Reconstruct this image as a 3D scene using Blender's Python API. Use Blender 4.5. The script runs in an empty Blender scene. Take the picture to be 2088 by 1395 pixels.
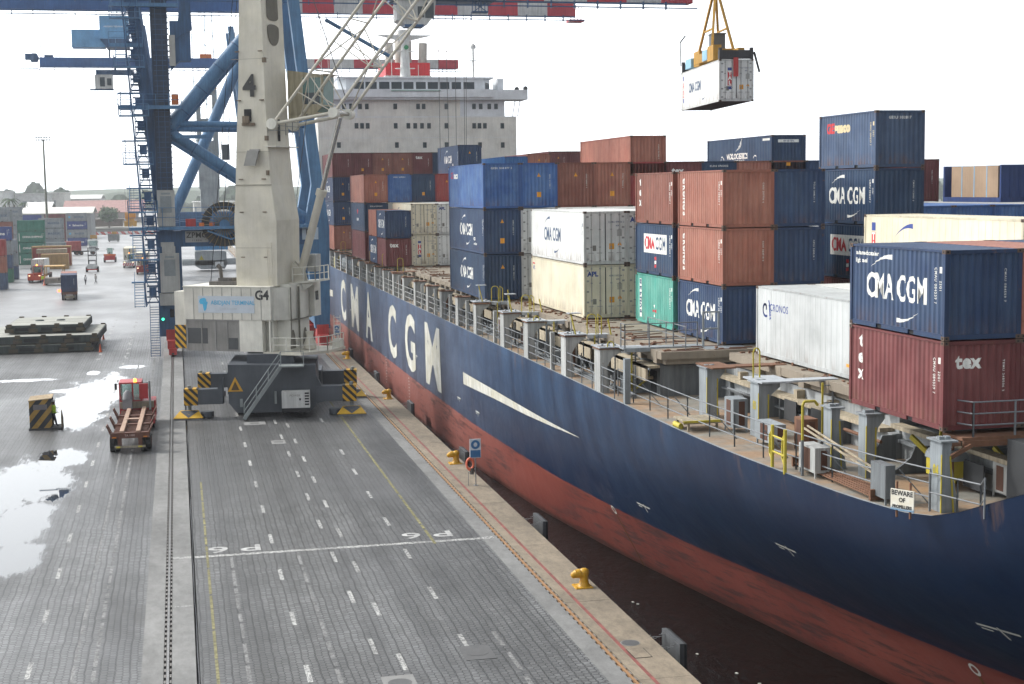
import bpy, bmesh, math, random
from math import sin, cos, pi, radians as RD, sqrt, atan2, floor
from mathutils import Vector as V, Matrix
random.seed(7)
C = bpy.context.scene.collection
SC = bpy.context.scene
# ---------------------------------------------------------------- camera
CAMZ = 16.3; FPX = 3002.0
def camrot(p, y, r):
    f = V((sin(y)*cos(p), cos(y)*cos(p), -sin(p)))
    rt = V((cos(y), -sin(y), 0)); up = rt.cross(f)
    r2 = cos(r)*rt + sin(r)*up; u2 = -sin(r)*rt + cos(r)*up
    return r2, u2, f
CR, CU, CF = camrot(RD(5.95), RD(12.74), RD(-0.755))
cd = bpy.data.cameras.new('camera'); cam = bpy.data.objects.new('camera', cd); C.objects.link(cam)
m = Matrix((CR, CU, -CF)).transposed().to_4x4(); m.translation = V((0, 0, CAMZ)); cam.matrix_world = m
cd.sensor_width = 36; cd.lens = 36*FPX/2088; cd.clip_start = 1; cd.clip_end = 9000
SC.camera = cam
# ---------------------------------------------------------------- sky and sun
SUN_EL, SUN_AZ = RD(42), RD(-58)          # azimuth measured from +Y (away), negative = left
w = bpy.data.worlds.new("World"); SC.world = w; w.use_nodes = True
nt = w.node_tree; bg = nt.nodes['Background']
sky = nt.nodes.new('ShaderNodeTexSky'); sky.sky_type = 'NISHITA'; sky.sun_disc = False
sky.sun_elevation = SUN_EL; sky.sun_rotation = SUN_AZ; sky.dust_density = 6; sky.air_density = 1.2; sky.ozone_density = 1
hs = nt.nodes.new('ShaderNodeHueSaturation'); hs.inputs['Saturation'].default_value = 0.12
nt.links.new(sky.outputs[0], hs.inputs['Color'])
ad = nt.nodes.new('ShaderNodeMix'); ad.data_type = 'RGBA'; ad.blend_type = 'ADD'; ad.inputs[0].default_value = 1
ad.inputs[7].default_value = (2.7, 2.95, 3.2, 1)     # even white of the overcast, added to the clear-sky gradient
nt.links.new(hs.outputs[0], ad.inputs[6])
# the veiled sun: the overcast is much brighter low ahead of the camera and to the left
wtc = nt.nodes.new('ShaderNodeTexCoord')
def wmap(vec, a, b, pw):
    d = nt.nodes.new('ShaderNodeVectorMath'); d.operation = 'DOT_PRODUCT'; nt.links.new(wtc.outputs['Generated'], d.inputs[0]); d.inputs[1].default_value = vec
    r = nt.nodes.new('ShaderNodeMapRange'); r.inputs['From Min'].default_value = a; r.inputs['From Max'].default_value = b; nt.links.new(d.outputs['Value'], r.inputs[0])
    p = nt.nodes.new('ShaderNodeMath'); p.operation = 'POWER'; nt.links.new(r.outputs[0], p.inputs[0]); p.inputs[1].default_value = pw; return p.outputs[0]
gm = nt.nodes.new('ShaderNodeMath'); gm.operation = 'MULTIPLY'; nt.links.new(wmap((-.66, .75, 0), -.3, .85, 1.2), gm.inputs[0]); nt.links.new(wmap((0, 0, 1), .85, .0, 1.2), gm.inputs[1])
ad2 = nt.nodes.new('ShaderNodeMix'); ad2.data_type = 'RGBA'; ad2.blend_type = 'ADD'; nt.links.new(gm.outputs[0], ad2.inputs[0])
nt.links.new(ad.outputs[2], ad2.inputs[6]); ad2.inputs[7].default_value = (16, 16.6, 17.2, 1); ad2.clamp_result = False
nt.links.new(ad2.outputs[2], bg.inputs[0])
bg.inputs[1].default_value = 0.1
sl = bpy.data.lights.new('sun', 'SUN'); sl.energy = 2.1; sl.angle = RD(10); sl.color = (1, .96, .9)
so = bpy.data.objects.new('sun', sl); C.objects.link(so)
so.rotation_euler = V((-sin(SUN_AZ)*cos(SUN_EL), -cos(SUN_AZ)*cos(SUN_EL), -sin(SUN_EL))).to_track_quat('-Z', 'Y').to_euler()
SC.view_settings.view_transform = 'Standard'; SC.view_settings.look = 'None'; SC.view_settings.gamma = 1
SC.view_settings.exposure = 0.42
SC.cycles.max_bounces = 5; SC.cycles.diffuse_bounces = 3; SC.cycles.glossy_bounces = 3
SC.cycles.transmission_bounces = 3; SC.cycles.caustics_reflective = False; SC.cycles.caustics_refractive = False
# ---------------------------------------------------------------- measuring helpers (photo pixel -> world point)
def ray(x, y): return CR*((x-1044)/FPX) + CU*((697.5-y)/FPX) + CF
def G(x, y, z=0.0):
    r = ray(x, y); return r*((z-CAMZ)/r.z) + V((0, 0, CAMZ))
def AY(x, y, Y):
    r = ray(x, y); return r*(Y/r.y) + V((0, 0, CAMZ))
# ---------------------------------------------------------------- materials
MATS = {}
def nodes(name):
    m = bpy.data.materials.new(name); m.use_nodes = True; t = m.node_tree
    return m, t, t.nodes['Principled BSDF']
def lk(t, a, b): t.links.new(a, b)
def nmix(t, fac, a, b, bt='MIX'):
    n = t.nodes.new('ShaderNodeMix'); n.data_type = 'RGBA'; n.blend_type = bt
    for s, v in ((0, fac), (6, a), (7, b)):
        if hasattr(v, 'is_linked') or hasattr(v, 'links'): lk(t, v, n.inputs[s])
        else: n.inputs[s].default_value = v if s == 0 else (tuple(v)+(1,))[:4]
    return n.outputs[2]
def coords(t, scale=(1, 1, 1), rnd=True, kind='Object'):
    tc = t.nodes.new('ShaderNodeTexCoord'); o = tc.outputs[kind]
    if rnd:
        oi = t.nodes.new('ShaderNodeObjectInfo'); mu = t.nodes.new('ShaderNodeVectorMath'); mu.operation = 'SCALE'
        mu.inputs[0].default_value = (97, 61, 43); lk(t, oi.outputs['Random'], mu.inputs['Scale'])
        av = t.nodes.new('ShaderNodeVectorMath'); av.operation = 'ADD'; lk(t, o, av.inputs[0]); lk(t, mu.outputs[0], av.inputs[1]); o = av.outputs[0]
    mp = t.nodes.new('ShaderNodeMapping'); mp.inputs['Scale'].default_value = scale; lk(t, o, mp.inputs[0])
    return mp.outputs[0]
def noise(t, vec, scale=1, detail=4, rough=.6):
    n = t.nodes.new('ShaderNodeTexNoise'); n.inputs['Scale'].default_value = scale; n.inputs['Detail'].default_value = detail
    n.inputs['Roughness'].default_value = rough; lk(t, vec, n.inputs['Vector']); return n.outputs[0]
def ramp(t, fac, *stops):
    n = t.nodes.new('ShaderNodeValToRGB'); cr = n.color_ramp
    while len(cr.elements) < len(stops): cr.elements.new(.5)
    for e, (p, c) in zip(cr.elements, stops):
        e.position = p; e.color = (c, c, c, 1) if not hasattr(c, '__len__') else tuple(c)+(1,)
    lk(t, fac, n.inputs[0]); return n.outputs[0]
def paint(name, col, rough=.55, rust=.3, streak=.35, spots=1.0, metal=0, fade=None, spec=.4, low=0):
    """weathered paint: broad tone changes, vertical run streaks and rust patches"""
    if name in MATS: return MATS[name]
    m, t, b = nodes(name)
    v = coords(t)
    big = ramp(t, noise(t, v, .45, 3), (.3, .78), (.7, 1.12))
    c = nmix(t, 1, col, big, 'MULTIPLY')
    if fade: c = nmix(t, ramp(t, noise(t, v, .8, 3), (.35, 0), (.7, .6)), c, fade)
    vs = coords(t, (5, 5, .35)); st = ramp(t, noise(t, vs, 1, 4, .7), (.38, 1-streak), (.62, 1))
    c = nmix(t, 1, c, st, 'MULTIPLY')
    if rust > 0:
        r = ramp(t, noise(t, v, 2.2*spots, 8, .75), (.72-.17*rust, 0), (.80-.13*rust, .85))
        c = nmix(t, r, c, (.13, .06, .03))
    sc_ = ramp(t, noise(t, coords(t, (3, 3, 1.1)), 3, 6, .8), (.64, 0), (.69, .5)); c = nmix(t, sc_, c, tuple(min(1, q*1.7+.05) for q in col))
    sd_ = ramp(t, noise(t, coords(t, (2, 2, .8)), 4, 6, .8), (.66, 0), (.71, .6)); c = nmix(t, sd_, c, tuple(q*.35 for q in col))
    if low:
        tc = t.nodes.new('ShaderNodeTexCoord'); s3 = t.nodes.new('ShaderNodeSeparateXYZ'); t.links.new(tc.outputs['Object'], s3.inputs[0])
        mm = t.nodes.new('ShaderNodeMapRange'); mm.inputs['From Min'].default_value = .75; mm.inputs['From Max'].default_value = .1; t.links.new(s3.outputs[2], mm.inputs[0])
        mu = t.nodes.new('ShaderNodeMath'); mu.operation = 'MULTIPLY'; t.links.new(mm.outputs[0], mu.inputs[0]); t.links.new(ramp(t, noise(t, coords(t, (3, 3, .5)), 1.2, 6, .75), (.46, 0), (.62, low)), mu.inputs[1])
        c = nmix(t, mu.outputs[0], c, (.12, .06, .035))
    lk(t, c, b.inputs['Base Color'])
    b.inputs['Roughness'].default_value = rough; b.inputs['Metallic'].default_value = metal
    b.inputs['Specular IOR Level'].default_value = spec
    MATS[name] = m; return m
def worn(name, col, under):
    if name in MATS: return MATS[name]
    m, t, b = nodes(name); v = coords(t, (1, .5, 1), False)
    n1 = noise(t, v, 9, 6, .8); c = nmix(t, ramp(t, n1, (.44, 1), (.56, 0)), col, under); c = nmix(t, 1, c, ramp(t, noise(t, v, .6, 4), (.35, .6), (.65, 1.05)), 'MULTIPLY')
    lk(t, c, b.inputs['Base Color']); b.inputs['Roughness'].default_value = .65; MATS[name] = m; return m
def plain(name, col, rough=.6, metal=0, emit=0, var=.12):
    if name in MATS: return MATS[name]
    m, t, b = nodes(name)
    if var:
        v = coords(t); c = nmix(t, 1, col, ramp(t, noise(t, v, 1.7, 5), (.3, 1-var*1.5), (.7, 1+var*.5)), 'MULTIPLY'); lk(t, c, b.inputs['Base Color'])
    else: b.inputs['Base Color'].default_value = tuple(col)+(1,)
    b.inputs['Roughness'].default_value = rough; b.inputs['Metallic'].default_value = metal
    if emit: b.inputs['Emission Color'].default_value = tuple(col)+(1,); b.inputs['Emission Strength'].default_value = emit
    MATS[name] = m; return m
def stripes(name, a, bcol, axis=(1, 0, 1), period=.6):
    if name in MATS: return MATS[name]
    m, t, b = nodes(name); tc = t.nodes.new('ShaderNodeTexCoord')
    d = t.nodes.new('ShaderNodeVectorMath'); d.operation = 'DOT_PRODUCT'; lk(t, tc.outputs['Object'], d.inputs[0]); d.inputs[1].default_value = axis
    f = t.nodes.new('ShaderNodeMath'); f.operation = 'MULTIPLY'; lk(t, d.outputs['Value'], f.inputs[0]); f.inputs[1].default_value = 1/period
    g = t.nodes.new('ShaderNodeMath'); g.operation = 'FRACT'; lk(t, f.outputs[0], g.inputs[0])
    h = t.nodes.new('ShaderNodeMath'); h.operation = 'GREATER_THAN'; lk(t, g.outputs[0], h.inputs[0]); h.inputs[1].default_value = .5
    c = nmix(t, h.outputs[0], a, bcol)
    c = nmix(t, 1, c, ramp(t, noise(t, coords(t), 2.5, 6), (.3, .7), (.65, 1.05)), 'MULTIPLY')
    lk(t, c, b.inputs['Base Color']); b.inputs['Roughness'].default_value = .6
    MATS[name] = m; return m
# ---------------------------------------------------------------- mesh builder
class MB:
    def __init__(s): s.v = []; s.f = []; s.mi = []; s.sm = []; s.cut = []
    def add(s, vs, fs, mi=0, sm=False):
        o = len(s.v); s.v += [tuple(x) for x in vs]; s.f += [tuple(i+o for i in f) for f in fs]; s.mi += [mi]*len(fs); s.sm += [sm]*len(fs); return s
    def box(s, x0, y0, z0, x1, y1, z1, mi=0):
        s.cut.append((len(s.v), len(s.f)))
        x0, x1 = min(x0, x1), max(x0, x1); y0, y1 = min(y0, y1), max(y0, y1); z0, z1 = min(z0, z1), max(z0, z1)
        return s.add([(x0,y0,z0),(x1,y0,z0),(x1,y1,z0),(x0,y1,z0),(x0,y0,z1),(x1,y0,z1),(x1,y1,z1),(x0,y1,z1)],
                     [(0,3,2,1),(4,5,6,7),(0,1,5,4),(1,2,6,5),(2,3,7,6),(3,0,4,7)], mi)
    def beam(s, p, q, w=.1, h=.1, mi=0, up=(0, 0, 1)):
        s.cut.append((len(s.v), len(s.f)))
        p, q = V(p), V(q); d = (q-p); L = d.length
        if L < 1e-6: return s
        d /= L; u = V(up)
        if abs(d.dot(u)) > .98: u = V((1, 0, 0))
        a = d.cross(u).normalized()*w/2; b = a.cross(d).normalized()*h/2
        return s.add([p-a-b, p+a-b, p+a+b, p-a+b, q-a-b, q+a-b, q+a+b, q-a+b],
                     [(0,1,2,3),(7,6,5,4),(0,4,5,1),(1,5,6,2),(2,6,7,3),(3,7,4,0)], mi)
    def tube(s, p, q, r=.05, n=8, mi=0, r2=None, cap=True):
        s.cut.append((len(s.v), len(s.f)))
        p, q = V(p), V(q); d = q-p
        if d.length < 1e-6: return s
        d.normalize(); u = V((0, 0, 1)) if abs(d.z) < .95 else V((1, 0, 0))
        a = d.cross(u).normalized(); b = d.cross(a); r2 = r if r2 is None else r2
        vs = [p+(a*cos(2*pi*i/n)+b*sin(2*pi*i/n))*r for i in range(n)]+[q+(a*cos(2*pi*i/n)+b*sin(2*pi*i/n))*r2 for i in range(n)]
        s.add(vs, [(i, i+n, (i+1) % n+n, (i+1) % n) for i in range(n)], mi, n > 6)
        if cap: s.add(vs, [tuple(range(n)), tuple(range(2*n-1, n-1, -1))], mi)
        return s
    def path(s, pts, r=.05, n=6, mi=0):
        for a, b in zip(pts, pts[1:]): s.tube(a, b, r, n, mi)
        return s
    def prism(s, poly, d, mi=0):
        s.cut.append((len(s.v), len(s.f)))
        n = len(poly); P = [V(p) for p in poly]; Q = [p+V(d) for p in P]
        return s.add(P+Q, [tuple(range(n-1, -1, -1)), tuple(range(n, 2*n))]+[(i, (i+1) % n, (i+1) % n+n, i+n) for i in range(n)], mi)
    def lathe(s, c, prof, n=16, mi=0):
        s.cut.append((len(s.v), len(s.f)))
        c = V(c); k = len(prof); vs = []
        for i in range(n):
            a = 2*pi*i/n; vs += [c+V((r*cos(a), r*sin(a), z)) for r, z in prof]
        fs = [(i*k+j, ((i+1) % n)*k+j, ((i+1) % n)*k+j+1, i*k+j+1) for i in range(n) for j in range(k-1)]
        s.add(vs, fs, mi, True); s.add(vs, [tuple(i*k+k-1 for i in range(n)), tuple(i*k for i in range(n-1, -1, -1))], mi); return s
    def quad(s, *p, mi=0): return s.add(p, [tuple(range(len(p)))], mi)
    def mesh(s, name):
        me = bpy.data.meshes.new(name); me.from_pydata(s.v, [], s.f); me.polygons.foreach_set('material_index', s.mi); me.polygons.foreach_set('use_smooth', s.sm); me.update(); return me
    def build(s, name, mats, parent=None, label=None, each=False):
        if each and len(s.cut) > 1:
            C_ = s.cut+[(len(s.v), len(s.f))]; o = None
            for (v0, f0), (v1, f1) in zip(C_, C_[1:]):
                b = MB(); b.v = s.v[v0:v1]; b.f = [tuple(i-v0 for i in f) for f in s.f[f0:f1]]; b.mi = s.mi[f0:f1]; b.sm = s.sm[f0:f1]; o = b.build(name, mats, parent, label)
            return o
        me = s.mesh(name)
        return place(me, name, mats, parent, label)
def place(me, name, mats, parent=None, label=None, mw=None, objmat=False):
    if not isinstance(mats, (list, tuple)): mats = [mats]
    if len(me.materials) == 0:
        for x in mats: me.materials.append(None if objmat else x)
    o = bpy.data.objects.new(name, me); C.objects.link(o)
    if objmat:
        for i, x in enumerate(mats): o.material_slots[i].link = 'OBJECT'; o.material_slots[i].material = x
    if parent: o.parent = parent
    if mw is not None: o.matrix_local = mw
    if label: o['label'] = label
    return o
def thing(name, label, cat, loc=(0, 0, 0), rz=0, group=None, scale=1):
    o = bpy.data.objects.new(name, None); C.objects.link(o); o.location = loc; o.rotation_euler = (0, 0, rz); o.scale = (scale,)*3; o.empty_display_size = .3
    return tag(o, label, cat, group)
def tag(o, label, cat, group=None):
    o['label'] = label; o['category'] = cat
    if group: o['group'] = group
    return o
def struct(o, kind='structure'): o['kind'] = kind; return o
def sub(name, parent, loc=(0,0,0)):
    o = bpy.data.objects.new(name, None); C.objects.link(o); o.parent = parent; o.location = loc; return o
def copy_tree(o, parent=None):
    c = o.copy(); C.objects.link(c); c.parent = parent
    for ch in list(o.children): copy_tree(ch, c)
    return c
# ---------------------------------------------------------------- text as mesh
TXT = {}
def text_bm(s, size, bold=0.0, spacing=1.0, sx=1.0):
    cu = bpy.data.curves.new('t', 'FONT'); cu.body = s; cu.size = size; cu.offset = bold; cu.space_character = spacing
    cu.align_x = 'CENTER'; cu.align_y = 'CENTER'; cu.resolution_u = 3
    o = bpy.data.objects.new('t', cu); C.objects.link(o)
    dg = bpy.context.evaluated_depsgraph_get(); me = bpy.data.meshes.new_from_object(o.evaluated_get(dg))
    bpy.data.objects.remove(o); bpy.data.curves.remove(cu)
    bm = bmesh.new(); bm.from_mesh(me); bpy.data.meshes.remove(me)
    for v in bm.verts: v.co.x *= sx
    return bm
def bm_add(a, b, mi=0, off=(0, 0, 0)):
    """append bmesh b to a"""
    mp = {v: a.verts.new(v.co+V(off)) for v in b.verts}
    for f in b.faces:
        try: nf = a.faces.new([mp[v] for v in f.verts]); nf.material_index = mi
        except ValueError: pass
    b.free()
def poly_bm(a, pts, mi=0, lift=0):
    f = a.faces.new([a.verts.new((x, y, lift)) for x, y in pts]); f.material_index = mi
def crescent(a, cx, cy, w, h, flip=1, mi=0):
    """tapering brush swoosh, blunt at one end"""
    n = 12; top = []; bot = []
    for i in range(n+1):
        t = i/n; x = -w/2+w*t; y = h*(1-(1-t)**2.0)-h*.5; th = .02*h+.36*h*(t**1.3)
        top.append((cx+flip*x, cy+flip*y)); bot.append((cx+flip*x, cy+flip*(y-th)))
    for i in range(n):
        q = [top[i], top[i+1], bot[i+1], bot[i]]; poly_bm(a, q, mi)
def stick(bm, name, M, cuts=None, depth=None, mats=(), parent=None, lift=.004, axis=0):
    """lay flat artwork on a (possibly corrugated) face. cuts = local coordinates of the fold lines"""
    if cuts:
        for c in cuts:
            pl = (c, 0, 0) if axis == 0 else (0, c, 0); no = (1, 0, 0) if axis == 0 else (0, 1, 0)
            bmesh.ops.bisect_plane(bm, geom=bm.verts[:]+bm.edges[:]+bm.faces[:], plane_co=pl, plane_no=no, dist=1e-5)
    for v in bm.verts:
        v.co.z += lift+(depth(v.co[axis]) if depth else 0)
    me = bpy.data.meshes.new(name); bm.to_mesh(me); bm.free()
    return place(me, name, list(mats), parent, None, M)
# ---------------------------------------------------------------- shipping containers
WID = 2.438; CM = {}
def prof(L, per, d, lo, hi):
    """trapezoid fold lines between lo and hi: list of (s, depth)"""
    n = max(1, int(round((hi-lo)/per))); p = (hi-lo)/n; out = []
    for i in range(n):
        s = lo+i*p; out += [(s, 0), (s+.26*p, 0), (s+.5*p, -d), (s+.76*p, -d)]
    out.append((hi, 0)); return out
def dfun(P):
    def f(s):
        if s <= P[0][0]: return P[0][1]
        for (a, da), (b, db) in zip(P, P[1:]):
            if s <= b: return da+(db-da)*(s-a)/max(1e-9, b-a)
        return P[-1][1]
    return f
def cmesh(L, h, kind):
    k = (L, h, kind)
    if k in CM: return CM[k]
    R = {}; W = WID
    fr = MB(); pk = .1
    zr = .16 if kind != 'reefer' else .20
    for y in (0, L):
        y0, y1 = (0, .13) if y == 0 else (L-.13, L)
        for x0, x1 in ((0, .14), (W-.14, W)): fr.box(x0, y0, .118, x1, y1, h-.118)
        fr.box(.14, y0+.01, .02, W-.14, y1-.01, zr); fr.box(.14, y0+.01, h-.12, W-.14, y1-.01, h-.01)
    for x0, x1 in ((.012, .07), (W-.07, W-.012)):
        fr.box(x0, .13, h-.08, x1, L-.13, h-.012)
        if L < 7:
            a, b = L/2-1.03, L/2+1.03
            for p, q in ((.178, a-.18), (a+.18, b-.18), (b+.18, L-.178)): fr.box(x0, p, .02, x1, q, .165)
            for p in (a, b): fr.box(x0, p-.18, .145, x1, p+.18, .165)
        else: fr.box(x0, .178, .02, x1, L-.178, .165)
    R['frame'] = fr.mesh('frame')
    cs = MB(); cs.box(-.003, -.003, 0, .165, .181, .118)
    for y0, y1 in ((-.006, 0), (.178, .184)): cs.box(.05, y0, .03, .11, y1, .085, 1)
    for x0, x1 in ((-.006, 0), (.162, .168)): cs.box(x0, .055, .03, x1, .125, .085, 1)
    R['corner_casting'] = cs.mesh('corner_casting'); R['cpos'] = [(x, y, z) for x in (0, W-.162) for y in (0, L-.178) for z in (0, h-.118)]
    R['ppos'] = [(x, c) for x in (.06, W-.1) for c in (L/2-1.03, L/2+1.03)] if L < 7 else []
    R['pocket'] = MB().box(0, -.18, .015, .04, .18, .145).mesh('forklift_pocket')
    per, d = (.278, .036) if kind != 'reefer' else (.46, .006)
    if kind == 'reefer':
        n = int((L-.26)/per); P = [(.13, 0)]
        for i in range(1, n):
            s = .13+i*(L-.26)/n; P += [(s-.012, 0), (s, -.012), (s+.012, 0)]
        P.append((L-.13, 0))
    else: P = prof(L, per, d, .13, L-.13)
    for side in (0, 1):
        b = MB(); vs = []
        for s, q in P:
            x = .028-q if side == 0 else W-.028+q
            vs += [(x, s, .165), (x, s, h-.08)]
        b.add(vs, [((2*i, 2*i+1, 2*i+3, 2*i+2) if side else (2*i, 2*i+2, 2*i+3, 2*i+1))[::-1] for i in range(len(P)-1)])
        R['side%d' % side] = b.mesh('side_panel')
    E = prof(W, .245, .04, .14, W-.14)
    for side in (0, 1):
        y0 = .035 if side == 0 else L-.035; sg = 1 if side == 0 else -1
        b = MB()
        if kind in ('reefer', 'doors'):
            b.box(.14, y0, zr, W/2-.012, y0+sg*.06, h-.12); b.box(W/2+.012, y0, zr, W-.14, y0+sg*.06, h-.12)
            R['end%d' % side] = b.mesh('door')
            L_ = []
            for x in (.42, .9, W-.9, W-.42):
                bar = MB(); bar.tube((x, y0-sg*.03, .06), (x, y0-sg*.03, h-.04), .02, 6)
                for z in (.22, h*.33, h*.66, h-.2): bar.box(x-.05, y0-sg*.055, z-.03, x+.05, y0, z+.03)
                bar.box(x-.17, y0-sg*.05, .62, x+.12, y0-sg*.02, .65); L_.append(('locking_bar', bar.mesh('locking_bar')))
            for x in (.14, W-.28):
                for i in range(5): z = .3+i*(h-.6)/4; L_.append(('hinge', MB().box(x, y0-sg*.02, z-.05, x+.14, y0, z+.05).mesh('hinge')))
            bar = MB(); bar.box(W/2-.025, y0-sg*.012, zr+.02, W/2+.025, y0, h-.14, 1); L_.append(('door_gasket', bar.mesh('door_gasket')))
            R['bar%d' % side] = L_
        else:
            vs = []
            for s, q in E: vs += [(s, y0-q*sg, zr), (s, y0-q*sg, h-.12)]
            b.add(vs, [(2*i, 2*i+2, 2*i+3, 2*i+1) if side == 0 else (2*i, 2*i+1, 2*i+3, 2*i+2) for i in range(len(E)-1)])
            R['end%d' % side] = b.mesh('end_panel')
    r = MB(); n = int(L/.42)
    for i in range(n):
        a = .1+i*(L-.2)/n; q = (L-.2)/n
        r.add([(.06, a, h-.03), (W-.06, a, h-.03), (W-.06, a+q*.45, h-.03), (.06, a+q*.45, h-.03), (W-.06, a+q*.55, h-.015), (.06, a+q*.55, h-.015), (W-.06, a+q*.95, h-.015), (.06, a+q*.95, h-.015)],
              [(0, 1, 2, 3), (3, 2, 4, 5), (5, 4, 6, 7)]); 
        r.quad((.06, a+q*.95, h-.015), (W-.06, a+q*.95, h-.015), (W-.06, a+q, h-.03), (.06, a+q, h-.03))
    R['roof'] = r.mesh('roof')
    f = MB(); f.box(.07, .13, .13, W-.07, L-.13, .16)
    for i in range(int(L/.6)): f.box(.07, .3+i*.6, .03, W-.07, .38+i*.6, .13)
    R['floor'] = f.mesh('floor')
    R['P'] = P; R['E'] = E; CM[k] = R; return R
COL = {  # base colour of the paint, chalked colour
 'cma': ((.020, .048, .120), (.055, .095, .165)), 'navy': ((.015, .034, .10), (.045, .075, .15)), 'dblue': ((.018, .046, .105), (.045, .085, .15)),
 'blue': ((.04, .115, .33), (.14, .25, .44)), 'brown': ((.34, .125, .085), (.45, .215, .155)), 'rust': ((.23, .08, .055), (.33, .15, .11)),
 'maroon': ((.15, .035, .036), (.24, .085, .08)), 'red': ((.36, .05, .05), (.42, .12, .1)), 'teal': ((.09, .38, .31), (.2, .46, .38)),
 'green': ((.03, .16, .1), (.08, .24, .17)), 'grey': ((.24, .27, .29), (.35, .37, .38)), 'white': ((.66, .67, .65), (.74, .74, .72)),
 'pale': ((.47, .49, .49), (.54, .56, .56)), 'cream': ((.66, .60, .45), (.7, .66, .54)), 'bblue': ((.03, .13, .38), (.06, .2, .42)), 'steel': ((.05, .085, .16), (.10, .15, .24)),
 'cgreen': ((.035, .20, .15), (.09, .27, .21)), 'saf': ((.04, .07, .26), (.08, .12, .3))}
def cmat(k, rust=.3):
    c, f = COL[k]; wh = k in ('white', 'cream', 'pale')
    return paint('paint_%s_%d' % (k, int(rust*10)), c, .5, rust, .1 if wh else .25, 1, 0, f, .4, .3+rust)
CAST = paint('rusty_casting', (.12, .08, .06), .8, .9, .2)
HOLE = plain('dark_recess', (.012, .012, .014), .9, var=0)
STEELBAR = paint('galvanised_bar', (.32, .32, .31), .45, .5, .2)
WHT = plain('lettering_white', (.78, .78, .74), .6); BLUEL = plain('lettering_blue', (.03, .06, .25), .6); REDL = plain('lettering_red', (.55, .04, .05), .6)
NAVL = plain('lettering_navy', (.05, .09, .17), .6); ORL = plain('sticker_orange', (.75, .33, .02), .6); BLKL = plain('lettering_black', (.03, .03, .03), .6); CRL = plain('lettering_cream', (.72, .6, .36), .6)
GRL = plain('sticker_grey', (.2, .19, .17), .7); SKYL = plain('lettering_light_blue', (.10, .42, .66), .6)
def art(kind, L, h, wide):
    """artwork in the plane of a side (centre origin); returns bmesh, materials"""
    bm = bmesh.new(); t = lambda s, sz, mi=0, off=(0, 0, 0), bold=.02, sp=1.0, sx=1.0: bm_add(bm, text_bm(s, sz, bold*sz, sp, sx), mi, off)
    if L < 7 or kind.startswith('cma'):
        for du, n_, sz in ((L/2-.62, 'CMAU 084559 7', .13), (L/2-.34, '22G1', .12)):
            b2 = text_bm(n_, sz, .002, 1.2)
            for v in b2.verts: v.co = V((v.co.y, -v.co.x, 0))
            bm_add(bm, b2, 0, (du, .25, 0))
        poly_bm(bm, [(L/2-.38, .62), (L/2-.28, .62), (L/2-.28, .8), (L/2-.38, .8)], 0)
    if kind in ('cma', 'cmab', 'cma40'):
        wdt = 4.1 if L < 7 else 4.6
        t('CMA CGM', 1.08, 0, (0, 0, 0), .022, 1.0, wdt/4.6*.86)
        crescent(bm, -.95, .82, 1.35, .42, 1); crescent(bm, .75, -.82, 1.25, .36, -1)
        if kind == 'cmab': t('advanced container', .19, 0, (-1.9, 1.02, 0), .03); t('light steel', .19, 0, (-2.3, .78, 0), .03)
        if kind == 'cma40': t('eco', .4, 0, (2.9, -.5, 0), .04); t('container', .24, 0, (3.1, -.85, 0), .03)
        return bm, [BLUEL if False else WHT]
    if kind == 'cmaw':       # blue lettering on a white reefer
        t('CMA CGM', 1.08, 0, (-.9, 0, 0), .02, .98, .8); crescent(bm, -2.1, .85, 1.3, .45, 1); crescent(bm, .2, -.85, 1.3, .4, -1)
        return bm, [NAVL]
    if kind == 'cmabox':
        poly_bm(bm, [(-1.75, -.2), (1.95, -.2), (1.95, .78), (-1.75, .78)], 0); 
        t('CMA', .9, 1, (-.78, .28, .006), .02, 1, .8); t('CGM', .9, 2, (1.02, .28, .006), .02, 1, .8)
        for a in range(3): poly_bm(bm, [(.05+.05*a, -.95+.2*a), (.3+.05*a, -.9+.2*a), (.3, -.75+.2*a), (.0, -.8+.2*a)], 1 if a != 1 else 0)
        return bm, [WHT, REDL, NAVL]
    if kind in ('texv', 'cronosv', 'delmas'):
        s = {'texv': 'tex', 'cronosv': 'CRONOS', 'delmas': 'DELMAS'}[kind]; z = .95; st = .52 if kind == 'texv' else .31
        if kind == 'delmas': poly_bm(bm, [(-2.42, -1.02), (-2.08, -1.02), (-2.08, 1.0), (-2.42, 1.0)], 0, -.002)
        for i, ch in enumerate(s):
            b2 = text_bm(ch, .62 if kind == 'texv' else .36, .02)
            if kind != 'texv':
                for v in b2.verts: v.co = V((v.co.y, -v.co.x, 0))
            bm_add(bm, b2, 1 if kind == 'delmas' else 0, (-2.25, z-.12-i*st, .003))
        if kind == 'delmas':
            for a in range(4):
                c, d = cos(a*pi/2), sin(a*pi/2); poly_bm(bm, [(.0, -.55), (.28*c-.12*d, -.55+.28*d+.12*c), (.36*c, -.55+.36*d), (.28*c+.12*d, -.55+.28*d-.12*c)], 2 if a % 2 == 0 else 0)
        return bm, [WHT, NAVL, REDL]
    if kind == 'geseaco':
        t('GE', .62, 1, (-1.85, .62, 0), .06, .95, 1.1); t('seaco', .66, 0, (-.55, .64, 0), .06, .95, 1.15); return bm, [CRL, REDL]
    if kind == 'geseaco40': t('GE', .6, 1, (-4.9, .75, 0), .04); t('seaco', .62, 0, (-3.5, .75, 0), .05); return bm, [WHT, REDL]
    if kind == 'cronos': t('CRONOS', .42, 0, (-3.75, .62, 0), .01, 1.1)
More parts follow.
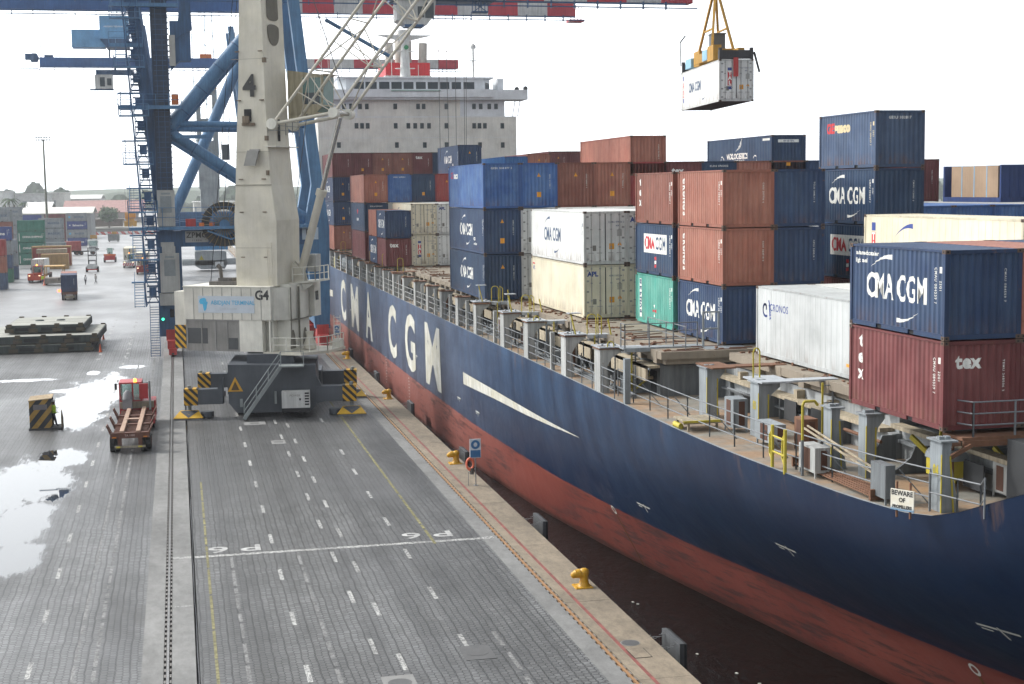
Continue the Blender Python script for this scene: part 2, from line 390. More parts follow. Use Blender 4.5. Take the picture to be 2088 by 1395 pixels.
    if kind == 'cronos':
        for k in range(26):
            a = k/25*5.2; r = .1+.045*a; x, y = -5.15+r*cos(a), .55+r*sin(a)
            poly_bm(bm, [(x-.045, y-.05), (x+.05, y-.045), (x+.045, y+.05), (x-.05, y+.045)], 0)
        for k in range(5): poly_bm(bm, [(-4.85+.04*k, .9-.17*k), (-4.75+.03*k, .93-.17*k), (-4.62+.02*k, .66-.12*k), (-4.72, .66-.14*k)], 0)
        poly_bm(bm, [(2.5, -1.02), (3.1, -1.02), (3.1, -.9), (2.5, -.9)], 1); return bm, [BLUEL, ORL]
    if kind == 'apls': t('APL', .32, 0, (-5.5, .78, 0), .03); poly_bm(bm, [(-5.85, 1.0), (-5.2, 1.0), (-5.4, 1.1), (-5.8, 1.1)], 1); return bm, [BLUEL, REDL]
    if kind in ('talside', 'talside2'):
        x = -5.25 if kind == 'talside' else -5.4
        poly_bm(bm, [(x-.17, -.5), (x+.17, -.5), (x+.17, .72), (x-.17, .72)], 1); poly_bm(bm, [(x-.17, .78), (x+.17, .78), (x+.17, 1.12), (x-.17, 1.12)], 0); poly_bm(bm, [(x-.17, -.9), (x+.17, -.9), (x+.17, -.56), (x-.17, -.56)], 0)
        for i, ch in enumerate('TAL'): t(ch, .42, 2, (x, .52-i*.38, .004), .05)
        if kind == 'talside': crescent(bm, -2.6, .85, 1.5, .55, 1, 0)
        else: t('CMA CGM', .95, 3, (-1.6, .05, 0), .03, .92, .95); crescent(bm, 1.4, -.85, 1.0, .4, -1, 3)
        return bm, [BLUEL, REDL, WHT, NAVL]
    if kind == 'wx':
        t('WXLOGISTICS', .55, 0, (-.2, 0, 0), .03, .95, 1.15); t('A.L.G-BOND INTL', .3, 0, (0, -.36, 0), .02)
        for k in range(9): a = .25+k*.1; poly_bm(bm, [(-.6+.12*k, .35+.03*k), (-.55+.12*k, .35+.03*k), (.1+.09*k, .5+.11*k), (.02+.09*k, .52+.11*k)], 0)
        for cx, r in ((-3.1, .42), (3.1, .4)):
            for k in range(12):
                a, b = k*pi/6, (k+.8)*pi/6; poly_bm(bm, [(cx+.8*r*cos(a), -.5+1.2*r*sin(a)), (cx+.93*r*cos(a), -.5+1.4*r*sin(a)), (cx+.93*r*cos(b), -.5+1.4*r*sin(b)), (cx+.8*r*cos(b), -.5+1.2*r*sin(b))], 0)
        poly_bm(bm, [(4.4, .95), (5.7, .95), (5.7, 1.1), (4.4, 1.1)], 0); t('Tara 4000', .26, 0, (-5.0, -.85, 0)); t('www.wxlog.net', .24, 0, (4.6, -.8, 0)); return bm, [WHT]
    if kind == 'maersk': t('MAERSK', .75, 0, (.7, 0, 0), .02, 1.1); poly_bm(bm, [(-2.5, -.3), (-1.9, -.3), (-1.9, .3), (-2.5, .3)], 1); return bm, [NAVL, SKYL]
    if kind == 'saf': t('Safmarine', .8, 0, (.3, 0, 0), .03, 1, 1.05); poly_bm(bm, [(-2.4, -.1), (-2.0, -.1), (-2.0, .2), (-2.4, .2)], 0); return bm, [WHT]
    if kind == 'china': t('CHINA SHIPPING', .62, 0, (.3, 0, 0), .03, 1, .95); poly_bm(bm, [(-2.75, -.9), (-2.6, -.9), (-2.6, .9), (-2.75, .9)], 0); return bm, [WHT]
    if kind == 'heart': poly_bm(bm, [(-.5, .6), (0, .2), (.5, .6), (.25, .85), (0, .7), (-.25, .85)], 1); t('DELMAS', .4, 0, (0, -.3, 0), .03); return bm, [WHT, REDL]
    raise KeyError(kind)
def endart(kind, h, num):
    bm = bmesh.new(); t = lambda s, sz, mi=0, off=(0, 0, 0), bold=.02, sp=1.0: bm_add(bm, text_bm(s, sz, bold*sz, sp), mi, off)
    def vnum(s, x, z, sz=.115):
        b2 = text_bm(s, sz, .002, 1.25)
        for v in b2.verts: v.co = V((v.co.y, -v.co.x, 0))
        bm_add(bm, b2, 0, (x, z, 0))
    if 'tex' in kind: t('tex', .55, 0, (-.42, h*.5-.62, 0), .05, 1.1)
    if 'v' in kind.split('+'): vnum(num, .72, .25)
    if 'h' in kind.split('+'): t(num, .17, 0, (0, h*.5-.33, 0), .02, 1.2)
    if 'tri' in kind: poly_bm(bm, [(-.12, .55), (.12, .55), (0, .8)], 1)
    if 'org' in kind: poly_bm(bm, [(-.14, -.75), (.14, -.75), (.14, -.42), (-.14, -.42)], 1)
    if 'door' in kind:
        poly_bm(bm, [(.22, -.62), (.5, -.62), (.5, -.3), (.22, -.3)], 1); poly_bm(bm, [(.68, -.42), (.94, -.42), (.81, -.2)], 1); poly_bm(bm, [(-.72, -.7), (-.52, -.7), (-.52, -.4), (-.72, -.4)], 3)
        t(num, .13, 4, (.62, .85, 0), .01); t('45R1', .12, 4, (.72, .65, 0), .01)
        for i in range(6): poly_bm(bm, [(.66, .1+i*.06), (.95, .1+i*.06), (.95, .13+i*.06), (.66, .13+i*.06)], 3)
    if 'apl' in kind: t('APL', .36, 2, (-.72, h*.5-.5, 0), .05)
    if 'tal' in kind:
        poly_bm(bm, [(-.62, -.35), (-.3, -.35), (-.3, .62), (-.62, .62)], 5); poly_bm(bm, [(-.62, .68), (-.3, .68), (-.3, .88), (-.62, .88)], 2); poly_bm(bm, [(-.62, -.61), (-.3, -.61), (-.3, -.41), (-.62, -.41)], 2)
        for i, ch in enumerate('TAL'): t(ch, .36, 0, (-.46, .46-i*.32, .004), .05)
    if 'cap' in kind: t('CAPITAL', .3, 0, (-.4, .9, 0), .04); t('GAZU', .2, 0, (.7, .9, 0), .02)
    if 'plate' in kind: poly_bm(bm, [(-.75, h*.5-.5), (.75, h*.5-.5), (.75, h*.5-.3), (-.75, h*.5-.3)], 0); t('HH 637292', .16, 4, (0, h*.5-.4, .003), .02)
    return bm, [WHT, ORL, BLUEL, GRL, NAVL, REDL]
ARTC = {}
def container(label, x, y, z, L, h, col, kind='dry', side=None, end='v', num='CMAU 084559 7', rust=.3, group='containers stacked on the ship', rz=0, parent=None, name=None):
    R = cmesh(L, h, kind)
    nm = name or ('refrigerated_container' if kind == 'reefer' else 'shipping_container')
    t = thing(nm, label, 'container', (x, y, z), rz, group)
    pm = cmat(col, rust); fm = paint('frame_'+col, tuple(a*.85 for a in COL[col][0]), .6, .75, .2)
    place(R['frame'], 'frame', [fm], t, objmat=True)
    for q in R['cpos']: place(R['corner_casting'], 'corner_casting', [CAST, HOLE], t, None, Matrix.Translation(q))
    for x_, y_ in R['ppos']: place(R['pocket'], 'forklift_pocket', [HOLE], t, None, Matrix.Translation((x_, y_, 0)))
    for s in (0, 1):
        place(R['side%d' % s], 'side_panel', [pm], t, objmat=True)
        e = place(R['end%d' % s], 'door' if kind in ('reefer', 'doors') else 'end_panel', [pm], t, objmat=True)
        for bn, bm_ in R.get('bar%d' % s, ()): place(bm_, bn, [STEELBAR, HOLE], e)
    place(R['roof'], 'roof', [pm], t, objmat=True); place(R['floor'], 'floor', [plain('container_underside', (.09, .07, .06), .8)], t)
    if side:
        M = Matrix(((0, 0, -1, .028), (-1, 0, 0, L/2), (0, 1, 0, h/2), (0, 0, 0, 1)))
        k = (side, L, h, kind)
        if k in ARTC: place(ARTC[k], 'lettering', [], t, None, M)
        else:
            bm, ms = art(side, L, h, 0); P = R['P']; f = dfun(P)
            cuts = [L/2-s for s, _ in P] if kind != 'reefer' else None
            o = stick(bm, 'lettering', M, cuts, (lambda u: f(L/2-u)) if kind != 'reefer' else None, ms, t); ARTC[k] = o.data
    if end:
        M = Matrix(((1, 0, 0, WID/2), (0, 0, -1, .035), (0, 1, 0, h/2), (0, 0, 0, 1)))
        k = ('e', end, num, h, kind)
        if k in ARTC: place(ARTC[k], 'marking', [], t, None, M)
        else:
            bm, ms = endart(end, h, num); P = R['E']; f = dfun(P)
            flat = kind in ('reefer', 'doors')
            o = stick(bm, 'marking', M, None if flat else [s-WID/2 for s, _ in P], None if flat else (lambda u: f(u+WID/2)), ms, t); ARTC[k] = o.data
    return t
# ---------------------------------------------------------------- container stow on the ship
HATCH = 9.2; S1 = 2.591; HC = 2.896; GP = .02
BAY = {'A': (38.0, 18.77), 'C': (46.0, 18.85), 'E': (62.1, 18.85), 'F': (68.9, 18.85), 'W': (77.1, 19.05), 'L': (92.3, 19.12), 'J': (136.5, 18.92), 'I': (142.7, 18.92), 'N': (150.0, 18.7), 'K': (179.0, 18.55)}
def ship_c(bay, row, tier, hh, L, col, label, kind='dry', side=None, end='v', num='CMAU 084559 7', rust=.3, zb=None, dz=0):
    y, r0 = BAY[bay]; h = HC if hh == 'H' else S1
    z = HATCH+tier*(h+GP) if zb is None else zb
    return container(label, r0+row*2.45, y, z+dz, L, h, col, kind, side, end, num, rust)
D20, D40 = 6.058, 12.192
ship_c('A', 1, 0, 'S', D20, 'maroon', 'maroon container with tex in white on end and side, under the nearest dark blue one', side='texv', end='tex+v', num='TEMU 248506 2')
ship_c('A', 1, 1, 'S', D20, 'cma', 'nearest dark blue container with big white lettering, on the maroon one by the stern', side='cmab', num='CMAU 084559 7', rust=.15)
ship_c('A', 2, 0, 'S', D20, 'maroon', 'maroon container behind the nearest maroon one, at the far right', end='v', num='TEMU 331907 4')
ship_c('A', 2, 1, 'S', D20, 'brown', 'container with pinkish brown roof right beside the nearest dark blue one', end='v', num='TRLU 902211 5')
ship_c('A', 3, 1, 'S', D20, 'cma', 'blue container beyond the pinkish brown roof at the far right', end='v', num='CMAU 120031 8')
ship_c('C', 2, 0, 'H', D40, 'pale', 'long white refrigerated container with a blue seahorse and CRONOS, low behind the nearest pair', 'reefer', 'cronos', 'door', 'CRSU 615522 0', .1)
ship_c('C', 3, 0, 'H', D40, 'white', 'white container roof seen just behind the one with the blue seahorse', 'reefer', None, 'door', 'CRSU 610077 3', .15)
ship_c('C', 4, 0, 'H', D40, 'white', 'white container under the long cream one, mostly hidden', 'reefer', None, 'door', 'TLLU 100457 0', .15)
ship_c('C', 4, 1, 'H', D40, 'cream', 'long cream refrigerated container with red T square and blue swoosh at the far right', 'reefer', 'talside', 'door', 'TLLU 104271 7', .4)
ship_c('E', 2, 0, 'S', D20, 'cma', 'blue container with white swooshes at the foot of the two pinkish brown ones', side='cma', num='ECMU 160338 1')
ship_c('E', 2, 1, 'S', D20, 'brown', 'lower of two pinkish brown containers with white vertical letters', side='cronosv', num='CAIU 264710 0', rust=.12)
ship_c('E', 2, 2, 'S', D20, 'brown', 'upper of two pinkish brown containers with white vertical letters', side='cronosv', num='CAIU 257736 6', rust=.12)
ship_c('E', 3, 0, 'S', D20, 'cma', 'dark blue container low behind the white seahorse one, beside the blue one with swooshes', num='ECMU 900113 4')
ship_c('E', 3, 1, 'S', D20, 'cma', 'plain blue container end beside the lower pinkish brown container', num='GESU 259018 1', rust=.2)
ship_c('E', 3, 2, 'S', D20, 'cma', 'plain blue container end beside the upper pinkish brown container', num='TCLU 248611 5', rust=.2)
ship_c('E', 5, 0, 'S', D20, 'maroon', 'maroon container at the foot of the tallest stack, mostly hidden', num='TRLU 100291 2')
ship_c('E', 5, 1, 'S', D20, 'dblue', 'dark blue container with red lettering on a white panel in the tallest stack', side='cmabox', num='CMCU 218807 9')
ship_c('E', 5, 2, 'S', D20, 'dblue', 'blue container with big white lettering just below the rusty top one', side='cma', num='CMAU 112405 8')
ship_c('E', 5, 3, 'S', D20, 'steel', 'rusty steel blue container with red and cream lettering topping the tallest stack', side='geseaco', end='h', num='GESU 302817', rust=.62)
ship_c('F', 2, 0, 'S', D20, 'teal', 'turquoise green container with white vertical panel at the foot of its stack', side='delmas', num='ECMU 130998 7', rust=.15)
ship_c('F', 2, 1, 'S', D20, 'dblue', 'blue container with red and blue lettering on white, on the turquoise one', side='cmabox', num='ECMU 144601 2')
ship_c('F', 2, 2, 'S', D20, 'rust', 'dull maroon container with white vertical tex, left of the upper pinkish brown one', side='texv', num='TEXU 510283 6')
ship_c('W', 1, 0, 'H', D40, 'cream', 'cream white container with blue APL on its doors, below a similar one', 'reefer', 'apls', 'door+apl', 'APRU 502264 1', .45)
ship_c('W', 1, 1, 'H', D40, 'white', 'white rust-edged container with navy lettering and swooshes on its side', 'reefer', 'cmaw', 'door', 'CGMU 494025 3', .55)
ship_c('W', 2, 0, 'H', D40, 'cream', 'cream reefer doors right of the APL doors, lower, half hidden by the turquoise container', 'reefer', None, 'door', 'CGMU 500341 8', .4)
ship_c('W', 2, 1, 'H', D40, 'white', 'white reefer doors with APL in blue at the edge of the dull maroon container', 'reefer', None, 'door+apl', 'APRU 488120 5', .4)
for r_, lb in ((9, 'blue container roof under the flat rack with the tan crate'), (10, 'blue container roof under the right part of the tan crate'), (11, 'blue container roof under the right end of the flat rack')):
    ship_c('W', r_, 1, 'H', D40, 'blue', lb, num='CMAU 77%d120 1' % r_)
ship_c('L', 0, 0, 'H', D40, 'dblue', 'blue container with white swooshes at the foot of the three-high blue stack', side='cma', end='v+tri', num='ECMU 984410 1', rust=.2)
ship_c('L', 0, 1, 'H', D40, 'cma', 'dark blue container with eco lettering in the middle of the three-high blue stack', side='cma40', end='v+tri+org', num='CMAU 400318 7', rust=.15)
ship_c('L', 0, 2, 'H', D40, 'blue', 'faded bright blue container topping the three-high stack at the ship side', side='geseaco40', end='h', num='GESU 514 877 3', rust=.25)
ship_c('L', 1, 0, 'H', D40, 'white', 'lower white reefer end just right of the three-high blue stack', 'reefer', None, 'door', 'CGMU 300418 0', .3)
ship_c('L', 1, 1, 'H', D40, 'white', 'upper white reefer end just right of the three-high blue stack', 'reefer', None, 'door', 'CGMU 300981 6', .3)
ship_c('L', 1, 2, 'H', D40, 'blue', 'bright blue container end with orange sticker, second in the upper row', end='v+tri+org', num='GESU 611380 2', rust=.2)
ship_c('L', 2, 2, 'H', D40, 'rust', 'brown container end right of the bright blue one in the upper row', end='v+tri', num='CAIU 840915 3', rust=.15)
ship_c('L', 3, 2, 'H', D40, 'brown', 'lighter brown container end left of the red one in the upper row', end='v+tri+org', num='TCNU 780224 6', rust=.15)
ship_c('L', 4, 2, 'H', D40, 'red', 'red container end under the lone brown container that stands on top', num='TGHU 901173 1', rust=.1)
ship_c('L', 4, 3, 'S', D40, 'brown', 'lone pinkish brown container standing one tier above its neighbours', num='CAXU 701366 0', rust=.15)
ship_c('L', 5, 2, 'H', D40, 'maroon', 'dark maroon container end with white tex, right of the red one', end='tex+v', num='TEMU 710339 9')
ship_c('L', 6, 2, 'H', D40, 'dblue', 'dark blue container end with white number, between maroon and brown ends', end='h', num='CLHU 8765432')
ship_c('L', 7, 2, 'H', D40, 'brown', 'brown container end left of the one under the winged logo container', num='CAIU 811120 4')
ship_c('L', 8, 2, 'H', D40, 'rust', 'orange brown container end under the dark blue container with winged logo', end='v+tri', num='TCNU 609811 5')
ship_c('L', 8, 3, 'S', D40, 'dblue', 'dark blue container with white winged logo and logistics lettering, on the top tier', side='wx', end='plate+org', num='X')
ship_c('L', 9, 2, 'H', D40, 'cma', 'blue container end left of the tallest rusty blue stack, upper row', num='CMAU 700128 0')
ship_c('L', 12, 2, 'H', D40, 'maroon', 'maroon container end right of the tallest stack, against the sky', end='v+tri', num='TEMU 890011 7')
ship_c('J', 0, 0, 'S', D20, 'maroon', 'maroon container with white tex, under a blue one by the ship rail', side=None, end='tex+v', num='TEXU 291100 3')
ship_c('J', 0, 1, 'S', D20, 'cma', 'blue container on the maroon tex one by the ship rail', side='cma', num='CMAU 051182 4')
ship_c('I', 0, 0, 'S', D20, 'cma', 'blue container with white side lettering, lower, behind the maroon tex one', side='cma', num='CMAU 051182 4')
ship_c('I', 0, 1, 'S', D20, 'brown', 'red brown container side behind the blue one by the ship rail', num='CMAU 051182 4')
ship_c('J', 1, 0, 'H', D40, 'cream', 'cream reefer doors with red and blue TAL panel', 'reefer', None, 'door+tal', 'TLLU 201145 0', .5)
ship_c('J', 1, 1, 'H', D40, 'cream', 'cream reefer doors above the red and blue TAL panel', 'reefer', 'cmaw', 'door', 'CGMU 201777 1', .5)
ship_c('J', 2, 0, 'H', D40, 'white', 'white reefer doors right of the TAL panel', 'reefer', None, 'door', 'CGMU 290412 2', .35)
ship_c('J', 2, 1, 'H', D40, 'white', 'white reefer doors with APL, upper, left of the blue three-high stack', 'reefer', None, 'door+apl', 'APRU 211100 9', .35)
ship_c('N', 0, 0, 'H', D40, 'maroon', 'dull maroon container side at the foot of the stack by the rail', num='TEMU 600481 8')
ship_c('N', 0, 1, 'H', D40, 'dblue', 'blue container with red heart mark between brown and maroon ones by the rail', side='heart', end='h', num='VOLU 8181655')
ship_c('N', 0, 2, 'H', D40, 'brown', 'orange brown container topping the stack with the red heart mark', end='v+tri+org', num='CAIU 810022 4')
ship_c('N', 1, 2, 'H', D40, 'blue', 'bright blue container end in the row behind the white reefers', end='h', num='GESU 5678901')
ship_c('N', 2, 2, 'H', D40, 'dblue', 'dark blue container end in the row behind the white reefers', end='v+org', num='CMAU 808213 6')
ship_c('N', 3, 2, 'H', D40, 'red', 'bright red container end in the row behind the white reefers', end='tri', num='TGHU 1')
ship_c('N', 4, 2, 'H', D40, 'cma', 'blue container hidden under the raised blue one in front of the deckhouse', num='CMAU 808213 6')
ship_c('N', 4, 3, 'H', D40, 'cma', 'raised blue container with white lettering in front of the deckhouse', side='cma40', end='v+tri', num='CMAU 808213 6')
ship_c('N', 5, 2, 'H', D40, 'green', 'green container doors with small white lettering', 'doors', None, 'cap', 'CAPU 1')
ship_c('N', 6, 3, 'S', D40, 'bblue', 'sky blue container beside the green doors, in front of the deckhouse', num='TTNU 501188 9')
ship_c('N', 7, 3, 'S', D40, 'brown', 'brown container on the top tier right of the sky blue one', end='v+tri', num='CAIU 442190 7', dz=.25)
ship_c('K', 0, 0, 'H', D40, 'brown', 'orange brown container at the foot of the farthest rail-side stack', num='CAIU 442190 7', end='v+tri')
ship_c('K', 0, 1, 'H', D40, 'cma', 'lower of two blue containers in the farthest rail-side stack', side='cma', end='v+tri+org')
ship_c('K', 0, 2, 'H', D40, 'navy', 'upper of two blue containers in the farthest rail-side stack', side='cma', end='v+tri+org')
ship_c('K', 0, 3, 'H', D40, 'maroon', 'maroon container topping the farthest rail-side stack', num='TEMU 600481 8')
ship_c('K', 1, 3, 'H', D40, 'maroon', 'second maroon container of the farthest top row', end='v+org', num='TEMU 600481 8')
ship_c('K', 2, 3, 'H', D40, 'rust', 'third container of the farthest top row, brown', end='v+tri+org', num='CAIU 442190 7')
ship_c('K', 3, 3, 'H', D40, 'rust', 'fourth container of the farthest top row, brown', end='v+tri+org', num='CAIU 442191 7')
ship_c('K', 4, 3, 'H', D40, 'maroon', 'maroon container with white tex in the farthest top row', end='tex+v', num='TEMU 600481 8')
ship_c('K', 5, 3, 'H', D40, 'dblue', 'sliver of blue container left of the raised blue one', num='CMAU 808213 6')
ship_c('K', 11, 3, 'H', D40, 'maroon', 'maroon container end left of the lone brown container on top, against the sky', end='v+tri', num='TEMU 600481 8')
ship_c('K', 12, 3, 'H', D40, 'maroon', 'second maroon end at the left foot of the lone brown container on top', end='v', num='TEMU 600481 8')
# flat rack with a crate
p = AY(2040, 418, 82.0); fx, fy = p.x, 82.0
t = thing('flat_rack', 'dark blue flat rack with tall end walls at the far right, carrying a tan crate', 'flat rack', (fx, fy, 15.06))
bl = paint('flat_rack_blue', (.03, .06, .18), .6, .5, .3)
MB().box(0, 0, 0, WID, 7.0, .3).build('deck', bl, t)
for yy in (0, 6.85): b = MB(); b.box(0, yy, .3, WID, yy+.15, 2.3); [b.box(x, yy-.03, .3, x+.12, yy, 2.3) for x in (0, .6, 1.2, 1.8, WID-.12)]; b.build('end_wall', bl, t)
c_ = thing('wooden_crate', 'large tan crate tied with light blue straps at the far right', 'crate', (fx+.1, fy+.5, 15.37))
MB().box(0, 0, 0, 2.2, 5.6, 1.95).build('crate_body', paint('tan_board', (.36, .25, .16), .8, 0, .12), c_)
for yy in (1.3, 2.8, 4.3): b = MB(); b.box(-.012, yy-.04, 0, 0, yy+.04, 1.97); b.box(-.012, yy-.04, 1.955, 2.2, yy+.04, 1.97); b.build('strap', plain('light_blue_strap', (.2, .42, .6), .6), c_)
# ---------------------------------------------------------------- ground, quay, water
EDGE = 16.3; WATER = -1.9
def mth(t, op, a, b=None, clamp=False):
    n = t.nodes.new('ShaderNodeMath'); n.operation = op; n.use_clamp = clamp
    for i, v in ((0, a), (1, b)):
        if v is None: continue
        if hasattr(v, 'links'): lk(t, v, n.inputs[i])
        else: n.inputs[i].default_value = v
    return n.outputs[0]
def pave_mat():
    m, t, b = nodes('block_paving'); v = coords(t, rnd=False)
    sp = t.nodes.new('ShaderNodeSeparateXYZ'); lk(t, v, sp.inputs[0])
    tri = mth(t, 'PINGPONG', sp.outputs[1], .14)
    xx = mth(t, 'ADD', mth(t, 'ADD', sp.outputs[0], mth(t, 'MULTIPLY', tri, .5)), mth(t, 'MULTIPLY', noise(t, coords(t, (.7, .7, 1), False), 1, 3), .22))
    cb = t.nodes.new('ShaderNodeCombineXYZ'); lk(t, sp.outputs[1], cb.inputs[0]); lk(t, xx, cb.inputs[1])
    br = t.nodes.new('ShaderNodeTexBrick'); lk(t, cb.outputs[0], br.inputs[0])
    br.offset = .5; br.inputs['Scale'].default_value = 1; br.inputs['Brick Width'].default_value = .28; br.inputs['Row Height'].default_value = .245
    br.inputs['Mortar Size'].default_value = .026; br.inputs['Mortar Smooth'].default_value = .5
    br.inputs['Color1'].default_value = (.165, .168, .168, 1); br.inputs['Color2'].default_value = (.12, .122, .122, 1); br.inputs['Mortar'].default_value = (.02, .02, .02, 1)
    c = br.outputs['Color']
    c = nmix(t, 1, c, ramp(t, noise(t, coords(t, (.16, .1, .1), False), 1, 5, .65), (.32, .6), (.66, 1.2)), 'MULTIPLY')
    c = nmix(t, 1, c, ramp(t, noise(t, coords(t, (1.1, .35, 1), False), 1, 6, .7), (.3, .72), (.62, 1.08)), 'MULTIPLY')
    yy_ = mth(t, 'ADD', sp.outputs[1], mth(t, 'MULTIPLY', noise(t, coords(t, (1.1, .3, 1), False), 1, 4), 2.2))
    zone = mth(t, 'MULTIPLY', ramp(t, mth(t, 'MULTIPLY', mth(t, 'SUBTRACT', yy_, 77.2), .5), (0, 0), (.35, 1)), ramp(t, mth(t, 'MULTIPLY', mth(t, 'SUBTRACT', 130, sp.outputs[1]), .03), (0, 0), (1, 1)))
    c = nmix(t, mth(t, 'MULTIPLY', zone, .5), c, (.085, .086, .088))
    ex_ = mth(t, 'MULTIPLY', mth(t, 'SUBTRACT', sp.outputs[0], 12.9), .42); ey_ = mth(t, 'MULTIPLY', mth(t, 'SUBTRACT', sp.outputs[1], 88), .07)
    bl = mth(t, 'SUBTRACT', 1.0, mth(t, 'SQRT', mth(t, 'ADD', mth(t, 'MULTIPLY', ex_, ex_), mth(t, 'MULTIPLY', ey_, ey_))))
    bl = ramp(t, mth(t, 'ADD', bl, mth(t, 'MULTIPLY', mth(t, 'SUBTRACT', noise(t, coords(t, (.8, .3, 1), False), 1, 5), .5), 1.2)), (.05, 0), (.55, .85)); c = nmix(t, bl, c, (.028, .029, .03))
    # tyre-darkened lanes running along the quay, and arcs of scuffed rubber
    st = ramp(t, noise(t, coords(t, (.9, .012, 1), False), 1, 3, .5), (.42, .68), (.6, 1))
    c = nmix(t, 1, c, st, 'MULTIPLY')
    w = t.nodes.new('ShaderNodeTexWave'); w.wave_type = 'RINGS'; w.rings_direction = 'Z'; w.inputs['Scale'].default_value = .55; w.inputs['Distortion'].default_value = 3; w.inputs['Detail'].default_value = 3
    mp = t.nodes.new('ShaderNodeMapping'); mp.inputs['Location'].default_value = (-1.5, -84, 0); lk(t, v, mp.inputs[0]); lk(t, mp.outputs[0], w.inputs[0])
    ar = mth(t, 'MULTIPLY', ramp(t, w.outputs[0], (.78, 0), (.95, 1)), ramp(t, noise(t, coords(t, (.09, .05, 1), False), 1, 2), (.42, 0), (.52, .6)))
    c = nmix(t, ar, c, (.06, .06, .06))
    # oil / dark patches near the kerb at the far right
    ok = ramp(t, noise(t, coords(t, (.22, .09, 1), False), 1.3, 4, .6), (.62, 0), (.72, .55))
    c = nmix(t, ok, c, (.05, .047, .042))
    # blocks laid and joints washed out farther away: plain grey concrete fields
    far = mth(t, 'MULTIPLY', mth(t, 'SMOOTH_MIN', 1, 1) if False else ramp(t, mth(t, 'MULTIPLY', mth(t, 'SUBTRACT', sp.outputs[1], 165), .05), (0, 0), (1, 1)), 1)
    conc = nmix(t, 1, (.235, .237, .24), ramp(t, noise(t, coords(t, (.05, .02, 1), False), 1, 6, .6), (.3, .78), (.7, 1.12)), 'MULTIPLY')
    c = nmix(t, mth(t, 'MULTIPLY', far, .8), c, conc)
    # standing water
    wet = None; nz = noise(t, coords(t, (.55, .16, 1), False), 1, 7, .72)
    for px, py, rx, ry in PUD:
        g = G(px, py); rxw = rx*g.y/FPX; a = G(px, py-ry).y-G(px, py+ry).y; ryw = a/2
        dx = mth(t, 'MULTIPLY', mth(t, 'SUBTRACT', sp.outputs[0], g.x), 1/rxw); dy = mth(t, 'MULTIPLY', mth(t, 'SUBTRACT', sp.outputs[1], g.y), 1/ryw)
        d = mth(t, 'SQRT', mth(t, 'ADD', mth(t, 'MULTIPLY', dx, dx), mth(t, 'MULTIPLY', dy, dy)))
        wv = mth(t, 'SUBTRACT', 1.0, d); wet = wv if wet is None else mth(t, 'MAXIMUM', wet, wv)
    wet = mth(t, 'ADD', wet, mth(t, 'MULTIPLY', mth(t, 'SUBTRACT', nz, .5), 2.0)); wet = mth(t, 'ADD', wet, mth(t, 'MULTIPLY', mth(t, 'SUBTRACT', noise(t, coords(t, (4, .5, 1), False), 1, 3), .5), .5)); wet = mth(t, 'ADD', wet, mth(t, 'MULTIPLY', br.outputs['Fac'], .12))
    wm = ramp(t, wet, (.0, 0), (.12, 1)); damp = ramp(t, wet, (-.0, 0), (.0, 0)) if False else ramp(t, mth(t, 'ADD', wet, .3), (0, 0), (.35, 1))
    c = nmix(t, mth(t, 'MULTIPLY', damp, .45), c, (.05, .05, .052)); c = nmix(t, wm, c, (.02, .022, .024)); lk(t, c, b.inputs['Base Color'])
    rg = ramp(t, noise(t, coords(t, (.1, .06, 1), False), 1, 4), (.35, .38), (.65, .55))
    rr = nmix(t, mth(t, 'MULTIPLY', damp, .6), rg, (.3, .3, .3)); rr = nmix(t, wm, rr, (.015, .015, .015)); lk(t, rr, b.inputs['Roughness'])
    b.inputs['IOR'].default_value = 1.5
    bp = t.nodes.new('ShaderNodeBump'); bp.inputs['Distance'].default_value = .02
    lk(t, mth(t, 'MULTIPLY', mth(t, 'SUBTRACT', 1.0, wm), mth(t, 'MULTIPLY', mth(t, 'SUBTRACT', 1.0, far), .8)), bp.inputs['Strength'])
    lk(t, mth(t, 'SUBTRACT', 1.0, br.outputs['Fac']), bp.inputs['Height']); lk(t, bp.outputs[0], b.inputs['Normal'])
    return m
PUD = [(170, 822, 58, 50), (218, 795, 42, 36), (125, 935, 48, 20), (60, 985, 80, 48), (45, 1065, 60, 45), (30, 1140, 50, 35), (190, 761, 13, 4), (270, 748, 27, 3.2), (45, 776, 70, 3), (140, 797, 40, 4)]
def conc_mat(name, col, dark=.45, sc=1.0):
    m, t, b = nodes(name)
    c = nmix(t, 1, col, ramp(t, noise(t, coords(t, (.25*sc, .12*sc, .3), False), 1, 6, .7), (.3, .62), (.66, 1.15)), 'MULTIPLY')
    c = nmix(t, 1, c, ramp(t, noise(t, coords(t, (2.5*sc, 1.2*sc, 2), False), 1, 8, .8), (.3, 1-dark), (.6, 1.06)), 'MULTIPLY')
    lk(t, c, b.inputs['Base Color']); b.inputs['Roughness'].default_value = .75
    bp = t.nodes.new('ShaderNodeBump'); bp.inputs['Strength'].default_value = .25; bp.inputs['Distance'].default_value = .02
    lk(t, noise(t, coords(t, (9, 9, 9), False), 1, 6, .8), bp.inputs['Height']); lk(t, bp.outputs[0], b.inputs['Normal'])
    return m
GREYC = conc_mat('rail_beam_concrete', (.20, .20, .195), .3); TANC = conc_mat('quay_edge_concrete', (.25, .205, .15), .45); WORN = conc_mat('worn_kerb_concrete', (.2, .185, .155), .6, 1.6)
PAVE = pave_mat()
pv = MB(); YF = 622.0
pv.box(-60, -30, -4, -1.72, YF, 0); pv.box(.25, -30, -4, 13.45, YF, 0)
struct(pv.build('pavement', PAVE))
rb = MB()
for x0, x1 in ((-1.72, -.98), (-.70, .12), (13.45, 14.16)): rb.box(x0, -30, -4, x1, YF, .006)
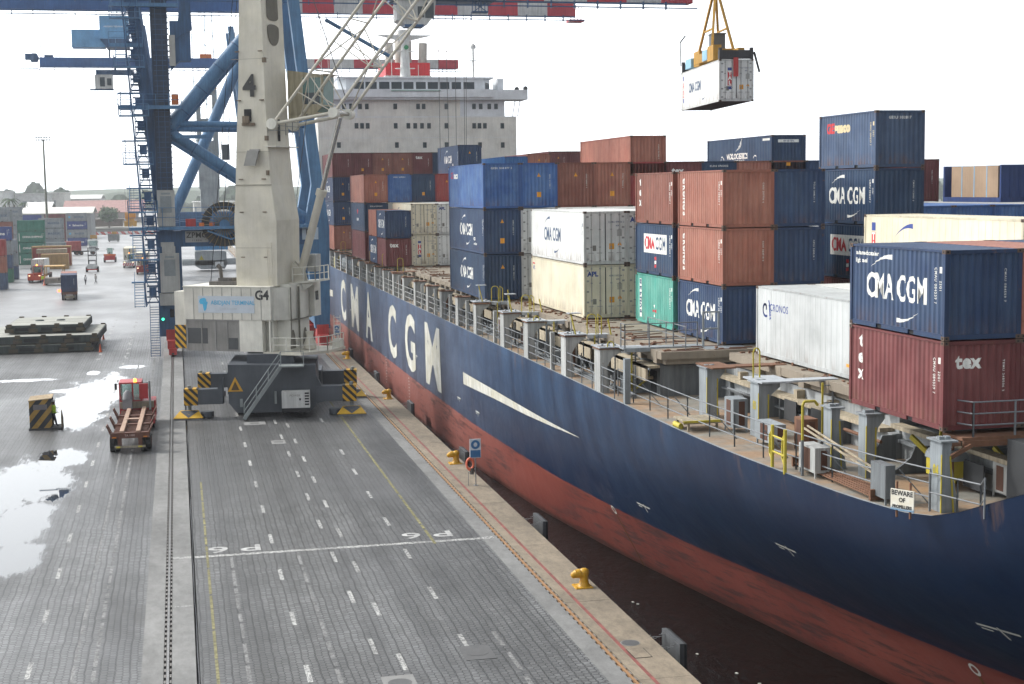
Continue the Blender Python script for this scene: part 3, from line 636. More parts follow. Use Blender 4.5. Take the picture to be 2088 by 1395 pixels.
rb.box(-.98, -30, -4, -.70, YF, -.09); rb.box(.12, -30, -4, .25, YF, -.35); rb.box(14.16, -30, -4, 14.44, YF, -.09)
o = struct(rb.build('rail_beam', [GREYC, WORN]))
qe = MB(); ys = [-30]+[-30+i*9.5 for i in range(1, 20)]+[YF]
yj = 54.9-9.5*9
ys = [yj+i*9.5 for i in range(70) if yj+i*9.5 < YF]
for a, b in zip(ys, ys[1:]): qe.box(14.44, a+.012, -4, EDGE, b-.012, .012+random.uniform(-.003, .003))
struct(qe.build('quay_edge', TANC))
RAILM = plain('crane_rail_steel', (.30, .29, .28), .35, .8); RUSTR = plain('rusty_rail', (.34, .19, .09), .6, .3); DKG = plain('rail_groove', (.025, .023, .022), .9)
for x, mt, lb in ((-.84, RAILM, 'shiny crane rail in its groove along the landside edge of the lanes'), (14.30, RUSTR, 'rust coloured crane rail in its groove beside the quay edge')):
    t = thing('crane_rail', lb, 'rail', (x, 0, 0), group=None)
    MB().box(-.045, -30, -.09, .045, YF, .02).build('rail_head', mt, t)
    MB().box(-.13, -30, -.088, .13, YF, -.07).build('rail_foot', DKG, t)
    b = MB()
    for i in range(260): y = 30+i*.62; b.box(-.125, y, -.07, -.06, y+.3, -.01); b.box(.06, y, -.07, .125, y+.3, -.01)
    b.build('rail_clip', plain('clip_steel', (.2, .19, .18), .7), t)['kind'] = 'stuff'
cb = MB(); pts = [(.185+.02*sin(i*.7)+.015*sin(i*2.1), 25+i*2.5, -.16+.05*sin(i*1.3)) for i in range(52)]; cb.path(pts, .06, 8)
tag(cb.build('power_cable', plain('black_cable', (.02, .02, .022), .25)), 'black power cable lying in the narrow trench beside the left crane rail', 'cable')
# water, far shore
m, t, b = nodes('harbour_water'); v = coords(t, rnd=False)
b.inputs['Base Color'].default_value = (.004, .0035, .003, 1); b.inputs['Roughness'].default_value = .12; b.inputs['IOR'].default_value = 1.33; b.inputs['Specular IOR Level'].default_value = .35
bp = t.nodes.new('ShaderNodeBump'); bp.inputs['Strength'].default_value = .8; bp.inputs['Distance'].default_value = .2
lk(t, noise(t, coords(t, (2.2, 1.0, 1), False), 1, 6, .65), bp.inputs['Height']); lk(t, bp.outputs[0], b.inputs['Normal'])
wt = MB(); wt.quad((-1400, -200, WATER), (3500, -200, WATER), (3500, 1300, WATER), (-1400, 1300, WATER)); struct(wt.build('water', m))
LAND = conc_mat('far_ground', (.26, .25, .22), .3, .05)
ld = MB(); ld.box(-3500, 752, -4, 4500, 2400, -.6); ld.box(-3500, -100, -4, -60.0, 752, -.004)
struct(ld.build('far_land', LAND))
# painted markings
MW = worn('road_paint_white', (.50, .50, .48), (.17, .17, .17)); MY = paint('road_paint_yellow_worn', (.25, .23, .11), .7, 0, .5); MF = worn('road_paint_faded', (.26, .26, .255), (.13, .13, .13)); MR = plain('red_line_paint', (.24, .07, .06), .7, var=.3)
dm = MB()
for x, y0 in ((3.82, 49.0), (6.34, 51.4), (7.10, 49.4), (9.62, 57.8), (-5.5, 51.8)):
    y = y0-6.7*3-.95
    while y < 330:
        if not (94 < y < 100 and x > 9): dm.box(x-.085, y, 0, x+.085, y+1.85, .004)
        y += 6.7
struct(dm.build('lane_dash_marking', MW))
dt = MB()
for x, y0, y1, s in ((-8.05, 150, 245, 4.6), (-5.35, 150, 245, 4.6), (-11.2, 245, 330, 9)):
    y = y0
    while y < y1: dt.box(x-.16, y, 0, x+.16, y+1.3, .004); y += s
struct(dt.build('dot_marking', MW))
fm = MB()
for x, y0, y1, wd in ((1.86, 40, 66, .07), (4.82, 40, 66, .07), (-4.0, 50, 150, .06), (-3.3, 50, 130, .07), (-2.6, 120, 230, .1), (10.9, 40, 52, .08)):
    y = y0
    while y < y1: q = random.uniform(.3, 2.2); fm.box(x-wd+random.uniform(-.02, .02), y, 0, x+wd, min(y1, y+q), .004); y += q+random.uniform(.05, .8)
struct(fm.build('faded_lane_marking', MF))
ym = MB()
for x, y0, y1, wd in ((11.15, 66, 240, .07), (.82, 40, 84, .055)):
    y = y0
    while y < y1: q = random.uniform(.8, 3); ym.box(x-wd, y, 0, x+wd, min(y1, y+q), .005); y += q+random.uniform(.02, .3)
struct(ym.build('yellow_lane_marking', MY))
rm = MB(); rm.box(14.86, -20, .016, 14.99, 240, .02); struct(rm.build('red_safety_marking', MR))
pl = MB(); pl.box(.25, 66.25, 0, 13.45, 66.6, .0045); pl.box(-.70, 66.25, .006, .12, 66.6, .0105); pl.box(13.45, 66.2, .006, 14.0, 66.65, .0105); pl.box(-.6, 58.4, .006, .05, 58.5, .0105)
struct(pl.build('berth_line_marking', MW))
for x, y in ((2.1, 67.6), (11.1, 67.9)):
    b2 = text_bm('P6', 1.6, .02, 1.5, 1.25); me = bpy.data.meshes.new('berth_number_marking'); b2.to_mesh(me); b2.free()
    struct(place(me, 'berth_number_marking', [plain('road_paint_light', (.44, .44, .43), .65, var=.3)], mw=Matrix.Translation((x, y, .0048)) @ Matrix.Rotation(pi, 4, 'Z')))
# covers let into the ground
IRON = plain('cast_iron_cover', (.12, .12, .12), .55, .4); GRC = plain('cover_concrete', (.22, .22, .215), .8)
t = thing('manhole_cover', 'grey square manhole plate with round lid, right of the others among the pavers', 'manhole cover', (9.83, 49.7, 0))
MB().box(-.55, -.8, 0, .55, .8, .012).build('surround', IRON, t); MB().tube((0, 0, .012), (0, 0, .02), .4, 20).build('lid', IRON, t)
t = thing('manhole_cover', 'grey square manhole plate at the bottom edge of the pavers', 'manhole cover', (6.7, 47.2, 0))
MB().box(-.55, -.75, 0, .55, .75, .012).build('surround', GRC, t); MB().tube((0, 0, .012), (0, 0, .02), .4, 20).build('lid', IRON, t)
t = thing('manhole_cover', 'round dark lid on the tan quay edge near the bottom', 'manhole cover', (15.35, 49.3, .014)); MB().tube((0, 0, 0), (0, 0, .012), .32, 24).build('lid', IRON, t); MB().tube((0, 0, 0), (0, 0, .005), .36, 24).build('surround', GRC, t)
t = thing('inspection_hatch', 'tan rectangular hatch plate on the quay edge across the red line', 'hatch', (15.3, 48.1, .014)); MB().box(-.3, -.5, 0, .3, .5, .012).build('lid', TANC, t); MB().box(-.33, -.53, 0, .33, .53, .006).build('surround', DKG, t)
t = thing('drain_grating', 'drain grating in a concrete frame in front of the mobile crane', 'drain', (4.9, 104.6, 0)); MB().box(-.75, -.7, 0, .75, .7, .01).build('surround', GRC, t)
b = MB(); [b.box(-.3+i*.075, -.25, .01, -.26+i*.075, .25, .02) for i in range(8)]; b.build('grate', IRON, t)
t = thing('drain_grating', 'drain grating in a concrete frame between two rows of white dashes', 'drain', (6.0, 96.2, 0)); MB().box(-.45, -.7, 0, .45, .7, .01).build('surround', GRC, t)
b = MB(); [b.box(-.3+i*.075, -.25, .01, -.26+i*.075, .25, .02) for i in range(8)]; b.build('grate', IRON, t)
# bollards
YEL = paint('bollard_yellow', (.62, .33, .015), .4, .35, .25); 
def bollard(y, lb):
    t = thing('mooring_bollard', lb, 'bollard', (15.72, y, .012), scale=.86, group='yellow mooring bollards along the quay edge')
    b = MB(); b.box(-.42, -.42, 0, .42, .42, .05); [b.tube((x, q, .05), (x, q, .08), .035, 6) for x in (-.34, .34) for q in (-.34, .34)]; b.build('base_plate', YEL, t)
    b = MB(); b.lathe((.08, 0, .05), [(.34, 0), (.25, .07), (.21, .25), (.215, .5), (.25, .66), (.22, .78), (.1, .84)], 18)
    P = [(.05, 0, .6), (-.12, 0, .66), (-.3, 0, .64), (-.42, 0, .6)]; R_ = [.24, .22, .21, .17]
    for i in range(3): b.tube(P[i], P[i+1], R_[i], 14, r2=R_[i+1])
    b.lathe((-.42, 0, .6), [(.02, -.17), (.12, -.12), (.17, 0), (.12, .12), (.02, .17)], 14)
    b.build('bollard_head', YEL, t)
for y, lb in ((57.0, 'nearest yellow mooring bollard on the quay edge'), (85.4, 'yellow mooring bollard beside the blue sign with the life ring'), (113.9, 'yellow mooring bollard right of the outrigger pad with black chevrons'), (142.6, 'farthest visible yellow mooring bollard on the quay edge')): bollard(y, lb)
# fenders
FP = paint('fender_panel_grey', (.09, .095, .1), .5, .4, .3); RUB = plain('black_rubber', (.012, .012, .013), .7); CH = plain('chain_steel', (.33, .33, .33), .5, .7)
LBF = ['nearest', 'second nearest', 'third nearest', 'fourth', 'fifth', 'sixth', 'farthest']
for i, y in enumerate((48.5, 68.7, 88.6, 110.2, 130.0, 150.2)):
    t = thing('quay_fender', '%s dark fender panel hung on chains from the quay wall' % LBF[i], 'fender', (0, y, 0), group='fenders along the quay wall')
    MB().box(16.95, 0, -2.6, 17.12, 2.0, .08).build('fender_panel', FP, t)
    MB().box(17.12, 0, -2.6, 17.22, 2.0, .06).build('wear_pad', RUB, t)
    MB().tube((16.3, 1, -1.4), (16.95, 1, -1.4), .5, 16).build('rubber_cylinder', RUB, t)
    for q in (.35, 1.65):
        b = MB()
        for k in range(7):
            x = 16.25+k*.105; z = -.02-.12*sin(pi*k/6); e = .045
            if k % 2: b.box(x-.06, q-.012, z-e, x+.06, q+.012, z-e+.02); b.box(x-.06, q-.012, z+e-.02, x+.06, q+.012, z+e)
            else: b.box(x-.06, q-e, z-.012, x+.06, q-e+.02, z+.012); b.box(x-.06, q+e-.02, z-.012, x+.06, q+e, z+.012)
        b.build('chain', CH, t)
# signs with life rings
def lifesign(y, lb, lb2):
    t = thing('quay_sign', lb, 'sign', (15.5, y, .012)); gm = plain('sign_post_grey', (.25, .26, .27), .5, .6)
    b = MB(); b.tube((.12, 0, 0), (.12, 0, 2.3), .03, 8); b.box(0, -.12, 0, .24, .12, .02); b.path([(-.3, 0, 0), (-.3, 0, .75), (.12, 0, .95)], .018); b.build('post', gm, t)
    MB().box(-.2, -.05, 1.55, .42, .0, 2.6).build('sign_board', plain('sign_white', (.6, .65, .7), .5), t)
    b = MB(); b.box(-.16, -.062, 1.58, .39, -.052, 1.98); b.build('text_panel', plain('sign_blue', (.04, .16, .36), .5), t)
    n = 24; b = MB(); b.add([(.115+.25*cos(2*pi*i/n), -.058, 2.29+.25*sin(2*pi*i/n)) for i in range(n)], [tuple(range(n))]); b.build('symbol_disc', plain('sign_blue', (.04, .16, .36)), t)
    b = MB(); b.add([(.115+.11*cos(2*pi*i/8), -.062, 2.29+.13*sin(2*pi*i/8)) for i in range(8)], [tuple(range(8))]); b.build('symbol', plain('sign_white', (.6, .65, .7), .5), t)
    t2 = thing('life_ring', lb2, 'life ring', (15.3, y-.03, .9)); vs = []; b = MB(); N1, N2 = 22, 8
    for i in range(N1):
        a = 2*pi*i/N1
        for j in range(N2): c_ = 2*pi*j/N2; r = .26+.075*cos(c_); vs.append((r*cos(a)*.75, .07*sin(c_), .33+r*sin(a)*1.15))
    b.add(vs, [(i*N2+j, i*N2+(j+1) % N2, ((i+1) % N1)*N2+(j+1) % N2, ((i+1) % N1)*N2+j) for i in range(N1) for j in range(N2)], 0, True); b.build('ring', plain('life_ring_orange', (.72, .16, .08), .5), t2)
    b = MB(); b.tube((.1, 0, -.25), (.1, .02, .1), .12, 8); b.build('rope_coil', plain('rope_grey', (.1, .09, .08), .9), t2)
lifesign(78.6, 'blue and white safety sign on a post near the quay edge, nearest one', 'orange life ring hanging below the nearest blue sign')
lifesign(150.5, 'far blue safety sign on a post behind the mobile crane', 'orange life ring below the far blue sign')

dr = random.Random(11)
for i in range(6):
    y = dr.uniform(48, 75); xw = dr.uniform(17.6, 19.5); t = thing('floating_litter', 'small pale piece of litter floating on the dark water', 'litter', (xw+max(0, (75-y)*.03), y, WATER+.01), dr.uniform(0, 3), 'litter floating beside the ship')
    MB().box(-.06, -.04, 0, .06, .04, .03).build('litter_piece', plain('litter_white', (.5, .5, .45)), t)
# ---------------------------------------------------------------- the ship
def itp(T, y):
    T = sorted(T)
    if y <= T[0][0]: return T[0][1]
    for (a, p), (b, q) in zip(T, T[1:]):
        if y <= b: return p+(q-p)*(y-a)/(b-a)
    return T[-1][1]
DX = [(20, 26.5), (28, 22.6), (31.2, 21.4), (33, 20.6), (35, 20.1), (36.3, 19.75), (37.9, 19.27), (40, 18.95), (42.8, 18.72), (46.8, 18.36), (51.4, 18.22), (56, 18.2), (300, 18.2)]
TZ = [(20, 11.4), (28, 10.3), (33, 8.4), (35, 7.56), (35.8, 7.28), (37, 7.15), (300, 7.15)]
BX = [(300, 18.22), (112, 18.24), (93, 18.4), (83, 18.75), (75, 19.1), (65, 20.0), (57.8, 21.0), (52.7, 22.0), (45.6, 23.3), (39.5, 24.7), (30, 27.8), (20, 31.5)]
WX = [(300, 18.24), (120, 18.26), (104, 18.4), (92.8, 18.7), (80, 19.6), (69.1, 21.0), (58.8, 22.8), (47.9, 24.8), (40, 26.6), (30, 29.6), (20, 33.5)]
BOOT = 1.1; DECK = 7.1; OLD = 7.36
def smooth(T, y): return (itp(T, y-1.5)+itp(T, y)+itp(T, y+1.5))/3
def hullx(y, z):
    xd, xb, xw, zt = smooth(DX, y), smooth(BX, y), smooth(WX, y), itp(TZ, y)
    if z >= BOOT: s = (zt-z)/(zt-BOOT); return xd+(xb-xd)*max(0, s)**1.75
    return xb+(xw-xb)*(BOOT-z)/3.0
def ship_mat():
    m, t, b = nodes('hull_paint'); v = coords(t, rnd=False)
    sp = t.nodes.new('ShaderNodeSeparateXYZ'); lk(t, v, sp.inputs[0])
    vs = coords(t, (.35, .35, .05), False); strk = noise(t, coords(t, (.55, .55, .035), False), 1, 6, .7)
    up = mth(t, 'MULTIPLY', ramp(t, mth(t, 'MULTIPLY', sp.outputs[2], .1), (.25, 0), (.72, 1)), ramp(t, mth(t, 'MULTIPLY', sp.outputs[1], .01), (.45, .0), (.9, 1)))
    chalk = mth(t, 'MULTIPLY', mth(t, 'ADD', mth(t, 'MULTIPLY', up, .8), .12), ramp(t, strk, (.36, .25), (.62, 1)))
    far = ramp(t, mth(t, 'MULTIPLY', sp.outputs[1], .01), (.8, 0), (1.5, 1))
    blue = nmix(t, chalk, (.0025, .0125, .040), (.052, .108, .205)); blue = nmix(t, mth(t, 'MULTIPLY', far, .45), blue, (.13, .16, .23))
    mot = noise(t, coords(t, (.28, .12, .28), False), 1, 6, .65)
    blue = nmix(t, ramp(t, mot, (.42, .4), (.6, 0)), blue, (.007, .012, .035))
    # overpainted patches with runs above the boot top
    rn = mth(t, 'MULTIPLY', ramp(t, noise(t, coords(t, (.9, .5, .07), False), 1, 3, .5), (.54, 0), (.58, .75)), ramp(t, mth(t, 'MULTIPLY', sp.outputs[2], .1), (.12, 1), (.38, 0)))
    blue = nmix(t, rn, blue, (.022, .028, .055))
    # chipped paint, small pale flecks low on the stern quarter
    fl = mth(t, 'MULTIPLY', ramp(t, noise(t, coords(t, (2.2, 1.6, 4.2), False), 1, 5, .8), (.68, 0), (.705, 1)), mth(t, 'MULTIPLY', ramp(t, mth(t, 'MULTIPLY', sp.outputs[2], .1), (.13, 1), (.4, 0)), mth(t, 'MULTIPLY', ramp(t, noise(t, coords(t, (.2, .13, .3), False), 1, 2), (.46, 0), (.54, 1)), ramp(t, mth(t, 'MULTIPLY', sp.outputs[1], .01), (.58, 1), (.72, .0)))))
    blue = nmix(t, fl, blue, (.42, .42, .40))
    # plate seams
    def seam(o, per, wdt): return ramp(t, mth(t, 'PINGPONG', o, per/2), (0, 1), (wdt, 0))
    sm = mth(t, 'MULTIPLY', mth(t, 'MAXIMUM', seam(sp.outputs[1], 9.6, .02), seam(mth(t, 'ADD', sp.outputs[2], .2), 2.3, .016)), .65)
    blue = nmix(t, sm, blue, (.01, .013, .03))
    rst = mth(t, 'MULTIPLY', ramp(t, noise(t, coords(t, (.8, .8, .1), False), 1, 5, .7), (.58, 0), (.7, .6)), ramp(t, mth(t, 'MULTIPLY', sp.outputs[2], .1), (.6, 0), (.74, 1)))
    blue = nmix(t, rst, blue, (.16, .09, .05))
    rd = nmix(t, ramp(t, noise(t, coords(t, (.3, .14, .3), False), 1, 5), (.3, 0), (.7, 1)), (.155, .036, .028), (.225, .06, .044))
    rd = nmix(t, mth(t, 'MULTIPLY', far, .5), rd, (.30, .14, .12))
    sc = mth(t, 'MULTIPLY', ramp(t, noise(t, coords(t, (1.2, .22, 2.8), False), 1, 7, .75), (.5, 0), (.58, .8)), ramp(t, noise(t, coords(t, (.16, .07, .3), False), 1, 2), (.42, 0), (.55, 1)))
    rd = nmix(t, sc, rd, (.05, .03, .03))
    w2 = ramp(t, mth(t, 'ADD', mth(t, 'MULTIPLY', sp.outputs[2], .25), .5), (.06, 1), (.12, 0)); rd = nmix(t, mth(t, 'MULTIPLY', w2, .7), rd, (.05, .02, .015))
    edge = mth(t, 'ADD', sp.outputs[2], mth(t, 'MULTIPLY', mth(t, 'SUBTRACT', noise(t, coords(t, (1, .7, 1), False), 1, 6, .8), .5), .16))
    c = nmix(t, mth(t, 'GREATER_THAN', edge, BOOT), rd, blue)
    lk(t, c, b.inputs['Base Color']); b.inputs['Roughness'].default_value = .42; b.inputs['Specular IOR Level'].default_value = .22
    bp = t.nodes.new('ShaderNodeBump'); bp.inputs['Strength'].default_value = .6; bp.inputs['Distance'].default_value = .12
    lk(t, noise(t, coords(t, (.5, .42, .55), False), 1, 3, .5), bp.inputs['Height']); lk(t, bp.outputs[0], b.inputs['Normal'])
    return m
SHIP = thing('container_ship', 'huge container ship with faded blue hull, red boot top and white lettering along the quay', 'ship', (17.75, 100, 0))
SHIP.location = (0, 0, 0)
GSH = paint('deck_grey', (.15, .165, .175), .6, .45, .35); GSHL = paint('deck_light_grey', (.26, .29, .31), .6, .4, .3); DKT = paint('deck_tan', (.34, .24, .15), .85, .35, .1); CRR = paint('cream_rusty', (.42, .36, .26), .7, .6, .4)
HCV = paint('hatch_cover_grey', (.24, .205, .16), .8, .7, .1); DARKI = plain('dark_interior', (.035, .038, .042), .9); YLW = paint('safety_yellow', (.46, .38, .04), .5, .2, .2); RSTY = paint('rusty_gear', (.17, .085, .05), .9, .8, .2); LPIL = paint('pillar_pale_grey', (.40, .41, .40), .6, .5, .35); RAILG = paint('rail_grey', (.17, .185, .20), .5, .5, .2)
ysm = [20+i*1.0 for i in range(40)]+[60+i*2 for i in range(30)]+[120+i*6 for i in range(24)]
b = MB(); NZ = 16; rows = []
for y in ysm:
    zt = itp(TZ, y); zs = [-4, -3, -2, -1, 0, .7]+[BOOT+(zt-BOOT)*k/(NZ-6) for k in range(NZ-5)]
    rows.append([(hullx(y, z), y, z) for z in zs])
n = len(rows[0]); b.add([p for r in rows for p in r], [(i*n+j, i*n+j+1, (i+1)*n+j+1, (i+1)*n+j) for i in range(len(rows)-1) for j in range(n-1)], 0, True)
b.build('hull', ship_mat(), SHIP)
b = MB(); NB = len(ysm)      # inner skin of the bulwark and its cap
for i in range(NB-1):
    y0, y1 = ysm[i], ysm[i+1]; [b.quad(*[(hullx(a, itp(TZ, a)+(DECK-.1-itp(TZ, a))*f)+.07, a, itp(TZ, a)+(DECK-.1-itp(TZ, a))*f) for a, f in ((y0, k/4), (y1, k/4), (y1, (k+1)/4), (y0, (k+1)/4))]) for k in range(4)]
    b.quad((smooth(DX, y0)-.012, y0, itp(TZ, y0)+.004), (smooth(DX, y1)-.012, y1, itp(TZ, y1)+.004), (smooth(DX, y1)+.09, y1, itp(TZ, y1)+.004), (smooth(DX, y0)+.09, y0, itp(TZ, y0)+.004))
b.build('gunwale', GSHL, SHIP)
b = MB()
for i in range(NB-1): y0, y1 = ysm[i], ysm[i+1]; b.quad((hullx(y0, DECK)+.05, y0, DECK), (50, y0, DECK), (50, y1, DECK), (hullx(y1, DECK)+.05, y1, DECK))
m_, t_, b_ = nodes('deck_paint_worn'); c_ = nmix(t_, ramp(t_, noise(t_, coords(t_, (.25, .5, 1), False), 1, 7, .7), (.4, 0), (.58, 1)), (.21, .205, .18), (.30, .195, .115)); c_ = nmix(t_, 1, c_, ramp(t_, noise(t_, coords(t_, (1.5, 1.5, 1), False), 1, 8, .8), (.3, .6), (.65, 1.15)), 'MULTIPLY'); lk(t_, c_, b_.inputs['Base Color']); b_.inputs['Roughness'].default_value = .7
b.build('main_deck', m_, SHIP)
MB().quad((50, 20, -4), (50, 258, -4), (50, 258, DECK), (50, 20, DECK)).build('starboard_side', plain('navy_plain', (.02, .04, .1)), SHIP)
# hull lettering
def onhull(bm, name, y0, y1, z0, z1, mat):
    xs = [v.co.x for v in bm.verts]; zs = [v.co.y for v in bm.verts]; a, c = min(xs), max(xs); d, e = min(zs), max(zs)
    for k in range(1, 10):
        bmesh.ops.bisect_plane(bm, geom=bm.verts[:]+bm.edges[:]+bm.faces[:], plane_co=(0, d+(e-d)*k/10, 0), plane_no=(0, 1, 0))
        bmesh.ops.bisect_plane(bm, geom=bm.verts[:]+bm.edges[:]+bm.faces[:], plane_co=(a+(c-a)*k/10, 0, 0), plane_no=(1, 0, 0))
    for v in bm.verts:
        y = y0+(y1-y0)*(v.co.x-a)/(c-a); z = z0+(z1-z0)*(v.co.y-d)/(e-d); v.co = V((hullx(y, z)-.02, y, z))
    me = bpy.data.meshes.new(name); bm.to_mesh(me); bm.free(); return place(me, name, [mat], SHIP)
HL = paint('hull_lettering_white', (.68, .68, .63), .6, .08, .3, .6, 0, (.5, .46, .30))
for ch, y0, y1 in [(c_, a_*1.022, b_*1.022) for c_, a_, b_ in (('C', 165.9, 161.2), ('M', 156.0, 149.6), ('A', 143.9, 138.9), ('C', 127.9, 123.1), ('G', 118.2, 113.0), ('M', 108.2, 101.9))]:
    onhull(text_bm(ch, 1, .03), 'hull_lettering', y0, y1, 1.62, 6.3, HL)
def swoosh(up, lo):
    bm = bmesh.new(); n = 24
    def f(T, s): return itp(T, s)
    ya, yb = up[0][0], up[-1][0]
    for i in range(n):
        a, c = ya+(yb-ya)*i/n, ya+(yb-ya)*(i+1)/n
        q = [(a, itp(lo, a)), (c, itp(lo, c)), (c, itp(up, c)), (a, itp(up, a))]
        bm.faces.new([bm.verts.new((hullx(y, z)-.02, y, z)) for y, z in q])
    me = bpy.data.meshes.new('hull_swoosh'); bm.to_mesh(me); bm.free(); place(me, 'hull_swoosh', [HL], SHIP)
UP = [tuple((lambda p: (p.y, p.z))(AY(px, py, yy))) for px, py, yy in ((942.7, 760, 93.5), (1000, 791, 84.7), (1060, 828, 77), (1115, 862, 71), (1164, 894, 66.4))]
sw_ = lambda T: [(y*1.022, 16.3-(16.3-z)*1.022) for y, z in T]
swoosh(sw_([(93.5, 4.47), (84.7, 4.5), (77, 4.5), (71, 4.52), (66.4, 4.56)]), sw_([(93.5, 3.68), (84.7, 3.95), (77, 4.12), (71, 4.34), (66.4, 4.54)]))
swoosh(sw_([(190, 4.35), (182, 4.4), (174.8, 4.58)]), sw_([(190, 3.5), (182, 3.6), (174.8, 3.8)]))
DM = plain('draught_mark_white', (.55, .55, .5), .6)
for y, z, s in ((61.5, 2.2, 1), (46.3, 3.9, 1), (36, 3.9, 1), (97.5, 2.2, .8), (91.5, 2.1, .8), (160, 3.4, .8), (114.9, 3.2, .6)):
    b = MB()
    for dy, dz, w_, h_ in ((0, 0, 1.4*s, .07), (-.1*s, -.1, .07, .4*s), (.45*s, -.12, .4*s, .05)):
        P = [(y+dy-w_/2, z+dz-h_/2), (y+dy+w_/2, z+dz-h_/2), (y+dy+w_/2, z+dz+h_/2), (y+dy-w_/2, z+dz+h_/2)]
        b.quad(*[(hullx(a, c)-.02, a, c) for a, c in P])
    b.build('load_mark', DM, SHIP)
for y, z0, z1 in ((133, -1.2, 1.2), (119.5, -1.0, .9), (174, 0, 1.5)):
    b = MB(); k = 0; z = z0
    while z < z1: b.quad(*[(hullx(y, c)-.02, a, c) for a, c in ((y, z), (y-.3, z), (y-.3, z+.09), (y, z+.09))]); z += .26
    b.build('draught_marks', DM, SHIP)
RSK = plain('rust_streak', (.14, .065, .02), .8)
for y, z in ((66.5, .95), (41.5, .75)):
    b = MB(); N_ = 16
    for i in range(N_):
        a, c = 2*pi*i/N_, 2*pi*(i+1)/N_
        b.quad(*[(hullx(y+r*cos(q), z+r*sin(q))-.02, y+r*cos(q), z+r*sin(q)) for q, r in ((a, .13), (c, .13), (c, .22), (a, .22))])
    b.build('discharge_outlet', DM, SHIP)
    b = MB(); zz = z-.1
    while zz > WATER: b.quad(*[(hullx(a, c)-.018, a, c) for a, c in ((y-.06, zz), (y-.06, zz-.3), (y+.06, zz-.3), (y+.06, zz))]); zz -= .3
    b.build('rust_streak', RSK, SHIP)
# coamings, ledges and hatch covers
def stiff(b, x, ys, z0, z1, w=.3, t_=.06):
    for y in ys: b.box(x-w, y-t_/2, z0, x, y+t_/2, z1)
cw = MB(); cw.box(20.3, 61.2, OLD, 48, 193, 8.55)
cw.build('hatch_coaming', GSH, SHIP)
b = MB(); stiff(b, 20.3, [61.5+i*2.95 for i in range(45)], OLD, 8.1, .6, .1); b.build('coaming_stiffener', GSH, SHIP, each=True)
b = MB(); y = 61.2
while y < 190: b.box(19.5, y, 7.98, 19.62, y+2.3, 8.56); b.box(19.62, y, 8.46, 20.29, y+2.3, 8.56); b.box(19.8, y+2.3, 8.2, 20.29, y+2.95, 8.5); y += 2.95
b.build('coaming_ledge', CRR, SHIP)
b = MB(); [b.box(20.27, 61.7+i*2.95, OLD+.02, 20.297, 64.0+i*2.95, 8.3) for i in range(42)]; b.build('access_opening', DARKI, SHIP, each=True)
def hatch(y0, y1, x0=20.35, x1=48):
    b = MB(); b.box(x0+.25, y0+.15, 8.56, x1, y1-.15, 8.8); b.box(x0, y0, 8.8, x1, y1, 9.13)
    for i in range(int((y1-y0)/2.2)): yy = y0+.6+i*2.2; b.prism([(x0-.02, yy, 8.58), (x0+.25, yy, 8.58), (x0+.25, yy, 9.1), (x0-.02, yy, 9.1)], (0, .5, 0))
    h = b.build('hatch_cover', HCV, SHIP)
    g = MB()
    for i in range(int((x1-x0)/2.45)):
        for yy in (y0+.3, y1-.45): x = x0+.35+i*2.45; g.box(x, yy, 9.13, x+.2, yy+.15, 9.19); g.tube((x+.5, yy+.1, 9.17), (x+1.6, yy+random.uniform(-.1, .4), 9.17), .03, 5)
    for i in range(int((y1-y0)*3.2)):
        yy = random.uniform(y0+.2, y1-.3); x = x0+random.uniform(.05, 1.6 if random.random() < .7 else 3.4); a = random.uniform(.06, .14)
        g.box(x, yy, 9.13, x+a, yy+random.uniform(.06, .16), 9.13+random.uniform(.03, .12))
        if random.random() < .75: g.tube((x, yy, 9.16), (x+random.uniform(-.3, 1.4), yy+random.uniform(-.5, .9), 9.17), .022, 5)
    g.build('lashing_gear', RSTY, h)['kind'] = 'stuff'
for y0, y1 in ((60.6, 75.9), (76.3, 90.6), (91.4, 105.3), (106, 119.8), (120.6, 134.4), (135.2, 149.2), (149.7, 163.3), (164, 177.4), (178, 192)): hatch(y0, y1)
hatch(44.6, 59.6, 23.1, 48)
g = MB(); [g.box(20.9+i*2.0, 60.8, 9.131, 22.4+i*2.0, 60.95, 9.16) for i in range(2)]; [g.box(x, y, 9.131, x+3.2, y+.16, 9.16) for x, y in ((20.9, 66.6), (21.2, 64.4), (21.6, 62.2))]; g.build('rusty_slot', plain('dark_rust', (.09, .04, .025), .9), SHIP, each=True)
# stern bays: wall, buttresses, ledge
b = MB(); b.box(22.55, 43.6, OLD, 47.8, 60.5, 8.1); b.box(22.85, 43.7, 8.1, 47.8, 60.4, 8.56); b.box(22.9, 30, OLD, 47.8, 43.6, 8.3); b.build('stern_coaming', paint('coaming_pale_grey', (.34, .36, .37), .6, .45, .3), SHIP, each=True)
b = MB(); b.box(22.3, 44, 8.1, 22.845, 60.6, 8.22); b.box(22.45, 36.4, 8.3, 22.88, 43.55, 8.42); [b.box(22.5, y, 8.22, 22.845, y+.3, 8.5) for y in (45.5, 48.2, 51.1, 54, 56.8, 59.3)]; b.build('stern_ledge', CRR, SHIP, each=True)
b = MB(); b.box(22.35, 44.2, 7.72, 22.55, 60.4, 7.78); b.box(22.7, 37, 7.85, 22.9, 43.5, 7.95); [b.box(22.37, y, OLD, 22.55, y+.08, 8.1) for y in (45.2, 47.6, 49.8, 52.4, 55, 57.6, 59.6)]; b.build('wall_stiffener', GSH, SHIP)
b = MB()
for y in (46.6, 52.9, 43.4, 41.2, 58.6): b.prism([(22.6, y, OLD), (21.2, y, OLD), (21.6, y, OLD+.2), (21.95, y, 7.8), (22.1, y, 8.1), (22.6, y, 8.1)], (0, .09, 0))
b.build('buttress', GSH, SHIP, each=True)
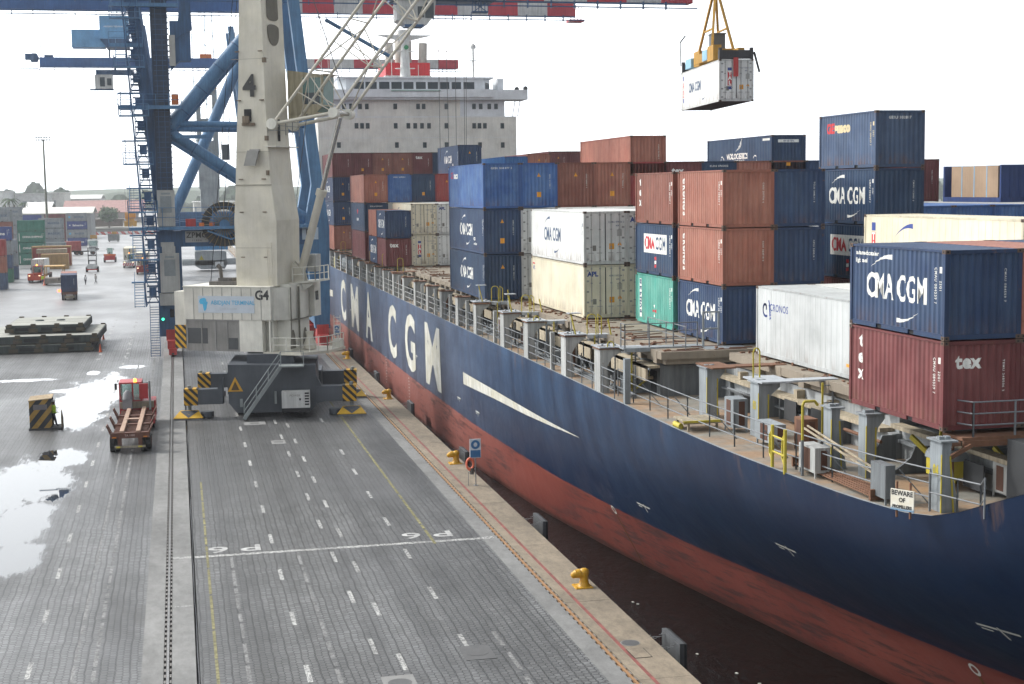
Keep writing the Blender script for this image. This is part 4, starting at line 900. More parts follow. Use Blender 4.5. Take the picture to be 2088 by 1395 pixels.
b = MB(); b.box(22.2, 32, OLD, 22.9, 36.2, 9.05); b.box(23, 36.2, 8.6, 47, 44.2, 9.05); b.box(22.8, 60.4, OLD, 23.1, 60.62, 8.56); b.build('stern_bulkhead', DARKI, SHIP, each=True)
b = MB(); [b.box(22.25, y, OLD+.1, 22.293, y+1.1, OLD+.8) for y in (37.5, 48.2, 50.6)]; b.build('lightening_hole', DARKI, SHIP, each=True)
# big yellow-edged buttress below the platform
b = MB(); y = 64.6; P = [(20.62, y, OLD), (18.9, y, OLD), (19.3, y, OLD+.12), (19.7, y, OLD+.4), (19.95, y, 8.0), (20.05, y, 8.5), (20.62, y, 8.5)]
P2 = [(x, 61.0, z) for x, _, z in P]; MB().prism(P2, (0, .12, 0)).build('buttress', GSHL, SHIP)
b = MB(); [b.beam((x0-.03, 60.98, z0+.03), (x1-.03, 60.98, z1+.03), .1, .06) for (x0, _, z0), (x1, _, z1) in zip(P[1:6], P[2:7])]; b.build('yellow_edge', YLW, SHIP)
# pillars along the rail
def pillar(x, y, w, dy, top, flare, m_, yellow=False, num=None):
    b = MB(); z0 = OLD; H_ = top-z0
    if flare > 0: P = [(x, y, z0), (x+w*1.25, y, z0), (x+w*.9, y, z0+H_*.6), (x+w+flare*.3, y, z0+H_*.8), (x+w+flare, y, z0+H_*.93), (x+w+flare, y, top), (x, y, top)]
    else: P = [(x, y, z0), (x+w+.18, y, z0), (x+w+flare, y, z0+H_*.8), (x+w+flare*.5, y, top), (x, y, top)]
    b.prism(P, (0, dy, 0)); p_ = b.build('support_pillar', m_, SHIP)
    c = MB(); c.box(x-.08, y-.08, top, x+w+max(flare, 0)+.08, y+dy+.08, top+.045); [c.box(x+q, y+dy*.3, top+.045, x+q+.14, y+dy*.3+.16, top+.13) for q in (.02, w*.6)]; c.build('cap_plate', RSTY if num is None and not yellow else GSHL, p_)
    if yellow:
        c = MB(); c.beam((x+w, y-.012, z0), (x+w+min(flare, 0), y-.012, z0+H_*.8), .045, .02, up=(0, 1, 0)); c.beam((x-.012, y, z0), (x-.012, y, top-.3), .02, .05, up=(0, 1, 0)); c.build('yellow_edge', YLW, p_)
    if num:
        b2 = text_bm(num, .42, .02, 1, .7); me = bpy.data.meshes.new('painted_number'); b2.to_mesh(me); b2.free()
        place(me, 'painted_number', [YLW], p_, None, Matrix.Translation((x-.008, y+dy*.5, z0+1.0)) @ Matrix(((0, 0, -1, 0), (-1, 0, 0, 0), (0, 1, 0, 0), (0, 0, 0, 1))))
    return p_
for y in (63.0, 69.0): pillar(17.86, y, .36, .95, 9.08, .6, LPIL)
for y in (77.0, 83.0): pillar(17.86, y, .36, .95, 9.08, .6, LPIL)
for y in (91.1, 97.3, 103.5, 109.4, 115.4, 121.4, 127.4, 133.6, 139.6, 145.6, 151.6, 157.6, 163.6, 169.6, 175.6, 181.6, 187.6): pillar(17.86, y, .32, .85, 9.05, .55, LPIL)
for y in (71.9, 85.7, 94.3, 100.4, 106.5, 112.4, 124.4, 130.4, 136.6): b = MB(); b.box(17.86, y, OLD, 18.06, y+.25, 9.05); b.build('rail_stanchion', LPIL, SHIP)
MB().box(17.86, 57.9, OLD, 18.1, 58.15, 9.05).build('rail_stanchion', GSHL, SHIP)
pillar(19.75, 53.3, .42, .9, 9.1, .3, GSHL, True)
pillar(19.95, 48.6, .36, .8, 9.1, .45, GSHL, True, '03')
pillar(19.85, 42.4, .34, .6, 9.1, -.08, GSHL, True)
pillar(20.3, 40.9, .3, .55, 9.1, .3, GSHL, True)
pillar(20.05, 35.9, .36, .65, 9.1, -.12, GSHL, True, '04')
pillar(22.7, 34.4, .5, .7, 9.0, .2, GSH, True)
# rails
def rail(pts, h=1.05, n=3, r=.02, name='railing', m_=None, par=SHIP, sp=1.7):
    b = MB()
    for p, q in zip(pts, pts[1:]):
        p, q = V(p), V(q); L = (q-p).length; k = max(1, int(round(L/sp)))
        for i in range(k+1): a = p+(q-p)*i/k; b.tube(a, a+V((0, 0, h)), r*1.3, 6)
        for j in range(n): z = V((0, 0, h*(j+1)/n)); b.tube(p+z, q+z, r, 6, cap=False)
    return b.build(name, m_ or RAILG, par)
yy = [36.2+i*2.2 for i in range(14)]
rail([(smooth(DX, y)+.12, y, OLD) for y in yy if y < 61], sp=2.2)
b = MB()
for y in (37.4, 41, 45, 49, 53, 57): x = smooth(DX, y)+.12; b.beam((x, y, OLD+.85), (x+.75, y-.3, OLD), .05, .03)
b.build('rail_brace', RAILG, SHIP)
for y0, y1 in ((61, 77), (78, 91), (92, 104), (104, 135), (135, 190)): rail([(17.92, y0, OLD), (17.92, y1, OLD)], m_=LPIL if y0 > 100 else RAILG)
rail([(smooth(DX, y)+.1, y, OLD) for y in (36.2, 35.2, 34.4)]+[(19.75, 33.2, OLD+.4)], .95, 2)
# grey working platforms on the pillars, ladders with yellow hoops
PLG = paint('platform_grey', (.40, .43, .46), .5, .25, .2)
def hoop(x, y, z, w=.5, h=1.0, ax_='x'):
    b = MB(); P = [(x, y, z), (x, y, z+h-.15), (x+w*.2, y, z+h-.03), (x+w*.5, y, z+h), (x+w*.8, y, z+h-.03), (x+w, y, z+h-.15), (x+w, y, z)]
    b.path(P, .028, 6); return b
def ladder(x, y, z0, z1, m_=None, yel=True, par=SHIP):
    b = MB(); b.box(x-.03, y-.03, z0, x+.03, y+.03, z1); z = z0+.25
    c = MB(); c.box(x+.37, y-.03, z0, x+.43, y+.03, z1)
    while z < z1: c.tube((x, y, z), (x+.4, y, z), .018, 5); z += .28
    l = c.build('ladder', m_ or RAILG, par); b.build('ladder_rail', YLW if yel else RAILG, l); return l
for y, hp in ((83.2, 1), (77.2, 0), (69.2, 1), (63.2, 0), (91.6, 1)):
    b = MB(); b.box(17.8, y-.3, 9.14, 18.95, y+1.1, 9.19); b.box(18.95, y-.25, 9.1, 20.3, y+.45, 9.15); b.box(18.95, y-.25, 8.98, 20.3, y-.2, 9.1)
    [b.box(18+.3*i, y+.1, 9.19, 18.1+.3*i, y+.25, 9.3) for i in range(3)]; p_ = b.build('lashing_platform', PLG, SHIP)
    ladder(19.3, y-.3, OLD, 9.1)
    if hp:
        h = hoop(18.95, y-.2, 9.15, .45); h.path(hoop(19.5, y-.2, 9.15, .45).v and [(19.5, y-.2, 9.15), (19.5, y-.2, 10.0), (19.7, y-.2, 10.14), (19.9, y-.2, 10.0), (19.9, y-.2, 9.15)], .028); h.build('yellow_hoop', YLW, p_)
        c = MB(); c.beam((18.1, y-.25, 10.25), (18.35, y-.25, 9.2), .1, .05); c.beam((20.2, y-.3, 9.9), (20.4, y-.3, 8.9), .1, .05); c.build('yellow_arm', YLW, p_)
        c = MB(); c.box(18.0, y-.35, 10.2, 18.6, y+.2, 10.24); c.tube((18.2, y, 9.19), (18.2, y, 10.2), .03); c.build('lamp_post', PLG, p_)
    else: c = hoop(18.2, y-.2, 9.19, .3, .25); c.build('yellow_hoop', YLW, p_)
# railed bridge platform in front of the lone white reefers
b = MB(); b.box(18.6, 60.5, 9.14, 22.3, 61.3, 9.19); b.box(22.0, 59.4, 9.1, 24.0, 60.5, 9.15); b.box(18.65, 60.5, 9.02, 22.3, 60.55, 9.14); [b.box(x, 60.7, OLD+.9, x+.1, 60.8, 9.1) for x in (20.3, 20.9, 21.0)]
pl_ = b.build('access_platform', GSHL, SHIP)
rail([(18.7, 61.2, 9.2), (18.7, 60.6, 9.2), (22.0, 60.6, 9.2)], 1.05, 3, .022, 'railing', RAILG, pl_, 1.1); rail([(21.3, 60.7, 9.2), (21.3, 66, 9.2)], 1.0, 2, .02, 'railing', RAILG, pl_, 2.6)
rail([(22.2, 60.4, 9.2), (22.9, 60.4, 9.2)], 1.5, 2, .04, 'gate', GSHL, pl_)
ladder(21.9, 60.3, OLD, 9.1)
b = MB(); b.box(19.75, 52.7, 9.145, 20.7, 54.6, 9.2); b.box(20.7, 53.2, 9.1, 23, 53.9, 9.16); b.build('lashing_platform', RSTY, SHIP)
b = MB(); b.box(19.9, 48.2, 9.15, 21.1, 50, 9.21); b.box(21.1, 48.6, 9.1, 23.0, 49.2, 9.17); b.box(22.85, 48.6, 8.45, 22.95, 48.7, 9.1); p_ = b.build('lashing_platform', PLG, SHIP)
hoop(20.1, 49.5, 9.21, .25, 1.1).build('yellow_hoop', YLW, p_); ladder(22.2, 48.2, OLD, 9.1)
ladder(21.5, 38.6, OLD, 9.0, RSTY)
# platform with railing under the nearest stack
b = MB(); b.box(21.0, 36.5, 9.0, 26.5, 37.6, 9.08); b.box(20.6, 36.4, 8.9, 20.9, 37.0, 9.0); b.beam((20.4, 36.4, 8.55), (21.2, 36.4, 8.9), .1, .1); b.box(21.0, 36.45, 8.85, 26.5, 36.5, 9.0)
p_ = b.build('stern_platform', RSTY, SHIP); rail([(21.0, 37.5, 9.08), (21.35, 36.55, 9.08), (26.5, 36.55, 9.08)], 1.0, 3, .024, 'railing', RAILG, p_, 1.25)
# deck gear
b = MB(); b.box(17.9, 50.6, OLD+.3, 19.2, 51.9, OLD+.36); b.box(17.8, 50.5, OLD+.26, 19.3, 50.6, OLD+.34); [b.box(x, y, OLD, x+.08, y+.08, OLD+.3) for x in (18, 19.1) for y in (50.6, 51.8)]; b.build('hatch_table', CRR, SHIP)
b = MB(); b.box(17.8, 50.48, OLD+.3, 19.32, 50.56, OLD+.37); b.tube((17.95, 51.2, OLD+.1), (17.95, 51.9, OLD+.1), .1, 10); b.build('yellow_trim', YLW, SHIP)
def cabinet(x, y, w_, d, h, m_, nm='deck_cabinet', z=OLD+.15, rusty=True):
    b = MB(); b.box(x, y, z, x+w_, y+d, z+h); [b.box(q, r, OLD, q+.05, r+.05, z) for q in (x, x+w_-.05) for r in (y, y+d-.05)]; o = b.build(nm, m_, SHIP)
    if rusty: c = MB(); c.box(x+w_*.38, y-.012, z+.08, x+w_*.8, y, z+h-.08); c.box(x-.012, y+d*.3, z+.06, x, y+d*.75, z+h-.06); c.build('open_front', plain('dark_rust', (.09, .04, .025), .9), o)
    return o
cabinet(19.5, 49.9, .55, .9, .95, GSHL); cabinet(20.3, 45.5, .5, .8, .85, RSTY); cabinet(19.5, 46.3, .5, 1.4, .6, GSHL)
cabinet(18.75, 41.2, .5, 1.2, .7, LPIL); cabinet(22.55, 36.7, .7, .8, .75, LPIL); cabinet(19.05, 37.2, .3, .9, .85, GSH, rusty=False)
b = MB(); [b.box(18.95+.09*i, 37.8, OLD+.1+.02*i, 19.0+.09*i, 43.4, OLD+.14+.02*i) for i in range(6)]; b.box(18.9, 37.8, OLD+.02, 19.5, 37.9, OLD+.3); b.box(18.9, 43.2, OLD+.02, 19.5, 43.3, OLD+.3); b.build('stowed_gangway', RSTY, SHIP)
b = MB(); b.beam((19.6, 44.0, OLD+1.0), (19.35, 38.2, OLD+.55), .06, .04); b.beam((19.75, 44.0, OLD+1.05), (19.5, 38.2, OLD+.6), .05, .04); b.build('stowed_plank', CRR, SHIP, each=True)
b = MB()
for y in (43.2, 42.2): b.tube((18.2, y, OLD), (18.2, y, OLD+1.25), .06, 8); b.path([(18.2, y+.05, OLD+1.1), (18.2, y+.22, OLD+.95), (18.2, y+.22, OLD+.4), (18.2, y+.05, OLD+.25)], .03)
b.tube((18.2, 43.2, OLD+.5), (18.2, 42.2, OLD+.5), .03); b.tube((18.2, 43.2, OLD+.95), (18.2, 42.2, OLD+.95), .03); b.build('boarding_gate', YLW, SHIP)
b = MB(); b.tube((18.6, 41.8, OLD), (18.6, 41.8, OLD+1.0), .05, 8); b.build('davit_post', RAILG, SHIP)
b = MB(); b.path([(18.6, 41.8, OLD+1.0), (18.6, 41.8, OLD+2.0), (18.65, 41.8, OLD+2.12), (19.0, 41.8, OLD+2.12), (19.1, 41.8, OLD+1.98)], .045, 8); b.build('davit_arm', YLW, SHIP)
t_ = MB(); t_.box(21.6, 38.6, OLD+.3, 22.4, 39.6, OLD+.75); yb = t_.build('life_vest_chest', YLW, SHIP)
b = MB(); N_ = 8
for i in range(N_):
    a, c = pi*i/N_, pi*(i+1)/N_; P = [(22.0-.43*cos(q), y, OLD+.75+.32*sin(q)) for q in (a, c) for y in (38.55, 39.65)]; b.quad(P[0], P[2], P[3], P[1])
b.add([(22.0-.43*cos(pi*i/N_), 38.55, OLD+.75+.32*sin(pi*i/N_)) for i in range(N_+1)], [tuple(range(N_+1))]); b.build('chest_cover', GSHL, yb)
b = MB(); b.beam((23.0, 38.2, 8.5), (23.4, 36.5, OLD+.1), .12, .1); b.beam((21.95, 41.2, 8.4), (22.5, 39.4, OLD+.05), .1, .14); b.build('stair_stringer', YLW, SHIP, each=True)
# beware sign
sg = sub('warning_sign', SHIP); sg['label'] = 'white warning board with blue lower edge'
c0 = V((18.62, 35.4, 7.85)); ex = V((.62, -1.05, 0)).normalized()*-1; ex = -ex
nrm = V((ex.y, -ex.x, 0)).normalized()
b = MB(); W2, H2 = .36, .29; P = [c0+ex*sx*W2+V((0, 0, sz*H2)) for sx, sz in ((-1, -1), (1, -1), (1, 1), (-1, 1))]; b.prism(P, -nrm*.04)
m, t, bb = nodes('warning_board'); tc = t.nodes.new('ShaderNodeTexCoord'); s_ = t.nodes.new('ShaderNodeSeparateXYZ'); lk(t, tc.outputs['Object'], s_.inputs[0])
c = nmix(t, ramp(t, mth(t, 'ADD', mth(t, 'MULTIPLY', s_.outputs[2], 1.0), -7.53), (.03, 1), (.14, 0)), nmix(t, ramp(t, noise(t, coords(t), 4, 5), (.4, 0), (.7, .5)), (.7, .68, .6), (.6, .5, .3)), (.05, .2, .38)); lk(t, c, bb.inputs['Base Color'])
b.build('board', m, sg)
for i, (s, sz) in enumerate((('BEWARE', .19), ('OF', .17), ('PROPELLERS', .12))):
    b2 = text_bm(s, sz, .006, 1, .92); me = bpy.data.meshes.new('lettering'); b2.to_mesh(me); b2.free(); o = c0+V((0, 0, .19-.19*i))+nrm*.006
    place(me, 'lettering', [BLKL], sg, None, Matrix(((ex.x, 0, nrm.x, o.x), (ex.y, 0, nrm.y, o.y), (0, 1, 0, o.z), (0, 0, 0, 1))))
b = MB(); [b.beam(c0+ex*q+V((0, 0, -.5))-nrm*.06, c0+ex*q+V((0, 0, .5))-nrm*.06, .05, .05) for q in (-.2, .22)]; b.build('sign_post', RSTY, sg, each=True)
# small gear beside the rail further forward
GRN = plain('lamp_green', (.02, .12, .06)); 
for y in (66.5, 60.5, 80, 95): b = MB(); b.tube((20.0, y, 8.0), (20.4, y, 8.0), .1, 10); b.tube((19.7, y, 8.0), (20.0, y, 8.0), .07, 8, 1); b.build('flood_lamp', [GRN, CRR], SHIP)
for y in (79.5, 118, 98): MB().box(19.9, y, OLD+.2, 20.2, y+.5, OLD+1).build('fire_hose_box', plain('fire_red', (.42, .03, .03), .5), SHIP)
for y in (72.5, 82.3, 88.5, 96.5, 108, 131): cabinet(18.9, y, .5, .9, .9, LPIL if y < 100 else RSTY, 'deck_cabinet')
MB().box(17.98, 176.3, OLD, 18.6, 178.3, OLD+1.15).build('yellow_locker', YLW, SHIP)
b = MB(); b.box(18.0, 160, OLD+.5, 18.5, 172, OLD+1.35); [b.box(17.96, 160+i*1.2, OLD+.45, 17.99, 160.1+i*1.2, OLD+1.4) for i in range(10)]; b.build('stowed_accommodation_ladder', GSHL, SHIP)
for y in (174, 147.5, 138.3, 128.5): hoop(18.4, y, 9.15, .5, 1.2).build('yellow_hoop', YLW if y < 140 else paint('hoop_orange', (.6, .35, .05), .5, .3), SHIP); MB().box(17.9, y-.3, 9.1, 20.3, y+1.2, 9.15).build('lashing_platform', RSTY, SHIP)

def settle(o):
    if o.name.split('.')[0] in ('hull', 'gunwale', 'main_deck', 'starboard_side', 'hull_lettering', 'hull_swoosh', 'load_mark', 'draught_marks', 'discharge_outlet', 'rust_streak', 'hatch_cover', 'rusty_slot'): return
    if o.name.startswith('warning_sign'): o.location = (.5, .95, -.19); return
    if o.type == 'MESH':
        me = o.data; ys_ = [v.co.y for v in me.vertices]; txt_ = o.matrix_local.translation.length > .01
        zf = lambda z: 7.1+(z-OLD)*(2.0/1.74) if z < 9.1 else 9.1+(z-9.1)
        if txt_: p_ = o.matrix_local.translation.copy(); M_ = o.matrix_local.copy(); M_.translation = V((p_.x*1.027, p_.y*1.027, zf(p_.z))); o.matrix_local = M_
        else:
            near = sum(ys_)/len(ys_) < 62
            for v in me.vertices: x, y, z = v.co; v.co = V((x*1.027, y*1.027, zf(z))) if near else V((x+(.42 if x < 19.6 else .2), y, zf(z)))
    for c in o.children: settle(c)
for o_ in list(SHIP.children): settle(o_)
# ---- deckhouse
WTS = paint('deckhouse_cream', (.74, .72, .66), .6, .22, .1, .5, 0, (.78, .78, .74)); WTB = paint('deckhouse_white', (.74, .77, .80), .6, .1, .05); GLS = plain('deckhouse_glass', (.035, .05, .06), .15)
DH = sub('deckhouse', SHIP)
b = MB(); b.box(18.6, 196, DECK, 45.3, 212, 25.95); b.box(18.9, 196, 25.95, 43.7, 211.9, 28.2); b.build('accommodation_block', WTS, DH)
b = MB(); b.box(18.9, 195.985, 26.05, 23.8, 196, 28.2); b.box(37.6, 195.985, 26.05, 43.71, 196, 28.2)
b.build('white_repaint', WTB, DH)
b = MB(); b.box(15.6, 195.2, 28.2, 46.75, 199.5, 29.5); b.box(22.2, 194.9, 28.5, 41.9, 195.2, 29.55); b.box(15.8, 199.5, 28.2, 46.7, 199.6, 28.4); b.build('bridge_deck', WTB, DH)
b = MB(); b.box(22.4, 196, 29.5, 41.0, 206, 31.1); b.box(21.2, 195.8, 31.0, 42.2, 206.3, 31.2); b.box(43.0, 197, 29.5, 43.8, 200, 31.1); b.prism([(41.0, 196, 29.5), (42.0, 197.5, 29.5), (42.0, 206, 29.5), (41.0, 206, 29.5)], (0, 0, 1.6)); b.prism([(22.4, 196, 29.5), (21.4, 197.5, 29.5), (21.4, 206, 29.5), (22.4, 206, 29.5)], (0, 0, 1.6)); b.build('wheelhouse', WTB, DH)
WXS = [(722-6, 747), (749+2, 769), (774, 793), (798, 818), (822, 842), (847, 867), (872, 892), (896, 916), (921, 941), (946, 966)]
for i, (a, c) in enumerate([(722, 742), (745, 768), (773, 794), (798, 819), (823, 843), (848, 868), (872, 893), (897, 916), (921, 940), (945, 967)]):
    p0, p1 = AY(a, 172, 196), AY(c, 172, 196); MB().box(p0.x, 195.97, 29.62, p1.x, 195.99, 30.55).build('bridge_window', GLS, DH)
MB().quad((41.15, 196.1, 29.62), (41.9, 197.3, 29.62), (41.9, 197.3, 30.5), (41.15, 196.1, 30.5)).build('bridge_window', GLS, DH)
b = MB(); b.tube((28.2, 194.85, 29.35), (34.8, 194.85, 29.35), .09, 6); b.build('window_wash_pipe', plain('pale_green', (.3, .42, .38)), DH)
def portholes(pxs, py, w_=8, h_=10):
    for x in pxs:
        p = AY(x, py, 196); b = MB(); b.box(p.x-.25, 195.955, p.z-.36, p.x+.25, 195.97, p.z+.36); b.build('cabin_window', GLS if x % 3 else plain('window_grey', (.14, .17, .17), .3), DH)
PZ = .2682
portholes([640+q*PZ for q in (228, 283, 350, 402, 618, 792, 834, 1007, 1217, 1268, 1333, 1384)], 810*PZ)
portholes([640+q*PZ for q in (186, 324, 366, 409, 622, 718, 770, 822, 875, 1007, 1218, 1259, 1300, 1432)], 957*PZ)
portholes([640+q*PZ for q in (190, 631, 843, 1009, 1263, 1436)], 1103*PZ)
b = MB(); b.box(18.6, 195.98, 25.9, 45.35, 195.995, 26.0); b.box(18.6, 195.98, 23.2, 45.3, 195.995, 23.24); b.build('deck_line', WTB, DH)
b = MB(); b.tube((45.6, 196.5, 25.95), (46.0, 196.5, 28.2), .06); b.tube((44.9, 196.5, 25.95), (45.3, 196.5, 28.2), .06); b.build('wing_strut', WTB, DH, each=True)
b = MB(); [b.tube((x, 195.3, z), (x, 195.6, z), .3, 12) for x, z in ((43.1, 28.95), (45.3, 29.6), (46.5, 29.7))]; b.build('search_light', plain('dark_grey', (.08, .09, .09)), DH, each=True)
FN = sub('funnel', SHIP); WF = paint('funnel_white', (.66, .66, .64), .6, .1, .2)
MB().box(29.3, 208, 31.1, 35.9, 216, 32.3).build('funnel_base', WF, FN); MB().box(29.4, 208.1, 32.3, 35.7, 215.9, 34.1).build('funnel_band', paint('funnel_red', (.55, .03, .04), .5, .05, .2), FN)
b = MB(); b.tube((30.1, 209, 33.9), (30.0, 209, 36.9), .6, 12); b.tube((34.8, 209, 33.9), (34.9, 209, 36.9), .6, 12); b.lathe((32.2, 210, 33.9), [(1.2, 0), (1.2, 3.6), (.9, 4.4), (.5, 4.7)], 14); b.build('exhaust_pipe', plain('exhaust_grey', (.42, .40, .36), .7), FN, each=True)
b = MB(); b.lathe((30.9, 200, 31.1), [(.75, 0), (.6, 3), (.5, 4.6), (.8, 5.6), (.9, 6.6)], 12); b.prism([(27.2, 200, 37.1), (34.7, 200, 37.1), (31.8, 200, 36.4), (30.1, 200, 36.4)], (0, .8, 0)); [b.box(30.9-w_, 199.6, z, 30.9+w_, 200.4, z+.08) for w_, z in ((1.3, 34.9), (1.3, 32.6))]; b.build('radar_mast', WF, SHIP)
b = MB(); b.tube((31.0, 199.4, 35.4), (31.0, 199.2, 35.4), .3, 12); b.build('mast_lamp', plain('mast_green', (.03, .25, .1)), SHIP)
b = MB(); b.tube((40.9, 203, 31.1), (40.9, 203, 35.6), .14, 8); b.lathe((40.9, 203, 35.9), [(.05, -.4), (.4, -.2), (.4, .2), (.05, .45)], 10); b.box(40.4, 202.9, 33.9, 41.4, 203.1, 34.05); b.build('antenna_mast', WF, SHIP)
b = MB(); [b.tube((x, 203, 31.1), (x, 203, z), .05, 6) for x, z in ((19.9, 45), (22.6, 40), (39.9, 33.5), (33.2, 33.4), (29.5, 36))]
for i in range(14): b.tube((19.9, 203, 31+i), (20.9 if i % 2 else 19.4, 203, 31.6+i), .03, 4)
b.tube((20.9, 203, 31), (20.6, 203, 44), .04, 5); b.build('aerial', WF, SHIP)

# pipes, lockers, coils and fittings crowded along the side passage
rg = random.Random(21)
for y0 in range(61, 190, 6):
    b = MB()
    for k in range(9):
        y = y0+rg.uniform(0, 5.6); x = rg.uniform(18.9, 19.9); kd = rg.random()
        if kd < .35: b.box(x, y, DECK, x+rg.uniform(.1, .35), y+rg.uniform(.1, .6), DECK+rg.uniform(.2, .9))
        elif kd < .7: b.tube((x, y, DECK), (x, y, rg.uniform(7.9, 9.0)), rg.uniform(.025, .07), 6)
        else: b.tube((x, y, DECK+.2), (x, y+rg.uniform(.6, 2.5), DECK+.2+rg.uniform(-.05, .5)), .05, 6)
    b.tube((19.3, y0, DECK+.15), (19.3, y0+6, DECK+.15), .08, 6); b.tube((19.1, y0, DECK+.12), (19.1, y0+6, DECK+.12), .05, 6); b.tube((19.95, y0, 8.35), (19.95, y0+6, 8.35), .05, 6)
    b.build('deck_fittings', [RSTY, GSH, CRR][y0 % 3], SHIP)['kind'] = 'stuff'
for y in (45.2, 56.2):
    b = MB()
    for k in range(2): a = rg.uniform(0, 6.28); b.tube((21.6+.5*cos(a), y+.5*sin(a), DECK), (21.6+.5*cos(a), y+.5*sin(a), DECK+rg.uniform(.1, .9)), .04, 6)
    b.tube((22.2, y-1.5, 7.9), (22.2, y+1.2, 7.9), .06, 6); b.box(22.2, y-.5, DECK, 22.5, y, DECK+.7); b.build('deck_fittings', [GSH, RSTY][int(y) % 2], SHIP)['kind'] = 'stuff'
# ---------------------------------------------------------------- ship-to-shore gantry cranes
BLU = paint('crane_blue', (.085, .205, .37), .5, .12, .25, .5); BLD = paint('crane_blue_shaded', (.04, .11, .235), .5, .2, .3); REDC = paint('crane_red', (.48, .05, .045), .5, .15, .25); WHC = paint('crane_white', (.58, .58, .58), .5, .1, .25)  # the darker blue has the shade on the backlit landside parts painted in
BREW = paint('boom_red', (.50, .045, .07), .5, .05, .2); CABW = paint('cab_white', (.52, .53, .52), .5, .15, .25); BOXG = paint('cabinet_grey', (.42, .42, .40), .5, .1, .15); ORG = paint('orange_paint', (.62, .16, .03), .5, .15, .2); YEC = paint('spreader_yellow', (.50, .27, .035), .6, .7, .3)
GLT = plain('green_tinted_glass', (.12, .22, .2), .08)
def txt(s, sz, M, mat, par, name='lettering', bold=.02, sp=1, sx=1):
    b2 = text_bm(s, sz, bold*sz, sp, sx); me = bpy.data.meshes.new(name); b2.to_mesh(me); b2.free(); return place(me, name, [mat], par, None, M)
def MF_(x, y, z): return Matrix(((1, 0, 0, x), (0, 0, -1, y), (0, 1, 0, z), (0, 0, 0, 1)))       # art plane facing -Y
def px_x(px, py, Y): return AY(px, py, Y).x
def sts(Y, label, gz, xl, xr, segs, depth=2.4, d2=12, br=True, lx=-.8, sx=14.35, top=47, lean=2.6, lw=1.3):
    t = thing('gantry_crane', label, 'crane', (0, 0, 0))
    for yy, nm in ((Y, 0), (Y+d2, 1)):
        b = MB(); b.prism([(lx-1.2, yy, 1.9), (lx+1.2, yy, 1.9), (lx+1.2, yy, 12.5), (lx-1.2, yy, 12.5)], (0, 1.6, 0)); b.prism([(lx-.9-.0, yy+.1, 12.5), (lx+.5, yy+.1, 12.5), (lx-lean-.9, yy+.1, top), (lx-lean-1.9, yy+.1, top)], (0, 1.4, 0)); b.build('landside_leg', BLD, t)
        b = MB(); b.prism([(sx-.75, yy, 2.2), (sx+.75, yy, 2.2), (sx+.95, yy, 12.5), (sx-1.6, yy, 12.5)], (0, 1.6, 0)); b.prism([(sx-1.6, yy+.004, 12.5), (sx+.95, yy+.004, 12.5), (sx+.5, yy+.004, 16), (sx-lean-.1, yy+.004, top), (sx-lean-1.15, yy+.004, top), (sx-.75, yy+.004, 17)], (0, 1.5, 0)); b.build('seaside_leg', BLU, t)
        b = MB(); b.box(lx+1.2, yy+.1, 10.9, sx-1.5, yy+1.5, 12.6); b.build('portal_beam', BLD, t)
        if br:
          b = MB(); b.tube((lx, yy+.7, 22.3), (lx+12.2, yy+.7, 36.5), .72, 14); b.tube((lx+12.2, yy+.7, 36.5), (sx-lean-.6, yy+.7, 38.8), .75, 14); b.build('diagonal_brace', BLU, t)
          b = MB(); B0, B1 = V((lx, yy+.7, 22.3)), V((lx+12.2, yy+.7, 36.5)); C0, C1 = V((lx, yy+.7, 22.6)), V((sx-1.2, yy+.7, 13.4)); [b.tube(B0+(B1-B0)*f, B0+(B1-B0)*(f+.006), .76, 14) for f in (.15, .3, .45, .6, .75, .9)]; [b.tube(C0+(C1-C0)*f, C0+(C1-C0)*(f+.006), .59, 14) for f in (.2, .4, .6, .8)]; b.build('weld_ring', BLD, t, each=True)
          b = MB(); b.tube((lx, yy+.7, 22.6), (sx-1.2, yy+.7, 13.4), .55, 14); b.build('lower_brace', BLU, t)
          b = MB(); b.tube((lx, yy+.7, 23.2), (sx-1, yy+.7, 23.0), .32, 10); b.build('tie_tube', BLU, t)
        for x in (lx, sx):
            b = MB(); b.box(x-.5, yy-1.6, .75, x+.5, yy+3.2, 1.6); b.box(x-.6, yy-.2, 1.5, x+.6, yy+1.6, 2.6); [b.box(x-.4, q, .2, x+.4, q+1.3, .85) for q in (yy-1.9, yy-.4, yy+1.1, yy+2.5)]; o = b.build('bogie', REDC, t)
            b = MB(); [b.tube((x-.12, q, .32), (x+.12, q, .32), .32, 14) for q in [yy-1.6+i*.75 for i in range(7)]]; b.build('wheel', plain('wheel_steel', (.04, .04, .04), .5), o, each=True)
    for x in (lx, sx): b = MB(); b.box(x-.6, Y+1.6, 2.4, x+.6, Y+d2, 3.6); b.build('sill_beam', BLU if x > 5 else BLD, t)
    yc = Y+d2/2
    b = MB(); b.box(xl, yc-.9, gz+.7, px_split(segs, yc), yc+.9, gz+.7+depth); b.build('girder', paint('girder_blue', (.045, .13, .33), .5, .05, .2), t)
    b = MB(); b.box(xl-.5, yc-1.6, gz, xr+.3, yc-1.5, gz+.12); b.box(xl, yc-1.4, gz+.45, xr-1, yc-1.2, gz+.6)
    n = int((xr-xl)/2.6); [b.box(xl+i*2.6, yc-1.62, gz-.1, xl+i*2.6+.07, yc-1.1, gz+.75) for i in range(n)]; b.build('walkway', BLD, t)
    for x0, x1, red in segs: MB().box(x0, yc-.9, gz+.7, x1, yc+.9, gz+.7+depth).build('boom_section', BREW if red else WHC, t)
    return t, yc
def px_split(segs, yc): return segs[0][0]
def SG(yc, py, *pr):
    out = []; red = True
    for a, c, r in pr: out.append((px_x(a, py, yc), px_x(c, py, yc), r))
    return out
